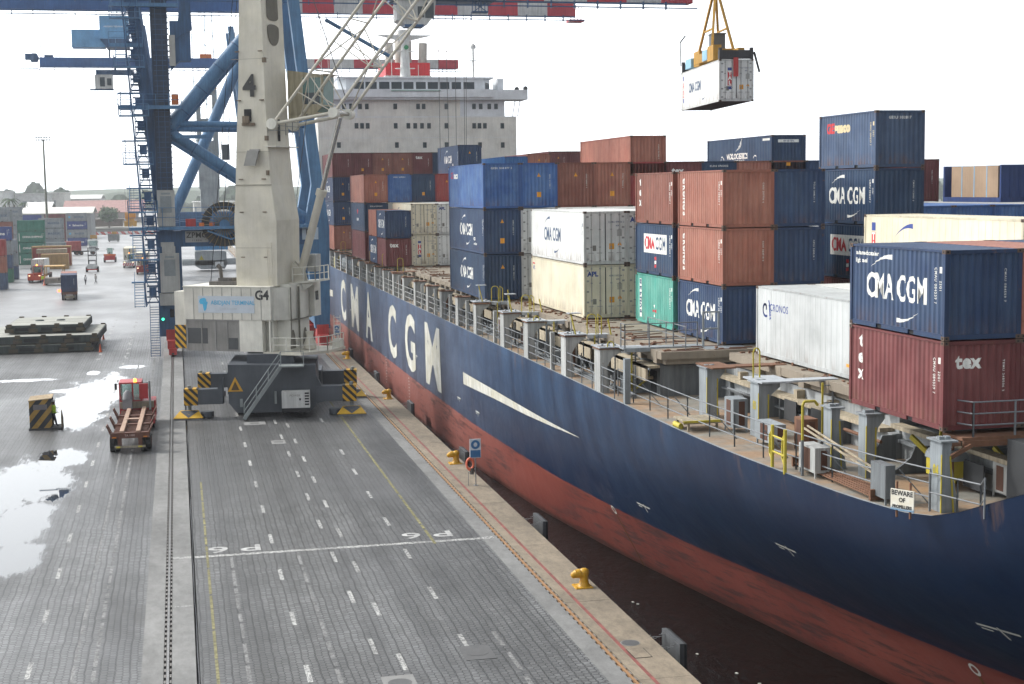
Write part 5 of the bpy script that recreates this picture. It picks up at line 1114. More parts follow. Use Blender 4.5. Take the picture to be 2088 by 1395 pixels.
# nearest gantry crane, P4
Yp = 152.0; ycp = Yp+6.5
segs = SG(ycp, 6, (612, 703, 0), (703, 787, 1), (787, 905, 0), (905, 960, 1), (960, 1026, 0), (1026, 1103, 1), (1103, 1190, 0), (1190, 1270, 1), (1270, 1340, 0), (1340, 1404, 1))
P4, _ = sts(Yp, 'nearest blue gantry crane with P4 on its seaside leg and red bogies', AY(1100, 13, ycp).z-.3, -30, px_x(1404, 5, ycp), segs, 1.9)
p = AY(633, 476, Yp); MB().box(p.x-.85, Yp-.03, p.z-.62, p.x+.8, Yp-.005, p.z+.62).build('number_board', plain('board_pale_blue', (.48, .58, .66), .6), P4)
txt('P4', 1.15, MF_(p.x, Yp-.036, p.z), BLKL, P4, 'lettering', .0, 1.05, .85)
p = AY(401, 484, Yp); MB().box(p.x-1.12, Yp+.06, p.z-.5, p.x+1.15, Yp+.095, p.z+.62).build('maker_board', plain('board_grey', (.42, .42, .41), .6), P4)
txt('ZPMC', .75, MF_(p.x, Yp+.05, p.z+.2), BLKL, P4, 'lettering', .02, 1.05, 1.0); txt('1 1 8 0 4', .26, MF_(p.x, Yp+.05, p.z-.32), BLKL, P4, 'lettering', .02)
def rl(par, pts, h=1.05, m_=None, sp=1.5): return rail(pts, h, 2, .03, 'railing', m_ or BLU, par, sp)
# walkway over the portal, cable reel, lift and stairs
b = MB(); b.box(-4.6, Yp-1.3, 12.65, 13.4, Yp+.05, 12.95); w_ = b.build('portal_walkway', BLU, P4); rl(w_, [(-4.6, Yp-1.25, 12.95), (13.4, Yp-1.25, 12.95)], 1.9, BLU, 1.6)
b = MB(); b.beam((3.0, Yp-1.3, 12.5), (5.3, Yp-1.3, 11.6), .15, .15); b.beam((5.3, Yp-1.3, 11.6), (7.6, Yp-1.3, 12.5), .15, .15); b.build('walkway_truss', BLU, P4)
REEL = sub('cable_reel', P4); rc = AY(457, 457, Yp-.2); rc.y = Yp-.7
b = MB(); n = 40
for i in range(n):
    a, c = 2*pi*i/n, 2*pi*(i+1)/n
    for yy in (rc.y, rc.y+.5): b.quad(*[(rc.x+r*cos(q), yy, rc.z+r*sin(q)) for r, q in ((1.5, a), (1.5, c), (2.25, c), (2.25, a))])
    b.quad(*[(rc.x+1.5*cos(q), yy, rc.z+1.5*sin(q)) for q, yy in ((a, rc.y), (a, rc.y+.5), (c, rc.y+.5), (c, rc.y))])
    b.quad(*[(rc.x+2.25*cos(q), yy, rc.z+2.25*sin(q)) for q, yy in ((a, rc.y), (a, rc.y+.5), (c, rc.y+.5), (c, rc.y))])
b.build('wound_cable', plain('wound_cable_black', (.02, .022, .025), .6), REEL)
b = MB(); [b.tube((rc.x+.3*cos(2*pi*i/28), rc.y-.05, rc.z+.3*sin(2*pi*i/28)), (rc.x+2.45*cos(2*pi*i/28), rc.y-.05, rc.z+2.45*sin(2*pi*i/28)), .035, 5) for i in range(28)]; b.build('reel_spoke', paint('reel_spoke_tan', (.32, .24, .13), .6, .2), REEL, each=True)
b = MB(); b.tube((rc.x, rc.y-.3, rc.z), (rc.x, rc.y+1.2, rc.z), .5, 16); b.tube((rc.x, rc.y+.1, rc.z), (rc.x, rc.y+.3, rc.z), 1.2, 20); b.box(rc.x-.3, rc.y+.4, 12.6, rc.x+.3, rc.y+.9, rc.z); b.build('reel_hub', BLU, REEL)
b = MB(); b.box(.9, Yp-.9, 12.95, 1.9, Yp-.3, 13.7); b.build('motor_red', REDC, P4); b = MB(); b.box(2.2, Yp-.9, 12.95, 2.7, Yp-.4, 13.3); b.box(3.2, Yp-.9, 12.95, 3.7, Yp-.4, 13.3); b.build('motor_orange', ORG, P4)
for z0, z1, x0, x1, mat in ((13.0, 16.6, -1.8, -.1, BOXG), (6.4, 10.3, -1.75, .15, BOXG), (5.1, 6.3, -1.9, .0, BOXG)):
    b = MB(); b.box(x0, Yp-.95, z0, x1, Yp-.02, z1); o = b.build('lift_cabin' if z0 > 6 else 'lift_base', mat, P4)
    if z0 > 6: b = MB(); xm = (x0+x1)/2; [b.box(xm+q-.13, Yp-.965, z1-2.1, xm+q+.13, Yp-.951, z1-.7) for q in (-.28, .28)]; b.build('cabin_window', plain('frosted_grey', (.5, .52, .5), .3), o); b = MB(); b.box(xm-.55, Yp-.97, z1-2.25, xm+.55, Yp-.955, z1-.6); b.box(xm-.45, Yp-.97, z1-.45, xm+.45, Yp-.955, z1-.25); b.build('door_panel', plain('door_grey', (.24, .27, .28), .5), o)
b = MB(); b.box(-1.5, Yp-.8, 10.3, -.2, Yp-.1, 11.0); b.box(-1.6, Yp-.85, 11.0, -.3, Yp-.1, 11.4); b.build('electric_box', BOXG, P4)
b = MB(); b.box(-.95, Yp-1.0, 3.9, -.55, Yp-.7, 4.7); o = b.build('signal_box', HOLE, P4); MB().tube((-1.65, Yp-1.12, 3.75), (-1.65, Yp-1.05, 3.75), .13, 12).build('green_signal_lamp', plain('green_lamp_glow', (.05, 1, .45), .3, 0, 3, 0), o)
b = MB(); b.box(-1.85, Yp-.7, 16.6, -.2, Yp-.1, 41); [b.box(-.45, Yp-.75, 17+i*.55, -.1, Yp-.2, 17.1+i*.55) for i in range(34)]; b.build('lift_mast', paint('lift_mast_dark', (.03, .05, .09), .7, .7, .2), P4)
b = MB()
for x in (-1.8, -1.35, -.75, -.25): b.tube((x, Yp-.74, 16.6), (x, Yp-.74, 41), .035, 5)
for i in range(48): b.box(-1.62, Yp-.76, 16.8+i*.5, -.38, Yp-.7, 16.86+i*.5)
b.build('lift_guide_rails', BLD, P4)
def flight(x0, x1, ya, yb, z0, z1, par):
    b = MB(); n = int((z1-z0)/.24)
    for i in range(n): f = i/n; y = ya+(yb-ya)*f; z = z0+(z1-z0)*f; b.box(x0, y-.11, z, x1, y+.11, z+.05)
    for x in (x0, x1): b.beam((x, ya, z0), (x, yb, z1), .06, .25); b.tube((x, ya, z0+1.0), (x, yb, z1+1.0), .025, 5); [b.tube((x, ya+(yb-ya)*f, z0+(z1-z0)*f), (x, ya+(yb-ya)*f, z0+(z1-z0)*f+1), .02, 5) for f in (0, .25, .5, .75, 1)]
    return b.build('stair_flight', BLU if x0 < -3.3 else BLD, par)
ST = sub('stair_tower', P4)
flight(-2.9, -2.0, Yp-2.8, Yp+.5, .25, 5.1, ST); zz = 5.1; k = 0
while zz < 40:
    sh = -.055*(zz-12) if zz > 12 else 0
    a, c = (-4.3+sh, -3.35+sh) if k % 2 == 0 else (-3.1+sh, -2.2+sh)
    flight(a, c, *((Yp-1.7, Yp+.6) if k % 2 == 0 else (Yp+.6, Yp-1.7)), zz, zz+2.35, ST); zz += 2.35; k += 1
    b = MB(); yb = Yp+.6 if k % 2 else Yp-1.9; b.box(-4.6+sh, yb-.35, zz-.12, -1.7+sh, yb+.5, zz+.02); o = b.build('landing', BLU, ST)
    b = MB()
    for q in (-3.2, -1.9): b.beam((q+sh, Yp-2.0, zz-2.35), (q+sh-.13, Yp-2.0, zz), .1, .1); b.beam((q+sh, Yp+1.0, zz-2.35), (q+sh-.13, Yp+1.0, zz), .1, .1)
    b.beam((-3.2+sh, Yp-2.0, zz-2.35), (-1.9+sh, Yp-2.0, zz), .07, .07); b.beam((-1.9+sh, Yp+1.0, zz-2.35), (-3.2+sh, Yp+1.0, zz), .07, .07)
    for q in range(4): b.box(-3.15+sh, Yp+.9, zz-2.2+q*.55, -1.95+sh, Yp+1.0, zz-2.05+q*.55)
    b.box(-2.9+sh, Yp-.3, zz-1.4, -2.2+sh, Yp+.4, zz-.5); b.build('stair_frame', BLD, ST, each=True)
    if k % 2 == 0: rl(ST, [(-1.75+sh, yb-.3, zz), (-4.6+sh, yb-.3, zz), (-4.6+sh, yb+.5, zz)], 1.1, BLU, 1.3)
for z, x0, x1 in ((24.9, -5.2, .9), (30.9, -5.8, -2.6), (34.8, -5.6, .9), (22.0, .2, 3.4)):
    b = MB(); b.box(x0, Yp-1.5, z-.35, x1, Yp-.9, z); o = b.build('landing', BLU, P4); rl(o, [(x0, Yp-1.45, z), (x1, Yp-1.45, z)], 1.1, BLU, 1.3)
b = MB(); b.box(.0, Yp-.6, 29.3, 2.0, Yp+1, 33.2); b.prism([(.0, Yp-.6, 28.4), (.9, Yp-.6, 29.3), (.0, Yp-.6, 29.3)], (0, 1.4, 0)); b.prism([(.6, Yp-.7, 31.5), (2.2, Yp-.7, 32.4), (2.0, Yp-.7, 36), (1.2, Yp-.7, 36)], (0, 1, 0)); b.build('upper_junction', BLD, P4)
b = MB(); b.box(-.1, Yp-.8, 28.8, .5, Yp-.62, 31.8); b.build('cabinet', BOXG, P4)
b = MB(); b.tube((.3, Yp-.6, 25.0), (.3, Yp-.6, 26), .35, 8); b.build('orange_lamp', ORG, P4)
b = MB(); [b.tube(AY(a, 0, Yp+1.8), AY(c, 575, Yp+1.8), .035, 5) for a, c in ((483, 448), (474, 430))]; b.build('hanging_cable', plain('black_cable', (.02, .02, .022)), P4, each=True)
b = MB(); b.tube(AY(663, 40, ycp), AY(800, 118, ycp), .2, 8); b.build('forestay', BLU, P4)
# operator cab and trolley under the boom
c0 = AY(846, 55, ycp); x0, x1 = px_x(803, 20, ycp), px_x(882, 20, ycp)
CB = sub('operator_cab', P4)
b = MB(); b.prism([(x0, ycp-2.2, c0.z+.5), (x0+.9, ycp-2.2, c0.z), (x1-1.0, ycp-2.2, c0.z), (x1-.2, ycp-2.2, c0.z+1.0), (x1, ycp-2.2, c0.z+2.6), (x0, ycp-2.2, c0.z+2.6)], (0, 2.6, 0)); b.build('cab_body', CABW, CB)
b = MB(); b.box(x0+2.2, ycp-2.23, c0.z+.75, x0+2.9, ycp-2.205, c0.z+1.9); b.box(x0+3.0, ycp-2.23, c0.z+.7, x1-.25, ycp-2.205, c0.z+2.3); b.build('cab_window', GLS, CB)
rl(CB, [(x0+.2, ycp-2.6, c0.z+.3), (x0+2.1, ycp-2.6, c0.z+.3)], 1.6, CABW, .6)
b = MB(); b.box(x0-.4, ycp-2.4, c0.z+2.6, x1+6.5, ycp+2, c0.z+3.3); b.box(x0+.8, ycp-2.4, c0.z+.1-.35, x0+2.8, ycp-.5, c0.z+.02); b.build('trolley', BLD, P4)
q0, q1 = AY(956, 30, ycp), AY(987, 8, ycp); b = MB()
for i in range(6): x = q0.x+(q1.x-q0.x)*i/5; b.beam((x, ycp-2, q0.z), (x, ycp-2, q1.z+1.2), .07, .07)
b.box(q0.x, ycp-2.1, q0.z, q1.x, ycp-1, q0.z+.15); b.beam((q0.x, ycp-2, q0.z), (q1.x, ycp-2, q1.z), .08, .08); b.beam((q0.x, ycp-2, q1.z), (q1.x, ycp-2, q0.z), .08, .08); b.build('maintenance_basket', BLD, P4)
b = MB(); [b.tube(AY(a, 30, ycp), AY(c, 330, ycp+1), .03, 4) for a, c in ((893, 898), (908, 916), (927, 931), (945, 948), (950, 951))]; b.build('hoist_rope', plain('rope_dark', (.08, .08, .08)), P4, each=True)
# second gantry crane: 47 m mark
Y2 = 196.0; yc2 = Y2+6.5
s2 = SG(yc2, 25, (600, 615, 0), (615, 679, 1), (679, 737, 0), (737, 805, 1), (805, 883, 0), (883, 929, 1), (929, 991, 0), (991, 1051, 1), (1051, 1111, 0), (1111, 1168, 1))
C2, _ = sts(Y2, 'second gantry crane in line, its red and white boom marked 47m', AY(1100, 45, yc2).z, -30, px_x(1180, 35, yc2), s2, 1.75, br=False)
p = AY(1092, 28, yc2); txt('47m >', 1.15, MF_(p.x, yc2-.91, p.z), BLKL, C2, 'lettering', 0, 1.05)
p = AY(61, 1, yc2); MB().box(p.x-1.6, yc2-.93, p.z-.5, p.x+1.6, yc2-.905, p.z+1.5).build('distance_board', WHC, C2); txt('< 20m', 1.1, MF_(p.x, yc2-.94, p.z+.15), BLKL, C2, 'lettering', 0)
p = AY(160, 6, yc2); MB().box(p.x-3.6, yc2-.93, p.z-.55, p.x+3.6, yc2-.905, p.z+1.2).build('terminal_board', plain('board_pale', (.45, .55, .6)), C2); txt('ABIDJAN TERMINAL', .6, MF_(p.x+.4, yc2-.94, p.z+.15), SKYL, C2, 'lettering', 0)
q = AY(1172, 22, yc2); b = MB(); b.box(q.x-1.0, yc2-1, q.z-1.6, q.x+1.1, yc2+1, q.z-1.3); [b.beam((q.x-.9+i*.5, yc2-1, q.z-1.4), (q.x-.5+i*.4, yc2-1, q.z+.9-.2*i), .07, .07) for i in range(4)]; b.build('boom_tip', BREW, C2)
# third gantry crane
Y3 = 283.0; yc3 = Y3+6.5
s3 = SG(yc3, 136, (625, 640, 0), (640, 671, 1), (671, 720, 0), (720, 759, 1), (759, 800, 0), (800, 850, 1), (850, 891, 0), (891, 932, 1))
C3, _ = sts(Y3, 'third gantry crane in line, boom tip just above the ship deckhouse', AY(800, 148, yc3).z, px_x(82, 130, yc3), px_x(935, 148, yc3), s3, 1.7, br=False)
b = MB(); b.tube(AY(352, 440, Y2), AY(492, 118, Y2), .7, 12); b.build('diagonal_brace', BLU, C2)
p = AY(156, 125, yc3); MB().box(p.x-1.6, yc3-.93, p.z-.75, p.x+1.6, yc3-.905, p.z+.55).build('distance_board', WHC, C3); txt('< 20m', 1.05, MF_(p.x, yc3-.94, p.z-.1), BLKL, C3, 'lettering', 0)
p = AY(222, 127, yc3); MB().box(p.x-3.4, yc3-.93, p.z-.7, p.x+3.4, yc3-.905, p.z+.6).build('terminal_board', plain('board_pale', (.45, .55, .6)), C3)
p = AY(884, 136, yc3); txt('m >', 1.1, MF_(p.x, yc3-.94, p.z), BLKL, C3, 'lettering', 0)
b = MB(); a0, a1 = AY(205, 82, yc3), AY(262, 36, yc3); b.box(a0.x, yc3-3, a0.z, a1.x, yc3+3, a1.z); b.build('machinery_house', paint('house_blue', (.13, .32, .55), .5, .05, .1), C3)
b = MB(); b.prism([(a0.x, yc3-3, a0.z-.02), (a1.x, yc3-3, a0.z-.02), (a1.x, yc3-3, a0.z-1.6), (a0.x+1.2, yc3-3, a0.z-1.6)], (0, 6, 0)); b.build('house_floor', BLD, C3)
txt('ABIDJAN TERMINAL', .42, MF_((a0.x+a1.x)/2, yc3-3.02, (a0.z+a1.z)/2+.1), WHT, C3, 'lettering', 0)
b = MB(); a0, a1 = AY(148, 98, yc3), AY(214, 63, yc3); b.box(a0.x, yc3-2, a0.z, a1.x, yc3+2, a1.z); b.build('panel_screen', paint('house_blue', (.13, .32, .55)), C3)
b = MB(); a0 = AY(222, 115, yc3); b.box(a0.x, yc3-.3, a0.z-.4, a0.x+.3, yc3+.3, a0.z+3); b.box(a0.x+9, yc3-.3, a0.z-.4, a0.x+9.4, yc3+.3, a0.z+3); b.build('house_post', BLD, C3)
c0 = AY(213, 182, yc3); b = MB(); b.box(c0.x-1.6, yc3-1.5, c0.z, c0.x+1.6, yc3+1.5, c0.z+2.6); o = b.build('operator_cab', CABW, C3); b = MB(); b.box(c0.x-.7, yc3-1.53, c0.z+.4, c0.x+.2, yc3-1.51, c0.z+2.1); b.box(c0.x+.6, yc3-1.53, c0.z+.6, c0.x+1.4, yc3-1.51, c0.z+1.9); b.build('cab_window', GLS, o)
b = MB(); b.box(c0.x-1.4, yc3-1, c0.z+2.6, c0.x+5.5, yc3+1, c0.z+3.4); b.box(c0.x+1.9, yc3-.4, c0.z+3, c0.x+2.3, yc3+.4, c0.z+6); b.box(c0.x+4.5, yc3-.4, c0.z+3, c0.x+4.9, yc3+.4, c0.z+6); b.box(c0.x-2.6, yc3-1, c0.z-.2, c0.x+1.7, yc3+1, c0.z); b.build('trolley', BLD, C3)
q = AY(70, 120, yc3); b = MB(); b.lathe((q.x, yc3, q.z-.6), [(.6, 0), (.9, .7), (.5, 1.6)], 10); b.box(q.x-1.6, yc3-.6, q.z-.2, q.x+.5, yc3+.6, q.z+.9); b.tube((q.x+1.2, yc3, q.z), (q.x+1.2, yc3, q.z+3.3), .07, 6); b.tube((q.x+1.2, yc3, q.z+3.3), (q.x+3.4, yc3, q.z+3.4), .06, 6); b.box(q.x+1.8, yc3-.5, q.z, q.x+3.4, yc3+.5, q.z+.7); b.box(q.x-2.6, yc3-1.2, q.z-1.9, q.x+.8, yc3-1.1, q.z-1.7); b.build('backreach_end', BLD, C3)
b = MB(); a0 = AY(1024/1, 98, yc3); pm = AY(914, 105, yc3); b.tube((pm.x, yc3, pm.z-1.5), (pm.x, yc3, pm.z), .06, 6); b.tube((pm.x, yc3, pm.z), (pm.x-2.6, yc3, pm.z+.1), .06, 6); b.build('boom_lamp_post', BREW, C3)
# yellow spreader hanging at the basin
sp = AY(266, 448, 470.0); t = thing('container_spreader', 'orange yellow spreader hanging on ropes above the barrier by the basin', 'spreader', (sp.x, 470, 0))
MB().box(-1.6, -1, sp.z+.3, 1.6, 1, sp.z+2.3).build('head_block', paint('spreader_orange', (.62, .27, .02), .5, .2), t); b = MB(); b.box(-1.8, -3, sp.z-2, 1.8, 3, sp.z-.4); b.box(-1.2, -1, sp.z-.4, 1.2, 1, sp.z+.3); b.build('spreader_frame', YEC, t)
b = MB(); [b.tube((x, 0, sp.z+2.2), (x*1.3, 0, sp.z+22), .05, 4) for x in (-1.2, -.4, .4, 1.2)]; b.build('hoist_rope', plain('rope_dark', (.08, .08, .08)), t)
# ---------------------------------------------------------------- mobile harbour crane in front
BEI = paint('crane_beige', (.60, .565, .465), .55, .22, .07, 1, 0, (.62, .59, .52)); BEL = paint('crane_cream_white', (.70, .685, .61), .5, .15, .08); CHS = paint('chassis_grey', (.075, .085, .10), .55, .25, .1); GALV = paint('galvanised', (.27, .30, .30), .5, .2, .2)
STRP = stripes('hazard_stripes', (.65, .36, .02), (.02, .02, .02), (1, 0, 1.0), .55); GRIL = plain('grille_dark', (.06, .065, .07), .6); GRP = paint('grey_panel', (.27, .265, .25), .6, .1, .15)
MC = thing('mobile_harbour_crane', 'tall beige mobile harbour crane numbered 4 standing on its outriggers on the quay', 'crane', (6.6, 111.2, 0))
UC = sub('undercarriage', MC); UC.rotation_euler.z = RD(-7)
b = MB(); b.prism([(-2.9, -4.0, 1.1), (-2.3, -4.0, .35), (3.0, -4.0, .35), (3.4, -4.0, .9), (3.4, -4.0, 3.75), (-2.9, -4.0, 3.9)], (0, 6.6, 0)); b.box(-1.6, -3, 3.8, 1.8, 3, 4.5); b.build('chassis', CHS, UC)
b = MB(); [b.box(x0, y, 1.05, x1, y+.9, 2.15) for x0, x1 in ((-5.95, -3.3), (3.4, 6.2)) for y in (-3.95, 5.2)]; b.box(-3.6, 3, .8, 3.6, 6.4, 2.5); b.prism([(-3.3, -3.9, 1.1), (-4.3, -3.9, 1.1), (-3.3, -3.9, 2.9)], (0, .8, 0)); b.prism([(3.4, -3.9, .9), (4.3, -3.9, 1.1), (3.4, -3.9, 3.0)], (0, .8, 0)); b.build('outrigger_beam', CHS, UC, each=True)
b = MB(); [b.box(x-.5, y-.008, 1.0, x+.5, y+.92, 2.2) for x in (-5.6, 5.8) for y in (-3.95, 5.2)]; b.build('striped_end', STRP, UC, each=True)
CHEV = stripes('chevron_yellow', (.62, .36, .03), (.13, .135, .14), (.6, .8, 0), .9); STP = plain('pad_grey', (.30, .31, .32), .5, .3)
for x, y in ((-5.75, -3.5), (5.95, -3.5), (-5.9, 7.6), (6.0, 5.65)):
    b = MB(); b.tube((x, y if y < 6 else 5.65, .5), (x, y if y < 6 else 5.65, 2.4), .14, 10); b.build('outrigger_ram', GALV, UC)
    P_ = MB(); P_.prism([(x-1.05, y-.9, 0), (x+1.0, y-.9, 0), (x+1.0, y+.8, 0), (x-1.05, y+.8, 0)], (0, 0, .16)); P_.prism([(x-.6, y-.2, .16), (x+.6, y-.2, .16), (x+.35, y+.5, .16), (x-.35, y+.5, .16)], (0, 0, .3)); o = P_.build('outrigger_pad', STP, UC)
    b = MB()
    b.prism([(x-1.08, y-1.0, .16), (x+1.05, y-1.0, .16), (x+.62, y-.15, .62), (x-.65, y-.15, .62)], (0, .06, -.05))
    b.build('chevron_plate', paint('chevron_yellow_paint', (.64, .38, .03), .5, .1, .1), o)
    f_ = lambda u, v: (x+u*(1-.4*v), y-1.0+.85*v-.006, .165+.46*v)
    b = MB(); b.quad(f_(-1.05, .95), f_(-.6, .95), f_(0, .42), f_(.6, .95), f_(1.05, .95)); b.add([f_(-1.0, .85), f_(-.6, .97), f_(0, .38), f_(.6, .97), f_(1.0, .85), f_(0, .02)], [(0, 5, 2, 1), (5, 4, 3, 2)]); b.build('pad_chevron', CHS, o)
    b = MB(); sx_ = -1 if x > 0 else 1; b.lathe((x+sx_*1.2, y+.2, .05), [(.5, 0), (.5, .4)], 7); b.build('pad_stop', CHS, o)
b = MB(); [b.tube((x, y, .62), (x+.5, y, .62), .6, 16) for x in (-2.4, -1.7, 1.2, 1.9) for y in (-2.4, -.8, .8, 2.4, 4.4)]; b.build('wheel', plain('black_rubber', (.012, .012, .013), .7), UC, each=True)
STR = sub('access_stair', UC); b = MB()
A_, B_ = V((-1.7, -4.9, .15)), V((.95, -4.5, 3.8))
for s_ in (0, .75): o_ = V((0, -s_, 0)); b.beam(A_+o_, B_+o_, .05, .25)
for i in range(15): f = i/14; q = A_+(B_-A_)*f; b.box(q.x-.12, q.y-.75, q.z, q.x+.12, q.y, q.z+.04)
b.box(.8, -5.3, 3.75, 2.6, -4.0, 3.85); b.build('stair', GALV, STR)
b = MB()
for s_ in (0, .75):
    o_ = V((0, -s_, 0)); b.tube(A_+o_+V((0, 0, 1.05)), B_+o_+V((0, 0, 1.05)), .025, 6); b.tube(A_+o_+V((0, 0, .55)), B_+o_+V((0, 0, .55)), .02, 6); [b.tube(A_+(B_-A_)*f+o_, A_+(B_-A_)*f+o_+V((0, 0, 1.05)), .02, 6) for f in (0, .33, .66, 1)]
b.path([(2.6, -5.3, 3.85), (2.6, -5.3, 4.9), (.95, -5.25, 4.9)], .025); b.build('handrail', GALV, STR)
b = MB(); b.prism([(-2.95, -4.06, 1.95), (-1.85, -4.06, 1.95), (-2.4, -4.06, 3.0)], (0, .05, 0)); b.build('warning_triangle', plain('triangle_yellow', (.62, .33, .03), .5), UC)
b = MB(); b.prism([(-2.7, -4.075, 2.05), (-2.1, -4.075, 2.05), (-2.4, -4.075, 2.7)], (0, .012, 0)); b.prism([(-2.3, -4.08, 2.08), (-2.5, -4.08, 2.08), (-2.4, -4.08, 2.4)], (0, .004, 0)); b.build('triangle_symbol', plain('symbol_brown', (.10, .06, .02)), UC)
b = MB(); b.box(.95, -4.9, .75, 2.95, -4.05, 1.95); o = b.build('generator', paint('generator_white', (.62, .62, .60), .5, .2, .2), UC)
b = MB(); [b.box(2.6, -4.915, .95+i*.2, 2.9, -4.902, 1.06+i*.2) for i in range(5)]; b.box(2.2, -4.915, 1.3, 2.32, -4.902, 1.45); b.box(.95, -4.93, .45, 2.95, -4.05, .75); b.build('louvre', HOLE, o)
txt('POWER', .22, MF_(1.9, -4.905, 1.65), GRL, o, 'lettering', .0)
b = MB(); b.box(-2.1, -4.02, .8, -1.9, -4.005, 1.4); b.box(.4, -4.25, 1.0, .55, -4.05, 1.9); b.build('fitting', GALV, UC)
# superstructure, slewed 30 degrees
SU = sub('superstructure', MC); SU.rotation_euler.z = RD(-30)
def S(name, b, m_): return b.build(name, m_, SU)
b = MB(); b.box(-5.8, -2.5, 6.95, 1.3, 2.5, 9.35); S('machinery_house', b, BEL)
b = MB(); b.box(-5.7, -2.42, 4.6, -1.3, 2.4, 6.95); S('lower_house', b, GRP)
b = MB(); b.box(-1.3, -2.46, 4.6, .55, 2.4, 6.95); b.box(.55, -1.9, 4.6, 1.2, 2.4, 6.95); b.box(-5.85, -2.55, 9.35, 1.35, 2.55, 9.42); b.box(1.1, -2.46, 4.6, 1.2, -2.3, 6.95); S('house_panel', b, BEL)
b = MB(); [b.box(x, -2.52, 6.95, x+.03, -2.502, 9.3) for x in [-5.8+i*.79 for i in range(1, 9)]]; [b.box(x, -2.46, 4.65, x+.06, -2.422, 6.9) for x in (-5.65, -4.45, -3.3, -2.35, -1.36)]; b.box(-5.7, -2.46, 6.85, -1.3, -2.43, 6.93); S('panel_joint', b, plain('joint_grey', (.28, .28, .27)))
b = MB(); b.box(-5.6, -2.44, 5.15, -4.5, -2.425, 6.3); b.box(-4.38, -2.44, 5.15, -3.95, -2.425, 6.3); b.box(-2.22, -2.44, 4.75, -1.48, -2.425, 5.6); b.build('louvre_panel', GRIL, SU, each=True)
b = MB(); b.box(-6.7, -2.3, 4.75, -5.8, 2.3, 9.0); b.box(-6.72, -2.32, 7.2, -5.81, -2.305, 7.24); S('counterweight', b, BEL)
b = MB(); b.box(-6.73, -2.34, 4.75, -5.82, -2.3, 6.5); S('striped_end', b, STRP)
b = MB(); b.box(-5.2, -2.53, 7.55, .35, -2.512, 8.75); 
MB().box(-4.6, -2.522, 7.45, .0, -2.508, 8.7).build('terminal_board', plain('board_silver', (.50, .56, .62), .5, var=.05), SU)
Mx = MF_(-1.75, -2.53, 8.2); txt('ABIDJAN TERMINAL', .44, Mx, SKYL, SU, 'lettering', .015, 1.0, .92); txt('COTE D IVOIRE', .2, MF_(-2.1, -2.53, 7.75), plain('faint_grey', (.42, .46, .5)), SU, 'lettering', 0)
b = MB(); AF = [(-.05, .45), (.12, .5), (.25, .42), (.32, .2), (.42, .12), (.33, -.1), (.3, -.35), (.16, -.55), (.06, -.5), (.0, -.2), (-.02, -.02), (-.25, 0), (-.33, .18), (-.25, .4)]
b.prism([(-4.2+x*.95, -2.526, 8.1+z*.95) for x, z in AF], (0, .008, 0)); S('africa_emblem', b, plain('emblem_blue', (.07, .42, .68)))
txt('G4', .95, MF_(.62, -2.512, 8.75), BLKL, SU, 'lettering', .035, 1, .95)
b = MB(); b.box(1.3, -2.1, 6.9, 1.34, -1.5, 9.3); S('door_leaf', b, BEL)
MB().box(.56, -1.915, 4.65, 1.09, -1.902, 6.8).build('service_door', plain('door_shade', (.36, .35, .31)), SU)
# tower: side profile in (u, z) extruded across v
def tower(pz, v0, v1, name, m_):
    b = MB(); n = len(pz); L_ = []
    for a, c, z, f0, f1 in pz: L_ += [(a, f0, z), (c, f0, z), (c, f1, z), (a, f1, z)]
    fs = [(0, 3, 2, 1), (4*n-4, 4*n-3, 4*n-2, 4*n-1)]
    for i in range(n-1):
        for k in range(4): fs.append((4*i+k, 4*i+(k+1) % 4, 4*i+4+(k+1) % 4, 4*i+4+k))
    b.add(L_, fs); return S(name, b, m_)
TW = [(-1.75, 1.55, 9.4, -1.8, 2.0), (-1.78, 1.62, 14.2, -1.8, 2.05), (-1.6, 1.25, 16.8, -1.75, 1.95), (-1.45, 1.05, 20, -1.7, 1.9), (-1.2, .9, 24, -1.6, 1.95), (-1.0, .75, 30, -1.5, 2.0), (-.9, .7, 44, -1.4, 1.9)]
tower(TW, 0, 0, 'tower', BEI)
b = MB()
def front(u_, z): return u_+.0
for z0, z1, r in ((26.95, 28.5, 0), (28.75, 36, 0)):
    n = 10; w_ = .92; vc = .2; P_ = []
    for i in range(n+1): a = pi+pi*i/n; P_.append((vc+w_*cos(a), z0+(.9 if z1 < 29 else .3)+(.9 if z1 < 29 else .3)*sin(a)))
    for i in range(n+1): a = pi*i/n; P_.append((vc+w_*cos(a), z1-.25+.25*sin(a)))
    un = lambda z: .93+(z-24)*(.75-.9)/6
    b.prism([(un(z)+.0, v, z) for v, z in P_], (.02, 0, 0))
S('painted_opening', b, plain('opening_shade', (.13, .12, .095), .8))  # flat dark plates; their colour stands for the shade inside the openings
b = MB(); b.box(.95, .15, 21.9, 1.0, .45, 24.2) if False else b.box(1.08, .0, 20.0, 1.1, .35, 21.6); b.box(-.75, -1.72, 21.4, -.2, -1.66, 22.3); S('tower_slot', b, HOLE)
b = MB(); b.box(-.9, -1.86, 21.1, .1, -1.7, 21.3); b.box(-.8, -1.95, 21.3, -.3, -1.75, 21.8); [b.box(x, -1.84, z, x+.3, -1.66, z+.07) for x in (-1.3, .55) for z in (14.8, 11.5, 17.2, 22.9, 26.4)]; [b.box(.9+.02*k, -1.9, z, 1.15, -1.66, z+.35) for k, z in ((3, 17.5), (1, 20), (0, 25.6))]; S('lug', b, paint('lug_rusty', (.22, .17, .12), .8, .7))
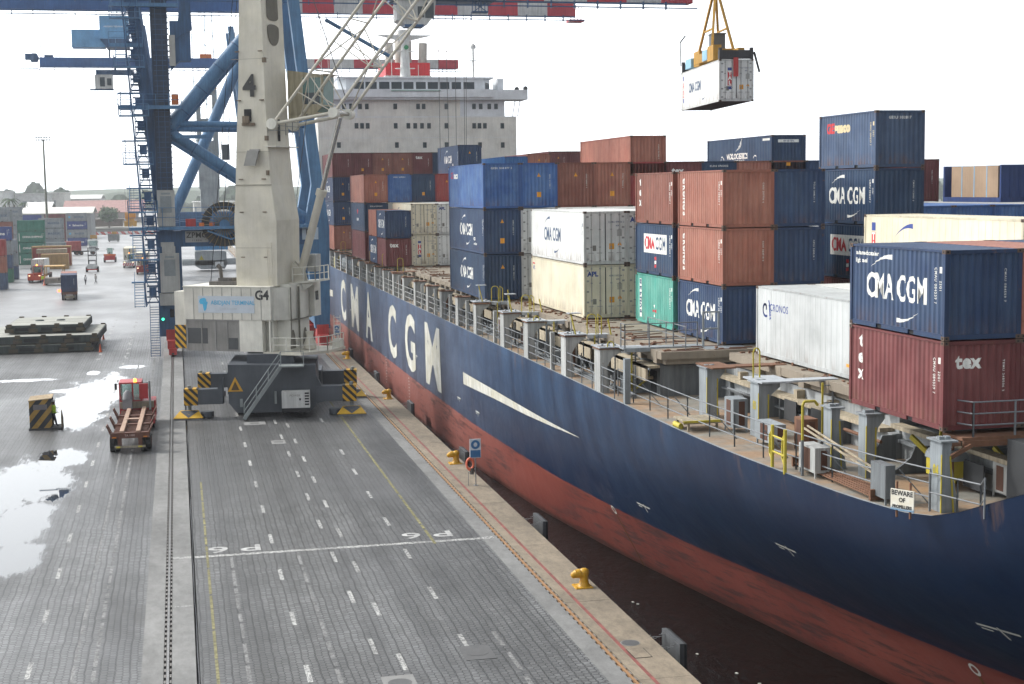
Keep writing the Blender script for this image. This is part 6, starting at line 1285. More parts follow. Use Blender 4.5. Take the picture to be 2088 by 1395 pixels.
b = MB(); b.prism([(-.6, -2.3, 18.3), (.3, -2.3, 18.3), (.45, -1.8, 19.4), (-.35, -1.8, 19.4)], (0, .06, .0)); b.prism([(-.6, -2.35, 18.2), (.35, -2.35, 18.2), (.5, -2.1, 19.3), (-.4, -2.1, 19.3)], (0, .1, 0)); S('flood_light', b, plain('lamp_housing_grey', (.17, .17, .16)))
b = MB(); b.box(-1.62, -1.79, 16.75, 1.3, -1.74, 16.85); S('tower_seam', b, plain('seam_shade', (.33, .31, .25)))
b2 = text_bm('4', 2.15, .07, 1, .95); me = bpy.data.meshes.new('lettering'); b2.to_mesh(me); b2.free(); place(me, 'lettering', [BLKL], SU, None, Matrix.Translation((-.25, -1.74, 23.9)) @ MF_(0, 0, 0))
b = MB()
for z, q in ((12.2, 1.81), (19.2, 1.73), (25.9, 1.57)): b.box(-1.75, -q, z, 1.2, -q+.06, z+.03)
S('weld_seam', b, plain('seam_shade', (.33, .31, .25)))
b = MB(); [b.tube((x, -1.9, 9.45), (x-.05, -1.9, 12.6), .02, 5) for x in (.9, 1.25)]; [b.tube((.9, -1.9, 9.6+i*.3), (1.25, -1.9, 9.6+i*.3), .015, 5) for i in range(10)]; S('tower_ladder', b, BEI)
b = MB(); b.box(.85, -1.75, 19.55, 1.75, 2.0, 19.62); S('front_ledge', b, BEL)
rail([(1.0, -1.5, 20.4), (1.9, -1.5, 20.4), (1.9, 1.9, 20.4)], 1.0, 3, .025, 'railing', GALV, SU, 1)
# front of the slewing deck
b = MB(); b.box(.4, -1.3, 4.6, 2.3, 1.9, 9.5); b.prism([(1.3, -2.1, 6.9), (2.2, -1.35, 6.9), (2.2, -1.35, 9.3), (1.3, -2.1, 9.3)], (-.1, .8, 0)); b.box(2.3, .0, 6.9, 2.5, .9, 9.4); S('tower_foot', b, BEL)
b = MB()
for vc, r in ((-1.0, .45), (1.1, .4)): b.prism([(2.31, vc+r*cos(pi*i/10), 4.75+1.4*sin(pi*i/10)) for i in range(11)], (.02, 0, 0))
b.tube((2.45, -.15, 4.8), (2.45, -.15, 9.3), .07, 6); b.tube((2.4, -1.4, 4.8), (2.4, -1.4, 9.3), .05, 6); b.box(2.28, -1.4, 6.85, 2.52, 1.9, 6.93); S('foot_recess', b, plain('recess_shade', (.16, .15, .12), .8))
b = MB(); b.lathe((3.2, .0, 4.65), [(.45, 0), (.5, .3), (.25, .9), (.32, 1.3)], 10); S('winch', b, BEI)
b = MB(); b.box(.9, 2.05, 6.9, 2.7, 3.2, 9.45); S('electric_room', b, BEL); b = MB(); b.box(2.71, 2.25, 8.1, 2.73, 2.75, 8.8); S('room_window', b, GLS)
b = MB(); b.prism([(.6, -2.5, 4.4), (3.6, -2.4, 4.4), (4.9, -.4, 4.4), (4.9, 2.6, 4.4), (.6, 2.6, 4.4)], (0, 0, .2)); S('slewing_deck', b, BEI)
rail([(1.3, -2.4, 4.6), (3.5, -2.3, 4.6), (4.8, -.4, 4.6), (4.8, 2.5, 4.6)], 1.05, 2, .035, 'railing', BEL, SU, .9)
b = MB(); b.box(4.2, 1.9, 4.6, 4.8, 2.5, 5.2); [b.tube((4.2+q, 2.2, 4.6), (4.2+q, 2.2, 7), .03, 5) for q in (0, .5)]; [b.box(4.2, 2.18, 4.7+i*.3, 4.7, 2.22, 4.74+i*.3) for i in range(8)]; S('deck_ladder', b, BEL)
b = MB(); b.prism([(1.5, .2, 9.42), (3.7, .2, 9.6), (3.7, 2.7, 9.6), (1.5, 2.7, 9.42)], (0, 0, .14)); b.prism([(1.6, .4, 9.4), (2.2, .4, 8.7), (3.5, .4, 9.5)], (0, .3, 0)); S('upper_platform', b, BEL)
rail([(1.8, .25, 9.6), (3.65, .25, 9.7), (3.65, 2.65, 9.7)], 1.05, 2, .035, 'railing', BEL, SU, .9)
b = MB(); b.box(2.5, 1.4, 10.3, 3.2, 2.3, 11.6); S('hydraulic_tank', b, BOXG)
b = MB(); b.prism([(1.5, .6, 9.5), (2.6, .6, 9.5), (2.3, .6, 10.6), (1.5, .6, 11.2)], (0, .12, 0)); b.prism([(1.5, 1.2, 9.5), (2.6, 1.2, 9.5), (2.3, 1.2, 10.6), (1.5, 1.2, 11.2)], (0, .12, 0)); S('cylinder_bracket', b, BEI)
b = MB(); b.box(-4.2, -1.5, 9.42, -2, 0, 9.7); b.box(-3.6, -1.2, 9.7, -2.4, -.3, 9.95); b.tube((-3.4, -1, 9.7), (-3.5, -1, 10.7), .14, 10); b.tube((-3.5, -1, 10.7), (-3.7, -1, 10.9), .16, 10); S('exhaust_unit', b, paint('sooty_metal', (.12, .11, .10), .7, .5))
# cab hung on the tower
b = MB(); b.prism([(1.0, 2.0, 22.0), (3.1, 2.0, 22.0), (3.8, 2.0, 22.6), (3.9, 2.0, 24.9), (1.0, 2.0, 25.3)], (0, 2.0, 0)); b.prism([(1.0, 2.0, 21.6), (2.4, 2.0, 21.9), (2.4, 2.0, 22.1), (1.0, 2.0, 22.1)], (0, 2, 0)); S('cab', b, paint('cab_yellowish', (.50, .44, .30), .5, .1))
b = MB(); b.box(2.2, 1.985, 22.8, 3.75, 1.995, 24.7); S('cab_side_window', b, GLT); b = MB(); b.quad((3.82, 2.1, 22.7), (3.82, 3.9, 22.7), (3.92, 3.9, 24.8), (3.92, 2.1, 24.8)); b.quad((3.15, 2.1, 22.05), (3.15, 3.9, 22.05), (3.83, 3.9, 22.6), (3.83, 2.1, 22.6)); S('cab_windscreen', b, GLT)
b = MB(); b.box(2.3, 1.98, 22.75, 3.6, 1.984, 23.6); S('cab_lower_glass', b, GLS); b = MB(); b.box(3.9, 2.0, 24.9, 4.3, 4.0, 24.95); [b.box(2.2+i*.5, 1.97, 22.7, 2.24+i*.5, 1.98, 24.8) for i in range(4)]; S('cab_guard', b, BEI)
# boom (straight lattice, luffed up towards the ship)
BM = sub('boom', MC); BM.rotation_euler.z = RD(-30)
al = RD(49.5); dv = V((cos(al), 0, sin(al))); nv = V((sin(al), 0, -cos(al)))
R1, R2 = V((1.45, -1.55, 21.2)), V((1.45, 2.0, 21.2)); N1, N2 = V((6.1, -1.1, 21.9)), V((6.1, 1.6, 21.9)); LB = 50
b = MB(); up = [(R1, R1+dv*LB+V((0, .8, 0))), (R2, R2+dv*LB-V((0, .8, 0)))]; lo = [(N1, N1+dv*(LB-3)+V((0, .4, 0))), (N2, N2+dv*(LB-3)-V((0, .6, 0)))]
for p, q in up+lo: b.tube(p, q, .11, 10)
b.build('boom_chord', BEI, BM, each=True)
b = MB()
for p, q in zip((R1, R2), (N1, N2)): b.tube(p, q, .13, 8); b.tube(p+V((0, 0, -.05)), q-dv*.0+V((0, 0, 0)), .1, 8)
pt = lambda pq, s: pq[0]+(pq[1]-pq[0])*s
K = 11
for i in range(K):
    s0, s1 = i/K, (i+1)/K
    for k in (0, 1): b.tube(pt(up[k], s0+.06), pt(lo[k], s0), .045, 6); b.tube(pt(lo[k], s0), pt(up[k], s1+.0), .045, 6)
    a, c = (0, 1) if i % 2 else (1, 0)
    b.tube(pt(up[a], s0+.02), pt(up[c], s1), .05, 6); b.tube(pt(lo[a], s0), pt(lo[c], s1), .05, 6); b.tube(pt(up[0], s0+.1), pt(up[1], s0+.1), .05, 6); b.tube(pt(lo[0], s0), pt(lo[1], s0), .07, 6)
b.build('boom_lacing', BEI, BM)
b = MB(); b.tube(N1-V((0, .25, 0)), N1+V((0, .3, 0)), .38, 14); b.tube(N2-V((0, .25, 0)), N2+V((0, .3, 0)), .38, 14); b.tube(R1-V((0, .3, 0)), R1+V((0, .2, 0)), .4, 14); b.tube(R2-V((0, .3, 0)), R2+V((0, .2, 0)), .4, 14); b.build('pivot', BEL, BM, each=True)
cp, cq = V((2.2, .95, 10.3)), V((6.0, .2, 21.6)); mid = cp+(cq-cp)*.52
b = MB(); b.tube(cp, mid, .3, 14); b.tube(mid-(cq-cp)*.02, mid+(cq-cp)*.02, .4, 14); b.build('luffing_cylinder', BEI, BM); b = MB(); b.tube(mid, cq, .17, 12); b.tube(N1, N2, .16, 10); b.build('piston_rod', plain('chrome_rod', (.42, .40, .37), .25, .8), BM)
b = MB(); b.tube((.7, .6, 40), pt(lo[0], .03), .035, 5); b.tube((3, 1, 22), (1.9, 1.2, 16), .03, 5); b.build('pendant_rope', plain('rope_dark', (.08, .08, .08)), BM)
# load: hook, spreader, container
_q = AY(1466.5, 207, 97.6); hx, hy, hz = _q.x, 97.6, _q.z
container('white refrigerated container hanging from the crane in mid-air, with red TAL panel on its doors', hx, hy, hz, D40, HC, 'white', 'reefer', 'talside2', 'door+tal', 'TLLU 106511 5', .35, group=None, rz=RD(-7))
t = thing('container_spreader', 'yellow and dark spreader gripping the container in mid-air', 'spreader', (hx+1.22*cos(RD(7))+6.1*sin(RD(7)), hy+6.1*cos(RD(7))-1.22*sin(RD(7)), hz+HC), RD(-7))
SD = paint('spreader_dark', (.04, .04, .045), .6, .4); b = MB(); b.box(-1.2, -6.1, .05, 1.2, -5.6, .62); b.box(-1.2, 5.6, .05, 1.2, 6.1, .62); [b.tube((x, y, .62), (x, y, .8), .14, 8) for x in (-1.1, 1.1) for y in (-5.9, 5.9)]; b.box(-.3, -5.6, .1, .3, 5.6, .5); [b.box(x-.1, y-.1, 0, x+.1, y+.1, .1) for x in (-1.1, 1.1) for y in (-6, 6)]; b.build('end_beam', SD, t)
b = MB(); b.box(-.9, -3.2, .35, .9, 3.2, 1.0); b.prism([(-1.0, -3.4, .2), (-.4, -3.4, .2), (-.4, -1.6, .2), (-1.0, -1.6, .2)], (0, 0, 1.05)); b.box(-.85, 1.6, .2, .7, 3.4, 1.3); b.box(.3, -5.4, .3, .75, -3, .85); b.build('yellow_beam', YEC, t)
b = MB(); b.box(-1.01, -1.5, .35, -.95, 0, 1.1); b.box(-1.05, 3.5, .2, -.6, 5.4, .9); b.build('pale_blue_cover', plain('pale_blue_cover', (.25, .45, .6)), t)
b = MB(); b.box(-.45, -.9, 1.15, .5, .2, 2.3); b.box(-.5, -1.0, 2.25, .55, .3, 2.32); b.build('control_box', plain('box_dark_grey', (.10, .11, .12)), t)
b = MB(); tp = V((0, 0, 5.9)); [b.beam(V((x, y, .9)), tp, .18, .12) for x in (-.8, .8) for y in (-2.2, 2.2)]; b.beam((-.5, -1.4, 2.6), (-.5, 1.4, 2.6), .12, .12); b.beam((.5, -1.4, 2.6), (.5, 1.4, 2.6), .12, .12); b.build('lifting_leg', YEC, t, each=True)
b = MB(); b.box(-.22, -.2, 5.6, .22, .2, 6.5); b.lathe((0, 0, 6.5), [(.12, 0), (.18, .3), (.1, .9)], 10); b.build('hook_eye', SD, t)
b = MB(); b.beam((-1.3, 5.9, .5), (-1.35, 5.9, 2.3), .06, .06); b.beam((-1.35, 5.9, 2.3), (-1.0, 5.6, 2.8), .12, .05); b.beam((1.3, -5.9, .5), (1.6, -6.2, -.9), .06, .14); b.box(-.25, -6.25, -1.2, .1, -6.2, .1, 1); b.build('flipper_arm', [SD, REDC], t)
b = MB(); b.box(-.3, -.25, 7.3, .3, .25, 9.2); b.build('hook_block', REDC, t); b = MB(); b.tube((0, 0, 9), (3.2, -7, 45), .06, 6); b.tube((.15, 0, 9), (3.5, -7, 45), .06, 6); b.build('hoist_rope', plain('rope_dark', (.08, .08, .08)), t)
# ---- second mobile crane, far
GC = paint('crane_pale_grey', (.33, .36, .37), .5, .15, .2)
t = thing('mobile_harbour_crane', 'second mobile harbour crane with pale grey tower and blue deck, farther down the quay', 'crane', (6.9, 316, 0))
b = MB(); b.prism([(-3.4, -4, 1.2), (-2.2, -4, .5), (2.6, -4, .5), (3.0, -4, 1.2), (3.0, -4, 4.0), (-3.4, -4, 4.2)], (0, 8, 0)); b.box(-6, -4.0, 1.3, 6.5, -3, 2.3); b.box(-6, 3, 1.3, 6.5, 4, 2.3); b.build('chassis', GC, t)
b = MB(); b.prism([(-2.6, -4.05, 2.4), (-1.6, -4.05, 2.4), (-2.1, -4.05, 3.4)], (0, .04, 0)); b.build('warning_triangle', YLW, t); MB().box(.6, -4.7, 1.0, 2.4, -4.02, 2.0).build('generator', plain('pale_box', (.6, .62, .62)), t)
b = MB(); b.box(-3.3, -2.5, 4.4, 3.4, 2.5, 7.5); b.build('slewing_deck', paint('deck_bright_blue', (.06, .26, .52), .5, .1), t)
b = MB(); b.box(-1.8, -2, 7.5, 2.0, 1.6, 17); b.box(-2.0, -2, 17, 2.2, 1.6, 26); b.box(-2.1, -2, 26, -1.2, 1.6, 37.5); b.box(1.2, -2, 26, 2.2, 1.6, 37.5); [b.box(-1.2, -2, z, 1.2, 1.6, z+1) for z in (26, 30.5, 36.5)]; b.build('tower', GC, t)
b = MB(); b.box(2.8, -3, 23, 4.4, -1, 26.2); b.build('cab', GLS, t)
b = MB(); [b.tube((x, -2.4, z0), (x2, -2.4, z1), .1, 6) for x, x2, z0, z1 in ((-2.3, -2.6, 24, 54), (0, .2, 24, 54), (2.2, 1.6, 24, 54))]
for i in range(10): z = 24+i*3; b.tube((-2.35, -2.4, z), (.1, -2.4, z+1.5), .07, 5); b.tube((.1, -2.4, z+1.5), (2.0, -2.4, z), .07, 5); b.tube((-2.35, -2.4, z+3), (.1, -2.4, z+1.5), .05, 5)
b.build('boom_lattice', paint('lattice_pale_blue', (.3, .42, .5)), t)
b = MB(); b.box(-1, -3, 43, 1.4, -2, 44.6); b.build('hook_block', ORG, t); b = MB(); b.box(-1.6, -2.6, 37.6, 2.2, -1, 38.9); b.build('yellow_beam', YEC, t)
# ---------------------------------------------------------------- container yard and traffic on the left
def yc(label, pxr, Y, tier, col, side=None, L=D20, h=S1, kind='dry', z0=0.0, rust=.2, pyr=None):
    x = AY(pxr, pyr or 480, Y).x
    return container(label, x, Y, z0+tier*(h+.02), L, h, col, kind, side, 'v', 'MSKU 901', rust, 'containers stacked in the yard', RD(90))
for i, (c, s, lb) in enumerate((('cgreen', 'china', 'green container with white lettering, at the foot of the green stack'), ('cgreen', 'china', 'second green container with white lettering from the bottom of its stack'), ('cgreen', 'china', 'third green container with white lettering from the bottom'), ('cgreen', None, 'top container of the green stack, without long lettering'))): yc(lb, 91, 361, i, c, s)
for i, lb in enumerate(('lowest grey container of the stack right behind the green stack', 'second grey container from the bottom behind the green stack', 'third grey container from the bottom behind the green stack', 'top grey container right behind the green stack')): yc(lb, 130, 388, i, 'grey', 'maersk')
for i, (c, s, lb) in enumerate((('saf', 'saf', 'blue container at the foot of the far stack behind the white truck'), ('grey', 'maersk', 'grey container between two blue ones in the far yard stack'), ('saf', 'saf', 'blue container second from the top of the far yard stack'), ('grey', 'maersk', 'grey container topping the far yard stack behind the white truck'))): yc(lb, 178, 486, i, c, s)
yc('single grey container low in front of the grey stack', 133, 378, 0, 'grey', 'maersk', z0=2.0)
for i, (c, lb) in enumerate((('maroon', 'maroon yard container hidden at the foot of the tallest left stack'), ('maroon', 'second maroon yard container of the tallest left stack'), ('maroon', 'third maroon yard container of the tallest left stack'), ('rust', 'dull red container just below the grey top of the tallest left stack'), ('grey', 'grey container topping the tallest left stack'))): yc(lb, 25, 345, i, c, 'maersk' if i == 4 else None)
for i, (c, lb) in enumerate((('green', 'dark green container at the foot of the stack by the left edge'), ('steel', 'slate coloured container above the dark green one by the left edge'), ('grey', 'grey container below the blue one by the left edge'), ('saf', 'blue container topping the stack by the left edge'))): yc(lb, 22, 290, i, c, 'saf' if i == 3 else None)
for i, (c, lb) in enumerate((('steel', 'slate purple container lowest at the very left edge'), ('brown', 'orange brown container in the middle at the very left edge'), ('red', 'red container topping the nearest stack at the very left edge'))): yc(lb, 9, 268, i, c, None, D20, HC)
for i in range(3): yc('narrow pale column of containers beside the left edge stack, tier %s' % ('one', 'two', 'three')[i], 33, 300, i, ('steel', 'grey', 'grey')[i], None)
for i in range(5): yc('far grey row behind the tallest left stack, tier %s' % ('one', 'two', 'three', 'four', 'five')[i], 46, 430, i, 'grey', 'maersk' if i == 4 else None)
for i in range(4): yc('far stack under the blue box left of the light mast, tier %s' % ('one', 'two', 'three', 'four')[i], 85, 452, i, 'saf' if i == 3 else 'steel', None)
for i in range(4): yc('far maroon stack right of the light mast, tier %s' % ('one', 'two', 'three', 'four')[i], 134, 470, i, 'maroon', None)
TYR = plain('tyre_black', (.015, .015, .016), .8); CHB = paint('chassis_brown', (.14, .06, .04), .7, .5, .3); CHK = plain('chassis_black', (.03, .03, .032), .7)
def wheel(par, x, y, r=.52, w=.3, name='wheel'):
    b = MB(); b.tube((x-w/2, y, r), (x+w/2, y, r), r, 20); o = b.build(name, TYR, par)
    s_ = 1 if x > 0 else -1; MB().tube((x+s_*(w/2-.02), y, r), (x+s_*(w/2+.01), y, r), r*.5, 12).build('rim', CHB, o); return o
def beacon(par, x, y, z, r=.11, k=6):
    b = MB(); b.lathe((x, y, z), [(r, 0), (r, .16), (r*.5, .24)], 10); b.build('beacon', plain('beacon_amber_glow', (1, .33, .03), .3, 0, k, 0), par)
def cabin(t, x0, x1, y0, y1, z0, z1, mat, low=1.0):
    """cab with real window openings filled by glass, +y is forward"""
    b = MB(); b.box(x0, y0, z0, x1, y1, z0+low); b.box(x0, y0, z1-.1, x1, y1, z1)
    for x in (x0, x1-.1):
        for y in (y0, y1-.1): b.box(x, y, z0+low, x+.1, y+.1, z1-.1)
    b.box((x0+x1)/2+.1, y0, z0+low, (x0+x1)/2+.2, y0+.1, z1-.1)
    c = b.build('cab', mat, t)
    b = MB(); b.box(x0+.1, y0+.03, z0+low, x1-.1, y0+.05, z1-.1); b.box(x0+.1, y1-.05, z0+low, x1-.1, y1-.03, z1-.1); b.box(x0+.03, y0+.1, z0+low, x0+.05, y1-.1, z1-.1); b.box(x1-.05, y0+.1, z0+low, x1-.03, y1-.1, z1-.1)
    g = b.build('window', glass, c)
    b = MB(); b.box((x0+x1)/2-.45, y0+.35, z0+low-.3, (x0+x1)/2+.05, y0+.85, z0+low+.1); b.box((x0+x1)/2-.45, y0+.3, z0+low, (x0+x1)/2+.05, y0+.42, z0+low+.55); b.build('seat', CHK, c)
    for s_ in (-1, 1): b = MB(); b.beam(((x0+x1)/2+s_*(x1-x0)/2, y1-.2, z1-.3), ((x0+x1)/2+s_*((x1-x0)/2+.3), y1, z1-.35), .04, .04); b.box((x0+x1)/2+s_*((x1-x0)/2+.25), y1-.03, z1-.75, (x0+x1)/2+s_*((x1-x0)/2+.42), y1+.03, z1-.3); b.build('mirror', CHK, c)
    return c
m, tt_, bb = nodes('cab_glass'); bb.inputs['Base Color'].default_value = (.35, .55, .5, 1); bb.inputs['Transmission Weight'].default_value = .85; bb.inputs['Roughness'].default_value = .05; bb.inputs['Alpha'].default_value = .55; glass = m
def tractor(t, col, y0=0, bc=True):
    b = MB(); b.box(-1.25, y0-.6, .45, 1.25, y0+4.2, .85); b.box(-1.25, y0+3.2, .5, 1.25, y0+4.25, 1.3); b.box(.2, y0+2, .85, 1.25, y0+4.1, 1.7); b.build('chassis', col, t)
    cabin(t, -1.2, 1.2 if False else .35, y0+1.5, y0+3.6, .85, 3.1, col, 1.0)
    if bc: beacon(t, -.1, y0+1.8, 3.1)
    b = MB(); b.tube((.9, y0+1.2, 1), (.9, y0+1.2, 3.2), .08, 8); b.build('exhaust', GALV, t)
    for y in (y0+.4, y0+3.4):
        for x in (-1.05, 1.05): wheel(t, x, y)
# empty trailer with red tractor, near
t = thing('terminal_tractor', 'red terminal tractor with lit amber beacon pulling an empty rusty trailer', 'tractor', (-3.35, 94.9, 0), RD(-1))
RT = paint('tractor_red', (.40, .025, .03), .4, .1, .2)
b = MB(); [b.box(x-.13, .1, 1.15, x+.13, 11.0, 1.4) for x in (-.5, .5)]; b.box(-.45, 5.0, 1.4, .45, 5.5, 1.42); b.build('trailer_beam', paint('trailer_pale_beam', (.40, .27, .2), .8, .3, .2), t)
b = MB(); [b.box(-1.05, .4+i*.42, 1.05, 1.05, .52+i*.42, 1.2) for i in range(25)]; b.box(-1.2, 0, .95, 1.2, .35, 1.3); b.box(-.75, -.05, .5, -.5, .1, 1.2); b.box(.5, -.05, .5, .75, .1, 1.2); b.box(-1.15, 3.6, 1, 1.15, 3.9, 1.3); b.box(-1.15, 7.4, 1, 1.15, 7.7, 1.3); b.build('trailer_frame', CHB, t)
b = MB(); b.box(-.95, -.1, .35, .95, 0, .48); b.box(-1.15, 10.9, 1.3, 1.15, 11.3, 1.75); b.build('bumper', paint('pale_bumper', (.33, .29, .22), .7, .4), t)
b = MB(); [b.box(x-.1, -.12, .36, x+.15, -.1, .47) for x in (-.75, .6)]; b.build('reflector', plain('yellow_reflector', (.55, .45, .05)), t, each=True)
b = MB(); [b.box(x-.12, -.02, .98, x+.12, .0, 1.06) for x in (-.95, .95)]; b.build('tail_lamp', plain('lamp_orange', (.6, .2, .02)), t, each=True)
txt('TA 1080', .18, MF_(0, -.012, 1.12), plain('plate_pink', (.5, .35, .33)), t)
b = MB()
for y in (.1, 3.6, 7.4):
    for s_ in (-1, 1): b.prism([(s_*1.15, y, 1.0), (s_*1.45, y, 1.75), (s_*1.38, y, 1.78), (s_*1.05, y, 1.1)], (0, .8, 0)); b.box(s_*.6, y+.1, 1.05, s_*1.2, y+.7, 1.12)
b.build('guide_flare', CHB, t, each=True)
for y in (.75, 1.95):
    for x in (-1.12, -.78, .78, 1.12): wheel(t, x, y, .5, .28)
tractor(t, RT, 9.6)
b = MB(); b.box(-.95, 10.4, 1.3, -.3, 11.0, 2.0); b.lathe((-.6, 10.7, 2.0), [(.35, 0), (.3, .4), (.12, .6)], 10); b.build('hose_reel', plain('grey_box', (.2, .2, .21)), t); b = MB(); b.box(.2, 10.5, 2.0, .8, 10.7, 3.05); b.build('rear_panel', RT, t)
# container truck seen from behind
t = thing('container_truck', 'yard truck seen from behind with a lit red lamp, carrying an end-on dark blue container', 'truck', (-16.5, 236.5, 0), RD(4))
b = MB(); b.box(-1.1, 0, .9, 1.1, 12.5, 1.3); b.box(-1.2, -.05, .9, 1.2, .2, 1.25); b.build('trailer_frame', CHB, t)
for y in (.9, 2.2):
    for x in (-1.0, -.65, .65, 1.0): wheel(t, x, y, .5, .28)
MB().box(-.7, -.1, .35, .7, 0, .75).build('bumper', paint('pale_bumper', (.33, .29, .22)), t)
MB().lathe((-1.5, 1, 1.3), [(.22, 0), (.22, .35), (.05, .4)], 10).build('rear_lamp', plain('red_lamp_glow', (1, .07, .02), .3, 0, 7, 0), t); tractor(t, RT, 10.5, False)
container('dark blue container with reddish side on the yard truck seen from behind', -16.5-1.22, 236.6, 1.32, D20, S1, 'navy', side=None, rz=RD(4), group=None)
container('red brown container riding in front of the dark blue one on the yard truck', -18.1, 242.8, 1.32, D20, S1, 'brown', side=None, rz=RD(4), group=None)
# orange tractor facing us with a white reefer behind
def facing(label, px, py, col, ccol, cl, kind='reefer', rz=0, grille=None, conl=None):
    g = G(px, py); t = thing('terminal_tractor', label, 'tractor', (g.x, g.y, 0), RD(180)+rz)
    b = MB(); b.box(-1.1, -14, .9, 1.1, -.5, 1.3); b.build('trailer_frame', CHB, t)
    for y in (-13, -11.8):
        for x in (-1.0, 1.0): wheel(t, x, y, .5, .3)
    tractor(t, col, -4.2)
    if grille: b = MB(); b.box(-1.25, .06, .5, 1.25, .09, 1.2); b.build('striped_bumper', grille, t)
    b = MB(); [b.box(x-.15, .06, 1.25, x+.15, .1, 1.4) for x in (-.9, .9)]; b.build('headlight', plain('headlight_glow', (1, .8, .5), .3, 0, 1.5, 0), t, each=True)
    q = V((1.22, -4.2, 1.32)); q.rotate(Matrix.Rotation(RD(180)+rz, 3, 'Z'))
    container(conl, g.x+q.x, g.y+q.y, 1.32, D40 if rz == 0 else D20, HC, ccol, kind, None, 'door' if kind == 'reefer' else 'v', 'TLLU 4', .3, None, rz)
OT = paint('tractor_orange_red', (.5, .07, .03), .45, .1, .2); WT = paint('tractor_white', (.55, .57, .57), .45, .15, .2)
facing('orange red terminal tractor with amber beacon in front of a white container on the left', 71, 577, OT, 'white', '', 'reefer', RD(-4), None, 'white container behind the orange red tractor on the left')
facing('white terminal tractor with red and white striped bumper driving towards us', 263, 547, WT, 'cream', '', 'reefer', 0, stripes('bumper_stripes', (.5, .05, .05), (.6, .6, .6), (1, 0, .6), .5), 'cream container carried by the white tractor with striped bumper')
facing('red terminal tractor partly behind the gantry stairs', 291, 560, paint('tractor_dull_red', (.33, .06, .05), .5, .3), 'cream', '', 'reefer', 0, None, 'cream container behind the gantry stairs')
# white road truck with red box
g = G(156, 520); t = thing('road_truck', 'white road truck with a red container turning in the yard', 'truck', (g.x-.3, g.y, 0), RD(-78))
cabin(t, -1.25, 1.25, 3.5, 5.8, .9, 3.9, paint('truck_white', (.6, .62, .62), .4), 1.5)
b = MB(); b.box(-.6, -8, .8, .6, 5, 1.1); b.build('frame', CHK, t)
for y in (-7, -5.8, .3, 1.5, 4.6):
    for x in (-1.05, 1.05): wheel(t, x, y, .5, .3)
g2 = V((-1.22, -4.6, 1.15)); g2.rotate(Matrix.Rotation(RD(-78), 3, 'Z')); container('dull red container on the white road truck', t.location.x+g2.x, t.location.y+g2.y, 1.15, D20, S1, 'red', rz=RD(-78), group=None, end=None)
# lift truck with open mast
g = G(188, 555); t = thing('lift_truck', 'black and white lift truck with a tall open mast', 'forklift', (g.x, g.y, 0), scale=.72)
b = MB(); b.box(-1.5, 0, .7, 1.5, 3, 2.0); b.box(-1.2, -.3, 1.0, 1.2, 0, 2.4); b.build('body', paint('truck_white', (.6, .62, .62)), t); b = MB(); b.box(-1.55, -.35, .6, 1.55, -.05, .95); b.build('bumper', REDC, t)
for x in (-1.55, 1.55): wheel(t, x, .5, .75, .5); wheel(t, x, 3.2, .75, .5)
b = MB(); [b.box(x, 3.4, .4, x+.22, 3.7, 7.0) for x in (-1.25, 1.03)]; [b.box(-1.25, 3.4, z, 1.25, 3.6, z+.25) for z in (3.0, 4.6, 6.8)]; b.box(1.2, 3.3, 6.4, 2.0, 3.6, 6.8); b.build('mast', CHK, t); b = MB(); b.box(-.9, 1, 2.0, .9, 2.4, 2.1); [b.box(x, 1+y, 2.1, x+.08, 1.08+y, 3.4) for x in (-.9, .82) for y in (0, 1.3)]; b.box(-.9, 1, 3.4, .9, 2.4, 3.5); b.build('cab_guard', CHK, t)
# red reach truck
g = G(224, 535); t = thing('reach_truck', 'red reach truck with a pale green cab in the middle of the yard lane', 'reach truck', (g.x, g.y, 0), scale=.74)
b = MB(); b.box(-1.7, 0, .7, 1.7, 5, 2.1); b.box(-1.2, 5, 1, 1.4, 6, 1.9); b.build('body', REDC, t); cabin(t, -.8, .9, 2.0, 3.9, 2.1, 4.6, paint('cab_pale_green', (.4, .5, .46), .4), .5); b = MB(); b.box(-1.9, .8, 2.1, 1.9, 1.6, 2.6); b.build('boom', ORG, t)
for x in (-1.7, 1.7): wheel(t, x, .9, .8, .5); wheel(t, x, 4.6, .8, .5)
# yellow equipment between stacks
g = G(38, 548); t = thing('yard_vehicle', 'yellow machine standing between the green stack and the left edge stack', 'yard vehicle', (g.x-.6, 318, 0)); b = MB(); b.box(-1.4, 0, .8, 1.6, 4, 3.6); b.box(-1.0, .2, 3.6, 1.2, 3, 4.2); b.build('body', paint('machine_yellow', (.55, .3, .03), .5, .4), t)
for x in (-1.3, 1.3): wheel(t, x, .6, .7, .5)
# stacked cages / flat racks of lashing bins
YBR = paint('bin_yellow_brown', (.40, .25, .10), .7, .6, .3)
for nm, a, c, py, Yq, z0, h_, mat, lb in (('cage', 84, 139, 545, 338, 0, 3.3, YBR, 'large yellow brown steel bin in the yard behind the white container'), ('cage', 75, 136, 545, 343, 3.32, .9, paint('bin_tan', (.42, .36, .28), .7, .4), 'tan flat frame resting on the yellow brown bin'), ('cage', 66, 145, 540, 352, 0, 4.6, paint('bin_red', (.34, .07, .06), .7, .4), 'low red flat rack behind the yellow brown bin')):
    x0, x1 = AY(a, 530, Yq).x, AY(c, 530, Yq).x; t = thing('steel_bin', lb, 'steel bin', (x0, Yq, z0)); W_ = x1-x0
    b = MB(); b.box(0, 0, 0, W_, 3, h_*.92); b.build('bin_body', mat, t); b = MB(); [b.box(i*W_/6-.06, -.1, 0, i*W_/6+.06, 0, h_) for i in range(7)]; b.box(0, -.12, h_*.92, W_, 3.1, h_); b.box(0, -.1, 0, W_, 0, .3); b.build('bin_frame', CRR if z0 else YBR, t)
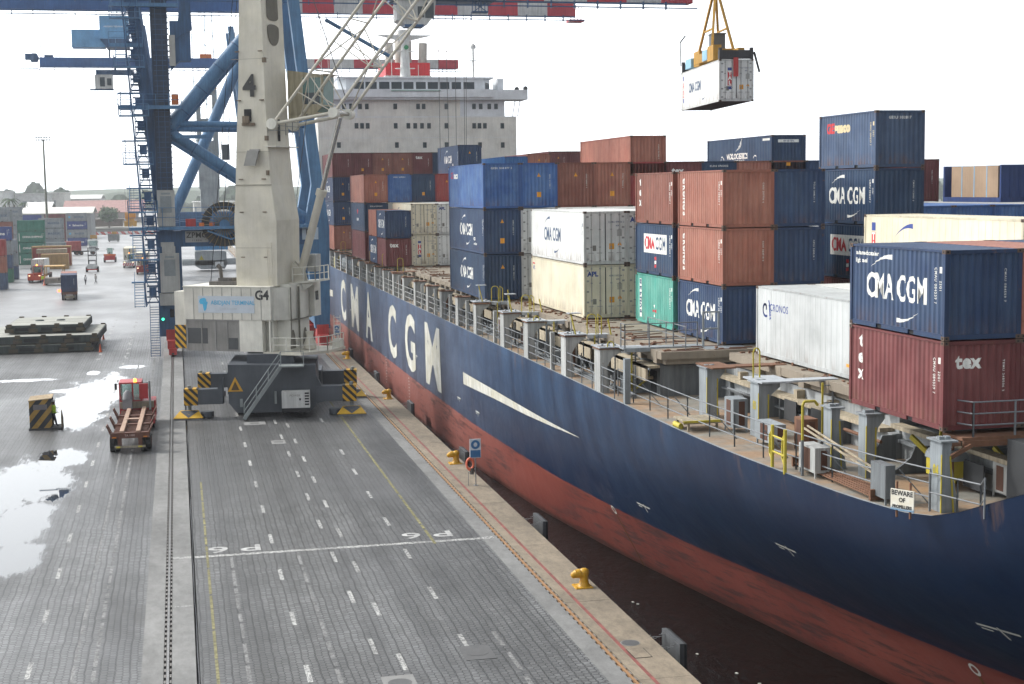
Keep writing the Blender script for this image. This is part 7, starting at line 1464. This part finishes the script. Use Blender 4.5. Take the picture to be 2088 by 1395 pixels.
# yellow gate frame on a cart
g = G(112, 582); t = thing('gantry_cart', 'small tan cart with a yellow frame next to the orange red tractor', 'cart', (g.x, g.y, 0))
b = MB(); b.box(-1.8, 0, .3, 1.7, 4, 1.3); b.build('cart_body', paint('cart_grey', (.28, .25, .22), .8, .4), t); b = MB(); [b.box(x, y, 1.3, x+.15, y+.15, 3.3) for x in (-1.7, 1.4) for y in (0, 3.8)]; b.box(-1.8, -.1, 3.3, 1.7, 4.1, 3.5); b.build('cart_frame', paint('frame_orange_yellow', (.55, .32, .08), .6, .3), t)
[wheel(t, x, y, .3, .2) for x in (-1.5, 1.4) for y in (.5, 3.4)]
# hatch covers piled on the ground
LD = paint('lid_dark', (.055, .068, .065), .8, .15, .4); LT = paint('lid_top_pale', (.36, .36, .32), .8, .1, .1); LFT = paint('lid_fitting_brown', (.09, .075, .05), .9, .4, .2)
def lid(x0, y0, z0, W_, D_, lb):
    t = thing('hatch_cover', lb, 'hatch cover', (x0, y0, z0), RD(-1.5)); b = MB(); b.box(0, 0, .1, W_, D_, .82); b.build('lid_body', LD, t)
    b = MB(); q = D_/3; [b.box(.1, i*q+.08, .82, W_-.1, (i+1)*q-.12, .86) for i in range(3)]; o = b.build('lid_top', LT, t)
    b = MB(); [b.lathe((W_*f, D_*.5, .86), [(.5, 0), (.42, .1), (.1, .14)], 12) for f in (.36, .64)]; b.build('lid_boss', LD, o, each=True)
    b = MB(); n = int(W_/2.6)
    for i in range(n+1):
        x = .1+i*(W_-.7)/n
        for y in (-.05, D_-.3): b.box(x, y, .6, x+.5, y+.35, .98)
        b.box(x-.2, -.12, .12, x+.7, 0, .5)
    b.build('lid_fitting', LFT, t, each=True); b = MB(); [b.box(W_*f, -.03, .25, W_*f+1.6, -.005, .6) for f in (.12, .45, .74)]; b.build('lid_recess', HOLE, t, each=True)
    b = MB(); [b.box(.3, y, 0, W_-.3, y+.3, .1) for y in (.3, D_-.6)]; b.build('timber_support', plain('old_timber', (.06, .05, .04), .9), t, each=True); return t
lid(-22.2, 158.6, 0, 13.2, 12.4, 'lowest of the three steel hatch covers piled by the frame edge'); lid(-21.9, 158.9, .9, 13.5, 12.5, 'middle one of the three steel hatch covers piled by the frame edge'); lid(-17.8, 161.2, 1.85, 7.9, 10.5, 'smaller steel hatch cover lying on top of the pile by the frame edge')
# striped shelter with a worker behind it
t = thing('striped_shelter', 'black and yellow striped steel shelter with sloping tan roof beside the puddle', 'shelter', (-10.45, 106.2, 0)); SHP = stripes('shelter_stripes', (.33, .20, .04), (.016, .02, .028), (.75, 0, -.62), .62)
b = MB(); b.prism([(0, 0, .12), (1.5, 0, .12), (1.5, 0, 2.15), (0, 0, 2.02)], (0, .06, 0)); b.prism([(0, .06, .12), (.06, .06, .12), (.06, .06, 2.02), (0, .06, 2.02)], (0, 1.6, 0)); b.box(0, 1.6, .12, 1.5, 1.66, 2.1); b.build('wall', SHP, t)
MB().prism([(-.04, -.04, 2.04), (1.54, -.04, 2.17), (1.54, 1.75, 2.24), (-.04, 1.75, 2.12)], (0, 0, .05)).build('roof', paint('roof_tan', (.42, .32, .2), .8, .3), t)
MB().box(.28, -.015, 1.42, 1.2, -.003, 1.78).build('name_plate', plain('plate_dark_grey', (.14, .13, .14)), t); b = MB(); b.box(-.08, -.1, 0, 2.15, 1.7, .12); b.build('base_plate', CHK, t); b = MB(); b.prism([(2.1, 0, .12), (2.1, 1.5, .12), (2.1, 1.5, .6), (2.1, .4, 1.3), (2.1, 0, .8)], (.05, 0, 0)); b.build('side_fin', paint('fin_olive', (.15, .12, .06), .7, .4), t)
def person(label, x, y, z, rz, shirt, pants, skin=(.10, .055, .035), lean=0, stride=.15, helmet=None, arm=.2):
    t = thing('person', label, 'person', (x, y, z), rz); 
    V_ = [(0, 0, .95), (0, .02*lean, 1.2), (0, .12*lean, 1.42), (0, .15*lean, 1.55), (0, .2*lean, 1.68), (0, .2*lean, 1.76),
          (.1, 0, .9), (.12, stride*.6, .5), (.12, stride, .1), (.12, stride+.14, .04), (-.1, 0, .9), (-.12, -stride*.3, .5), (-.12, -stride, .1), (-.12, -stride+.14, .04),
          (.2, .1*lean, 1.42), (.25, .1*lean-.02, 1.15), (.24, .15+arm*.3, .95+arm*.3), (.23, .2+arm*.4, .88+arm*.3), (-.2, .1*lean, 1.42), (-.25, .1*lean, 1.15), (-.24, .08, .92), (-.23, .1, .84)]
    E_ = [(0, 1), (1, 2), (2, 3), (3, 4), (4, 5), (0, 6), (6, 7), (7, 8), (8, 9), (0, 10), (10, 11), (11, 12), (12, 13), (2, 14), (14, 15), (15, 16), (16, 17), (2, 18), (18, 19), (19, 20), (20, 21)]
    Rr = [.19, .18, .21, .075, .12, .1, .125, .095, .065, .05, .125, .095, .065, .05, .09, .07, .05, .045, .09, .07, .05, .045]
    me = bpy.data.meshes.new('body'); me.from_pydata(V_, E_, []); me.update()
    m, tt, b = nodes('worker_'+label[:18]); s_ = tt.nodes.new('ShaderNodeSeparateXYZ'); tc = tt.nodes.new('ShaderNodeTexCoord'); lk(tt, tc.outputs['Object'], s_.inputs[0])
    c = nmix(tt, mth(tt, 'GREATER_THAN', s_.outputs[2], .93), pants, shirt); c = nmix(tt, mth(tt, 'GREATER_THAN', s_.outputs[2], 1.5), c, skin); c = nmix(tt, mth(tt, 'LESS_THAN', s_.outputs[2], .09), c, (.02, .02, .02)); lk(tt, c, b.inputs['Base Color']); b.inputs['Roughness'].default_value = .8
    o = place(me, 'body', [m], t); sk = o.modifiers.new('skin', 'SKIN')
    for i, v in enumerate(me.skin_vertices[0].data if me.skin_vertices else []): v.radius = (Rr[i], Rr[i])
    if not me.skin_vertices:
        o.modifiers.remove(sk); bm = bmesh.new(); bm.from_mesh(me); L_ = bm.verts.layers.skin.verify(); bm.verts.ensure_lookup_table()
        for i, v in enumerate(bm.verts): v[L_].radius = (Rr[i], Rr[i]); v[L_].use_root = (i == 0)
        bm.to_mesh(me); bm.free(); o.modifiers.new('skin', 'SKIN')
    o.modifiers.new('sub', 'SUBSURF').render_levels = 1; o.modifiers['sub'].levels = 1
    if helmet: MB().lathe((0, .2*lean, 1.74), [(.14, 0), (.13, .08), (.07, .14)], 12).build('helmet', plain('helmet_%s' % helmet, {'white': (.7, .7, .7), 'yellow': (.6, .5, .05)}[helmet]), t)
    return t
HV = (.35, .55, .03)
person('person in a lime hi-vis vest standing mostly hidden behind the striped shelter', -8.9, 107.0, .12, RD(-100), HV, (.03, .035, .06), lean=.2, stride=.22, helmet='white')
g = G(88, 580); person('person in lime hi-vis vest standing by the orange red tractor', g.x, g.y, 0, RD(170), HV, (.05, .07, .12), helmet='white')
g = G(196, 578); person('person in pale clothes and white helmet walking on the open pavement', g.x, g.y, 0, RD(60), (.5, .48, .45), (.2, .2, .2), helmet='white', stride=.3, lean=.6)
g = G(170, 582); person('person in white shirt just right of the yard truck', g.x+.3, g.y+2, 0, RD(30), (.6, .6, .6), (.05, .05, .06), helmet='white', stride=.25)
# cones, drum
def cone(px, py, h, lb):
    g = G(px, py); t = thing('traffic_cone', lb, 'cone', g, 0, 'traffic cones'); o_ = plain('cone_orange', (.62, .12, .04), .5)
    b = MB(); b.box(-.22*h, -.22*h, 0, .22*h, .22*h, .04); b.build('cone_base', o_, t); b = MB(); b.lathe((0, 0, .04), [(.17*h, 0), (.03*h, h*.95)], 12); b.build('cone_body', o_, t)
cone(205, 718, .85, 'orange traffic cone nearest the piled hatch covers'); cone(211, 692, .8, 'orange traffic cone behind the other near the piled hatch covers'); cone(92, 582, 1.9, 'tall orange marker post beside the worker by the tractor')
# red and white barrier along the basin
for i in range(22):
    x = -34+i*1.75*1.5
    if x > 12: break
    t = thing('road_barrier', 'red and white plastic barrier in the row at the end of the quay', 'barrier', (x, 612, 0), 0, 'red and white barriers by the basin')
    MB().prism([(0, 0, 0), (2.5, 0, 0), (2.5, 0, 1.2), (0, 0, 1.2)], (0, .4, 0)).build('barrier_body', stripes('barrier_stripes', (.5, .06, .05), (.68, .68, .68), (1, 0, .8), 2.4), t)
g = G(232, 493); t = thing('machine', 'grey boxy machine with yellow top standing before the barrier row', 'machine', (g.x, g.y, 0)); MB().box(-1.9, 0, .3, 1.9, 3, 2.6).build('body', paint('grey_box_paint', (.25, .26, .26)), t); MB().box(-.6, .3, 2.6, 1, 2, 3.4).build('top', YEC, t)
[wheel(t, x, .4, .4, .3) for x in (-1.4, 1.4)]
g = G(191, 488); t = thing('machine', 'low yellow machine at the corner of the far stack by the barriers', 'machine', (g.x, g.y, 0)); MB().box(-1.2, 0, .3, 1.2, 2.4, 1.5).build('body', YEC, t); [wheel(t, x, .4, .4, .3) for x in (-.9, .9)]
# light mast
g = AY(95, 420, 450); t = thing('light_mast', 'tall thin floodlight mast rising from the yard', 'light mast', (g.x, 450, 0)); top = AY(88, 285, 450)
MB().tube((0, 0, 0), (top.x-g.x, 0, top.z), .4, 8, r2=.25).build('mast', plain('mast_grey_green', (.12, .13, .10)), t)
b = MB(); b.box(top.x-g.x-1.6, -.2, top.z, top.x-g.x+1.6, .2, top.z+.12); [b.box(top.x-g.x+q-.25, -.4, top.z-.3+r, top.x-g.x+q+.25, .2, top.z+.1+r) for q in (-1.9, -1.2, -.5, .3, 1.0, 1.8) for r in (0, .75)]; b.build('floodlights', plain('lamp_dark', (.08, .09, .09)), t)
# ---------------------------------------------------------------- far buildings, trees and hills
def building(lb, a, c, pyt, Y, depth, wallc, roofc, gable=0, wins=0, nm='warehouse', z0=0):
    x0, x1 = AY(a, pyt, Y).x, AY(c, pyt, Y).x; zt = AY((a+c)/2, pyt, Y).z; t = thing(nm, lb, 'building', (x0, Y, 0)); W_ = x1-x0
    wm, rm_ = paint('wall_'+str(wallc), wallc, .8, .1, .15, .1), paint('roof_'+str(roofc), roofc, .6, .05, .15, .1)
    ze = zt-gable; MB().box(0, 0, 0, W_, depth, ze).build('wall', wm, t)
    b = MB()
    if gable: b.prism([(-1, -1, ze), (W_+1, -1, ze), (W_+1, depth/2, zt), (-1, depth/2, zt)], (0, 0, .3)); b.prism([(-1, depth/2, zt), (W_+1, depth/2, zt), (W_+1, depth+1, ze), (-1, depth+1, ze)], (0, 0, .3))
    else: b.box(-.8, -.8, ze, W_+.8, depth, ze+.6)
    b.build('roof', rm_, t)
    for i in range(wins): b = MB(); x = W_*(.2+.6*i/max(1, wins)); b.box(x, -.1, ze*.45, x+W_*.12, -.02, ze*.72); b.build('window', plain('far_window', (.12, .15, .17)), t)
    return t
building('long low shed with bright white roof behind the container stacks', 46, 184, 425, 560, 30, (.3, .31, .32), (.72, .70, .64), 2)
building('white peaked roof behind the long low shed', 50, 97, 414, 640, 40, (.4, .4, .4), (.78, .78, .76), 4)
building('long warehouse with dull red roof beyond the basin', 128, 290, 410, 900, 60, (.30, .26, .25), (.33, .16, .14), 7)
building('grey white factory block with dark windows behind the palm', 30, 104, 396, 1050, 50, (.55, .56, .56), (.5, .5, .5), 0, 3, 'building')
building('white building with blue grey door next to the factory block', 104, 131, 394, 1060, 60, (.6, .6, .57), (.6, .6, .58), 0, 1, 'building')
building('long pale warehouse right of the white building', 131, 203, 398, 1150, 80, (.5, .5, .5), (.58, .58, .56), 3)
building('pale low building left of the palm by the frame edge', -8, 8, 391, 1000, 60, (.6, .62, .63), (.5, .5, .5), 0, 0, 'building')
building('pale sheds seen between the gantry legs', 395, 480, 413, 900, 40, (.55, .55, .52), (.6, .6, .58), 0)
building('low grey shed with blue boxes beyond the basin', 286, 345, 432, 850, 30, (.4, .42, .45), (.5, .52, .54), 3)
building('quay wall building of brownish stone on the far shore', 183, 250, 449, 765, 10, (.2, .15, .12), (.22, .18, .15), 0)
FOL = {}
def leafmat(k, c):
    if k in FOL: return FOL[k]
    m, t, b = nodes('foliage_'+k); g = t.nodes.new('ShaderNodeNewGeometry')
    c_ = nmix(t, 1, c, ramp(t, g.outputs['Random Per Island'], (0, .55), (1, 1.5)), 'MULTIPLY'); lk(t, c_, b.inputs['Base Color']); b.inputs['Roughness'].default_value = .7; FOL[k] = m; return m
def tree(lb, px, pyt, Y, wpx, kind='leafy', z0=0, col=(.06, .11, .045), n=1500):
    top = AY(px, pyt, Y); H_ = top.z-z0; R_ = wpx*Y/FPX/2; t = thing('tree', lb, 'tree', (top.x, Y, z0))
    rng = random.Random(px*7+pyt); b = MB()
    b.tube((0, 0, 0), (.2, 0, H_*.5), H_*.035, 8, r2=H_*.02)
    for i in range(6): a = rng.uniform(0, 6.28); b.tube((.2, 0, H_*(.35+.04*i)), (R_*.6*cos(a), R_*.6*sin(a), H_*rng.uniform(.6, .85)), H_*.012, 5)
    b.build('trunk', plain('bark', (.09, .07, .05), .9), t)
    b = MB(); cl = []
    if kind == 'palm':
        for i in range(26):
            a = rng.uniform(0, 6.28); P_ = V((.2, 0, H_*.85)); dr = rng.uniform(.1, .9)
            for k in range(7): q = P_+V((cos(a), sin(a), .7-dr-.22*k))*R_*.2; s_ = V((-sin(a), cos(a), 0))*R_*.13*(1-k/8); b.quad(P_-s_, P_+s_, q+s_*.8+V((0, 0, -.1*R_)), q-s_*.8+V((0, 0, -.1*R_))); P_ = q
    else:
        for i in range(22): a = rng.uniform(0, 6.28); r = R_*sqrt(rng.random())*.75; cl.append(V((r*cos(a), r*sin(a), H_*(.42+.46*rng.random()*(1-.45*r/R_)))))
        for i in range(n):
            c = rng.choice(cl); d = V((rng.gauss(0, 1), rng.gauss(0, 1), rng.gauss(0, .8)))*R_*.17; p_ = c+d; s_ = R_*rng.uniform(.035, .075)
            u = V((rng.gauss(0, 1), rng.gauss(0, 1), rng.gauss(0, 1))).normalized(); v = u.orthogonal().normalized(); b.quad(p_-u*s_-v*s_, p_+u*s_-v*s_, p_+u*s_+v*s_, p_-u*s_+v*s_)
    b.build('crown', leafmat(kind+str(col), col), t)
tree('round green tree standing by the basin left of the hanging spreader', 221, 417, 760, 46, z0=-.6, n=2600)
tree('large palm-like tree at the left edge behind the stacks', 18, 393, 560, 34, 'palm', col=(.05, .09, .04))
tree('second smaller palm right of the large one by the frame edge', 45, 402, 600, 18, 'palm', col=(.05, .09, .04))
tree('dark low bush beside the far container stack', 189, 450, 765, 14, z0=-.6, n=900)
tree('tree rising behind the upper stairs of the gantry crane', 292, 387, 1050, 30, z0=-.6, n=1200)
# wooded skyline as one mass
b = MB(); rng = random.Random(4)
for i in range(26000):
    px = rng.uniform(-120, 2300); Y = rng.uniform(1250, 1700); base = AY(px, 400, Y); hgt = 13+9*sin(px*.021)*sin(px*.0073+1)+5*sin(px*.11); z = -.6+hgt*(rng.random()**.6)
    s_ = rng.uniform(.8, 2.6); b.quad((base.x-s_, Y, z-s_), (base.x+s_, Y+rng.uniform(-2, 2), z-s_), (base.x+s_*.8, Y, z+s_), (base.x-s_*.8, Y, z+s_))
tag(struct(b.build('far_woodland', leafmat('far', (.06, .10, .05))), 'stuff'), 'pale wooded skyline beyond the port buildings', 'woodland')
b = MB(); N_ = 60
b.add([(-2500+i*90, 1750, -1) for i in range(N_)]+[(-2500+i*90, 1800, 14+6*sin(i*.7)+4*sin(i*1.9)) for i in range(N_)]+[(-2500+i*90, 2300, 20+5*sin(i*.5)) for i in range(N_)], [(i, i+1, i+1+N_, i+N_) for i in range(N_-1)]+[(i+N_, i+1+N_, i+1+2*N_, i+2*N_) for i in range(N_-1)])
struct(b.build('hills', plain('wooded_hill', (.06, .09, .05), .9)))

# ---------------------------------------------------------------- the humid air
m = bpy.data.materials.new('haze'); m.use_nodes = True; t = m.node_tree; t.nodes.remove(t.nodes['Principled BSDF'])
pvn = t.nodes.new('ShaderNodeVolumePrincipled'); pvn.inputs['Color'].default_value = (.93, .96, 1, 1); pvn.inputs['Density'].default_value = .0002; pvn.inputs['Anisotropy'].default_value = .3
lk(t, pvn.outputs[0], t.nodes['Material Output'].inputs['Volume'])
o = MB().box(-3800, -400, -6.5, 4800, 2500, 75).build('haze', m); o['kind'] = 'stuff'
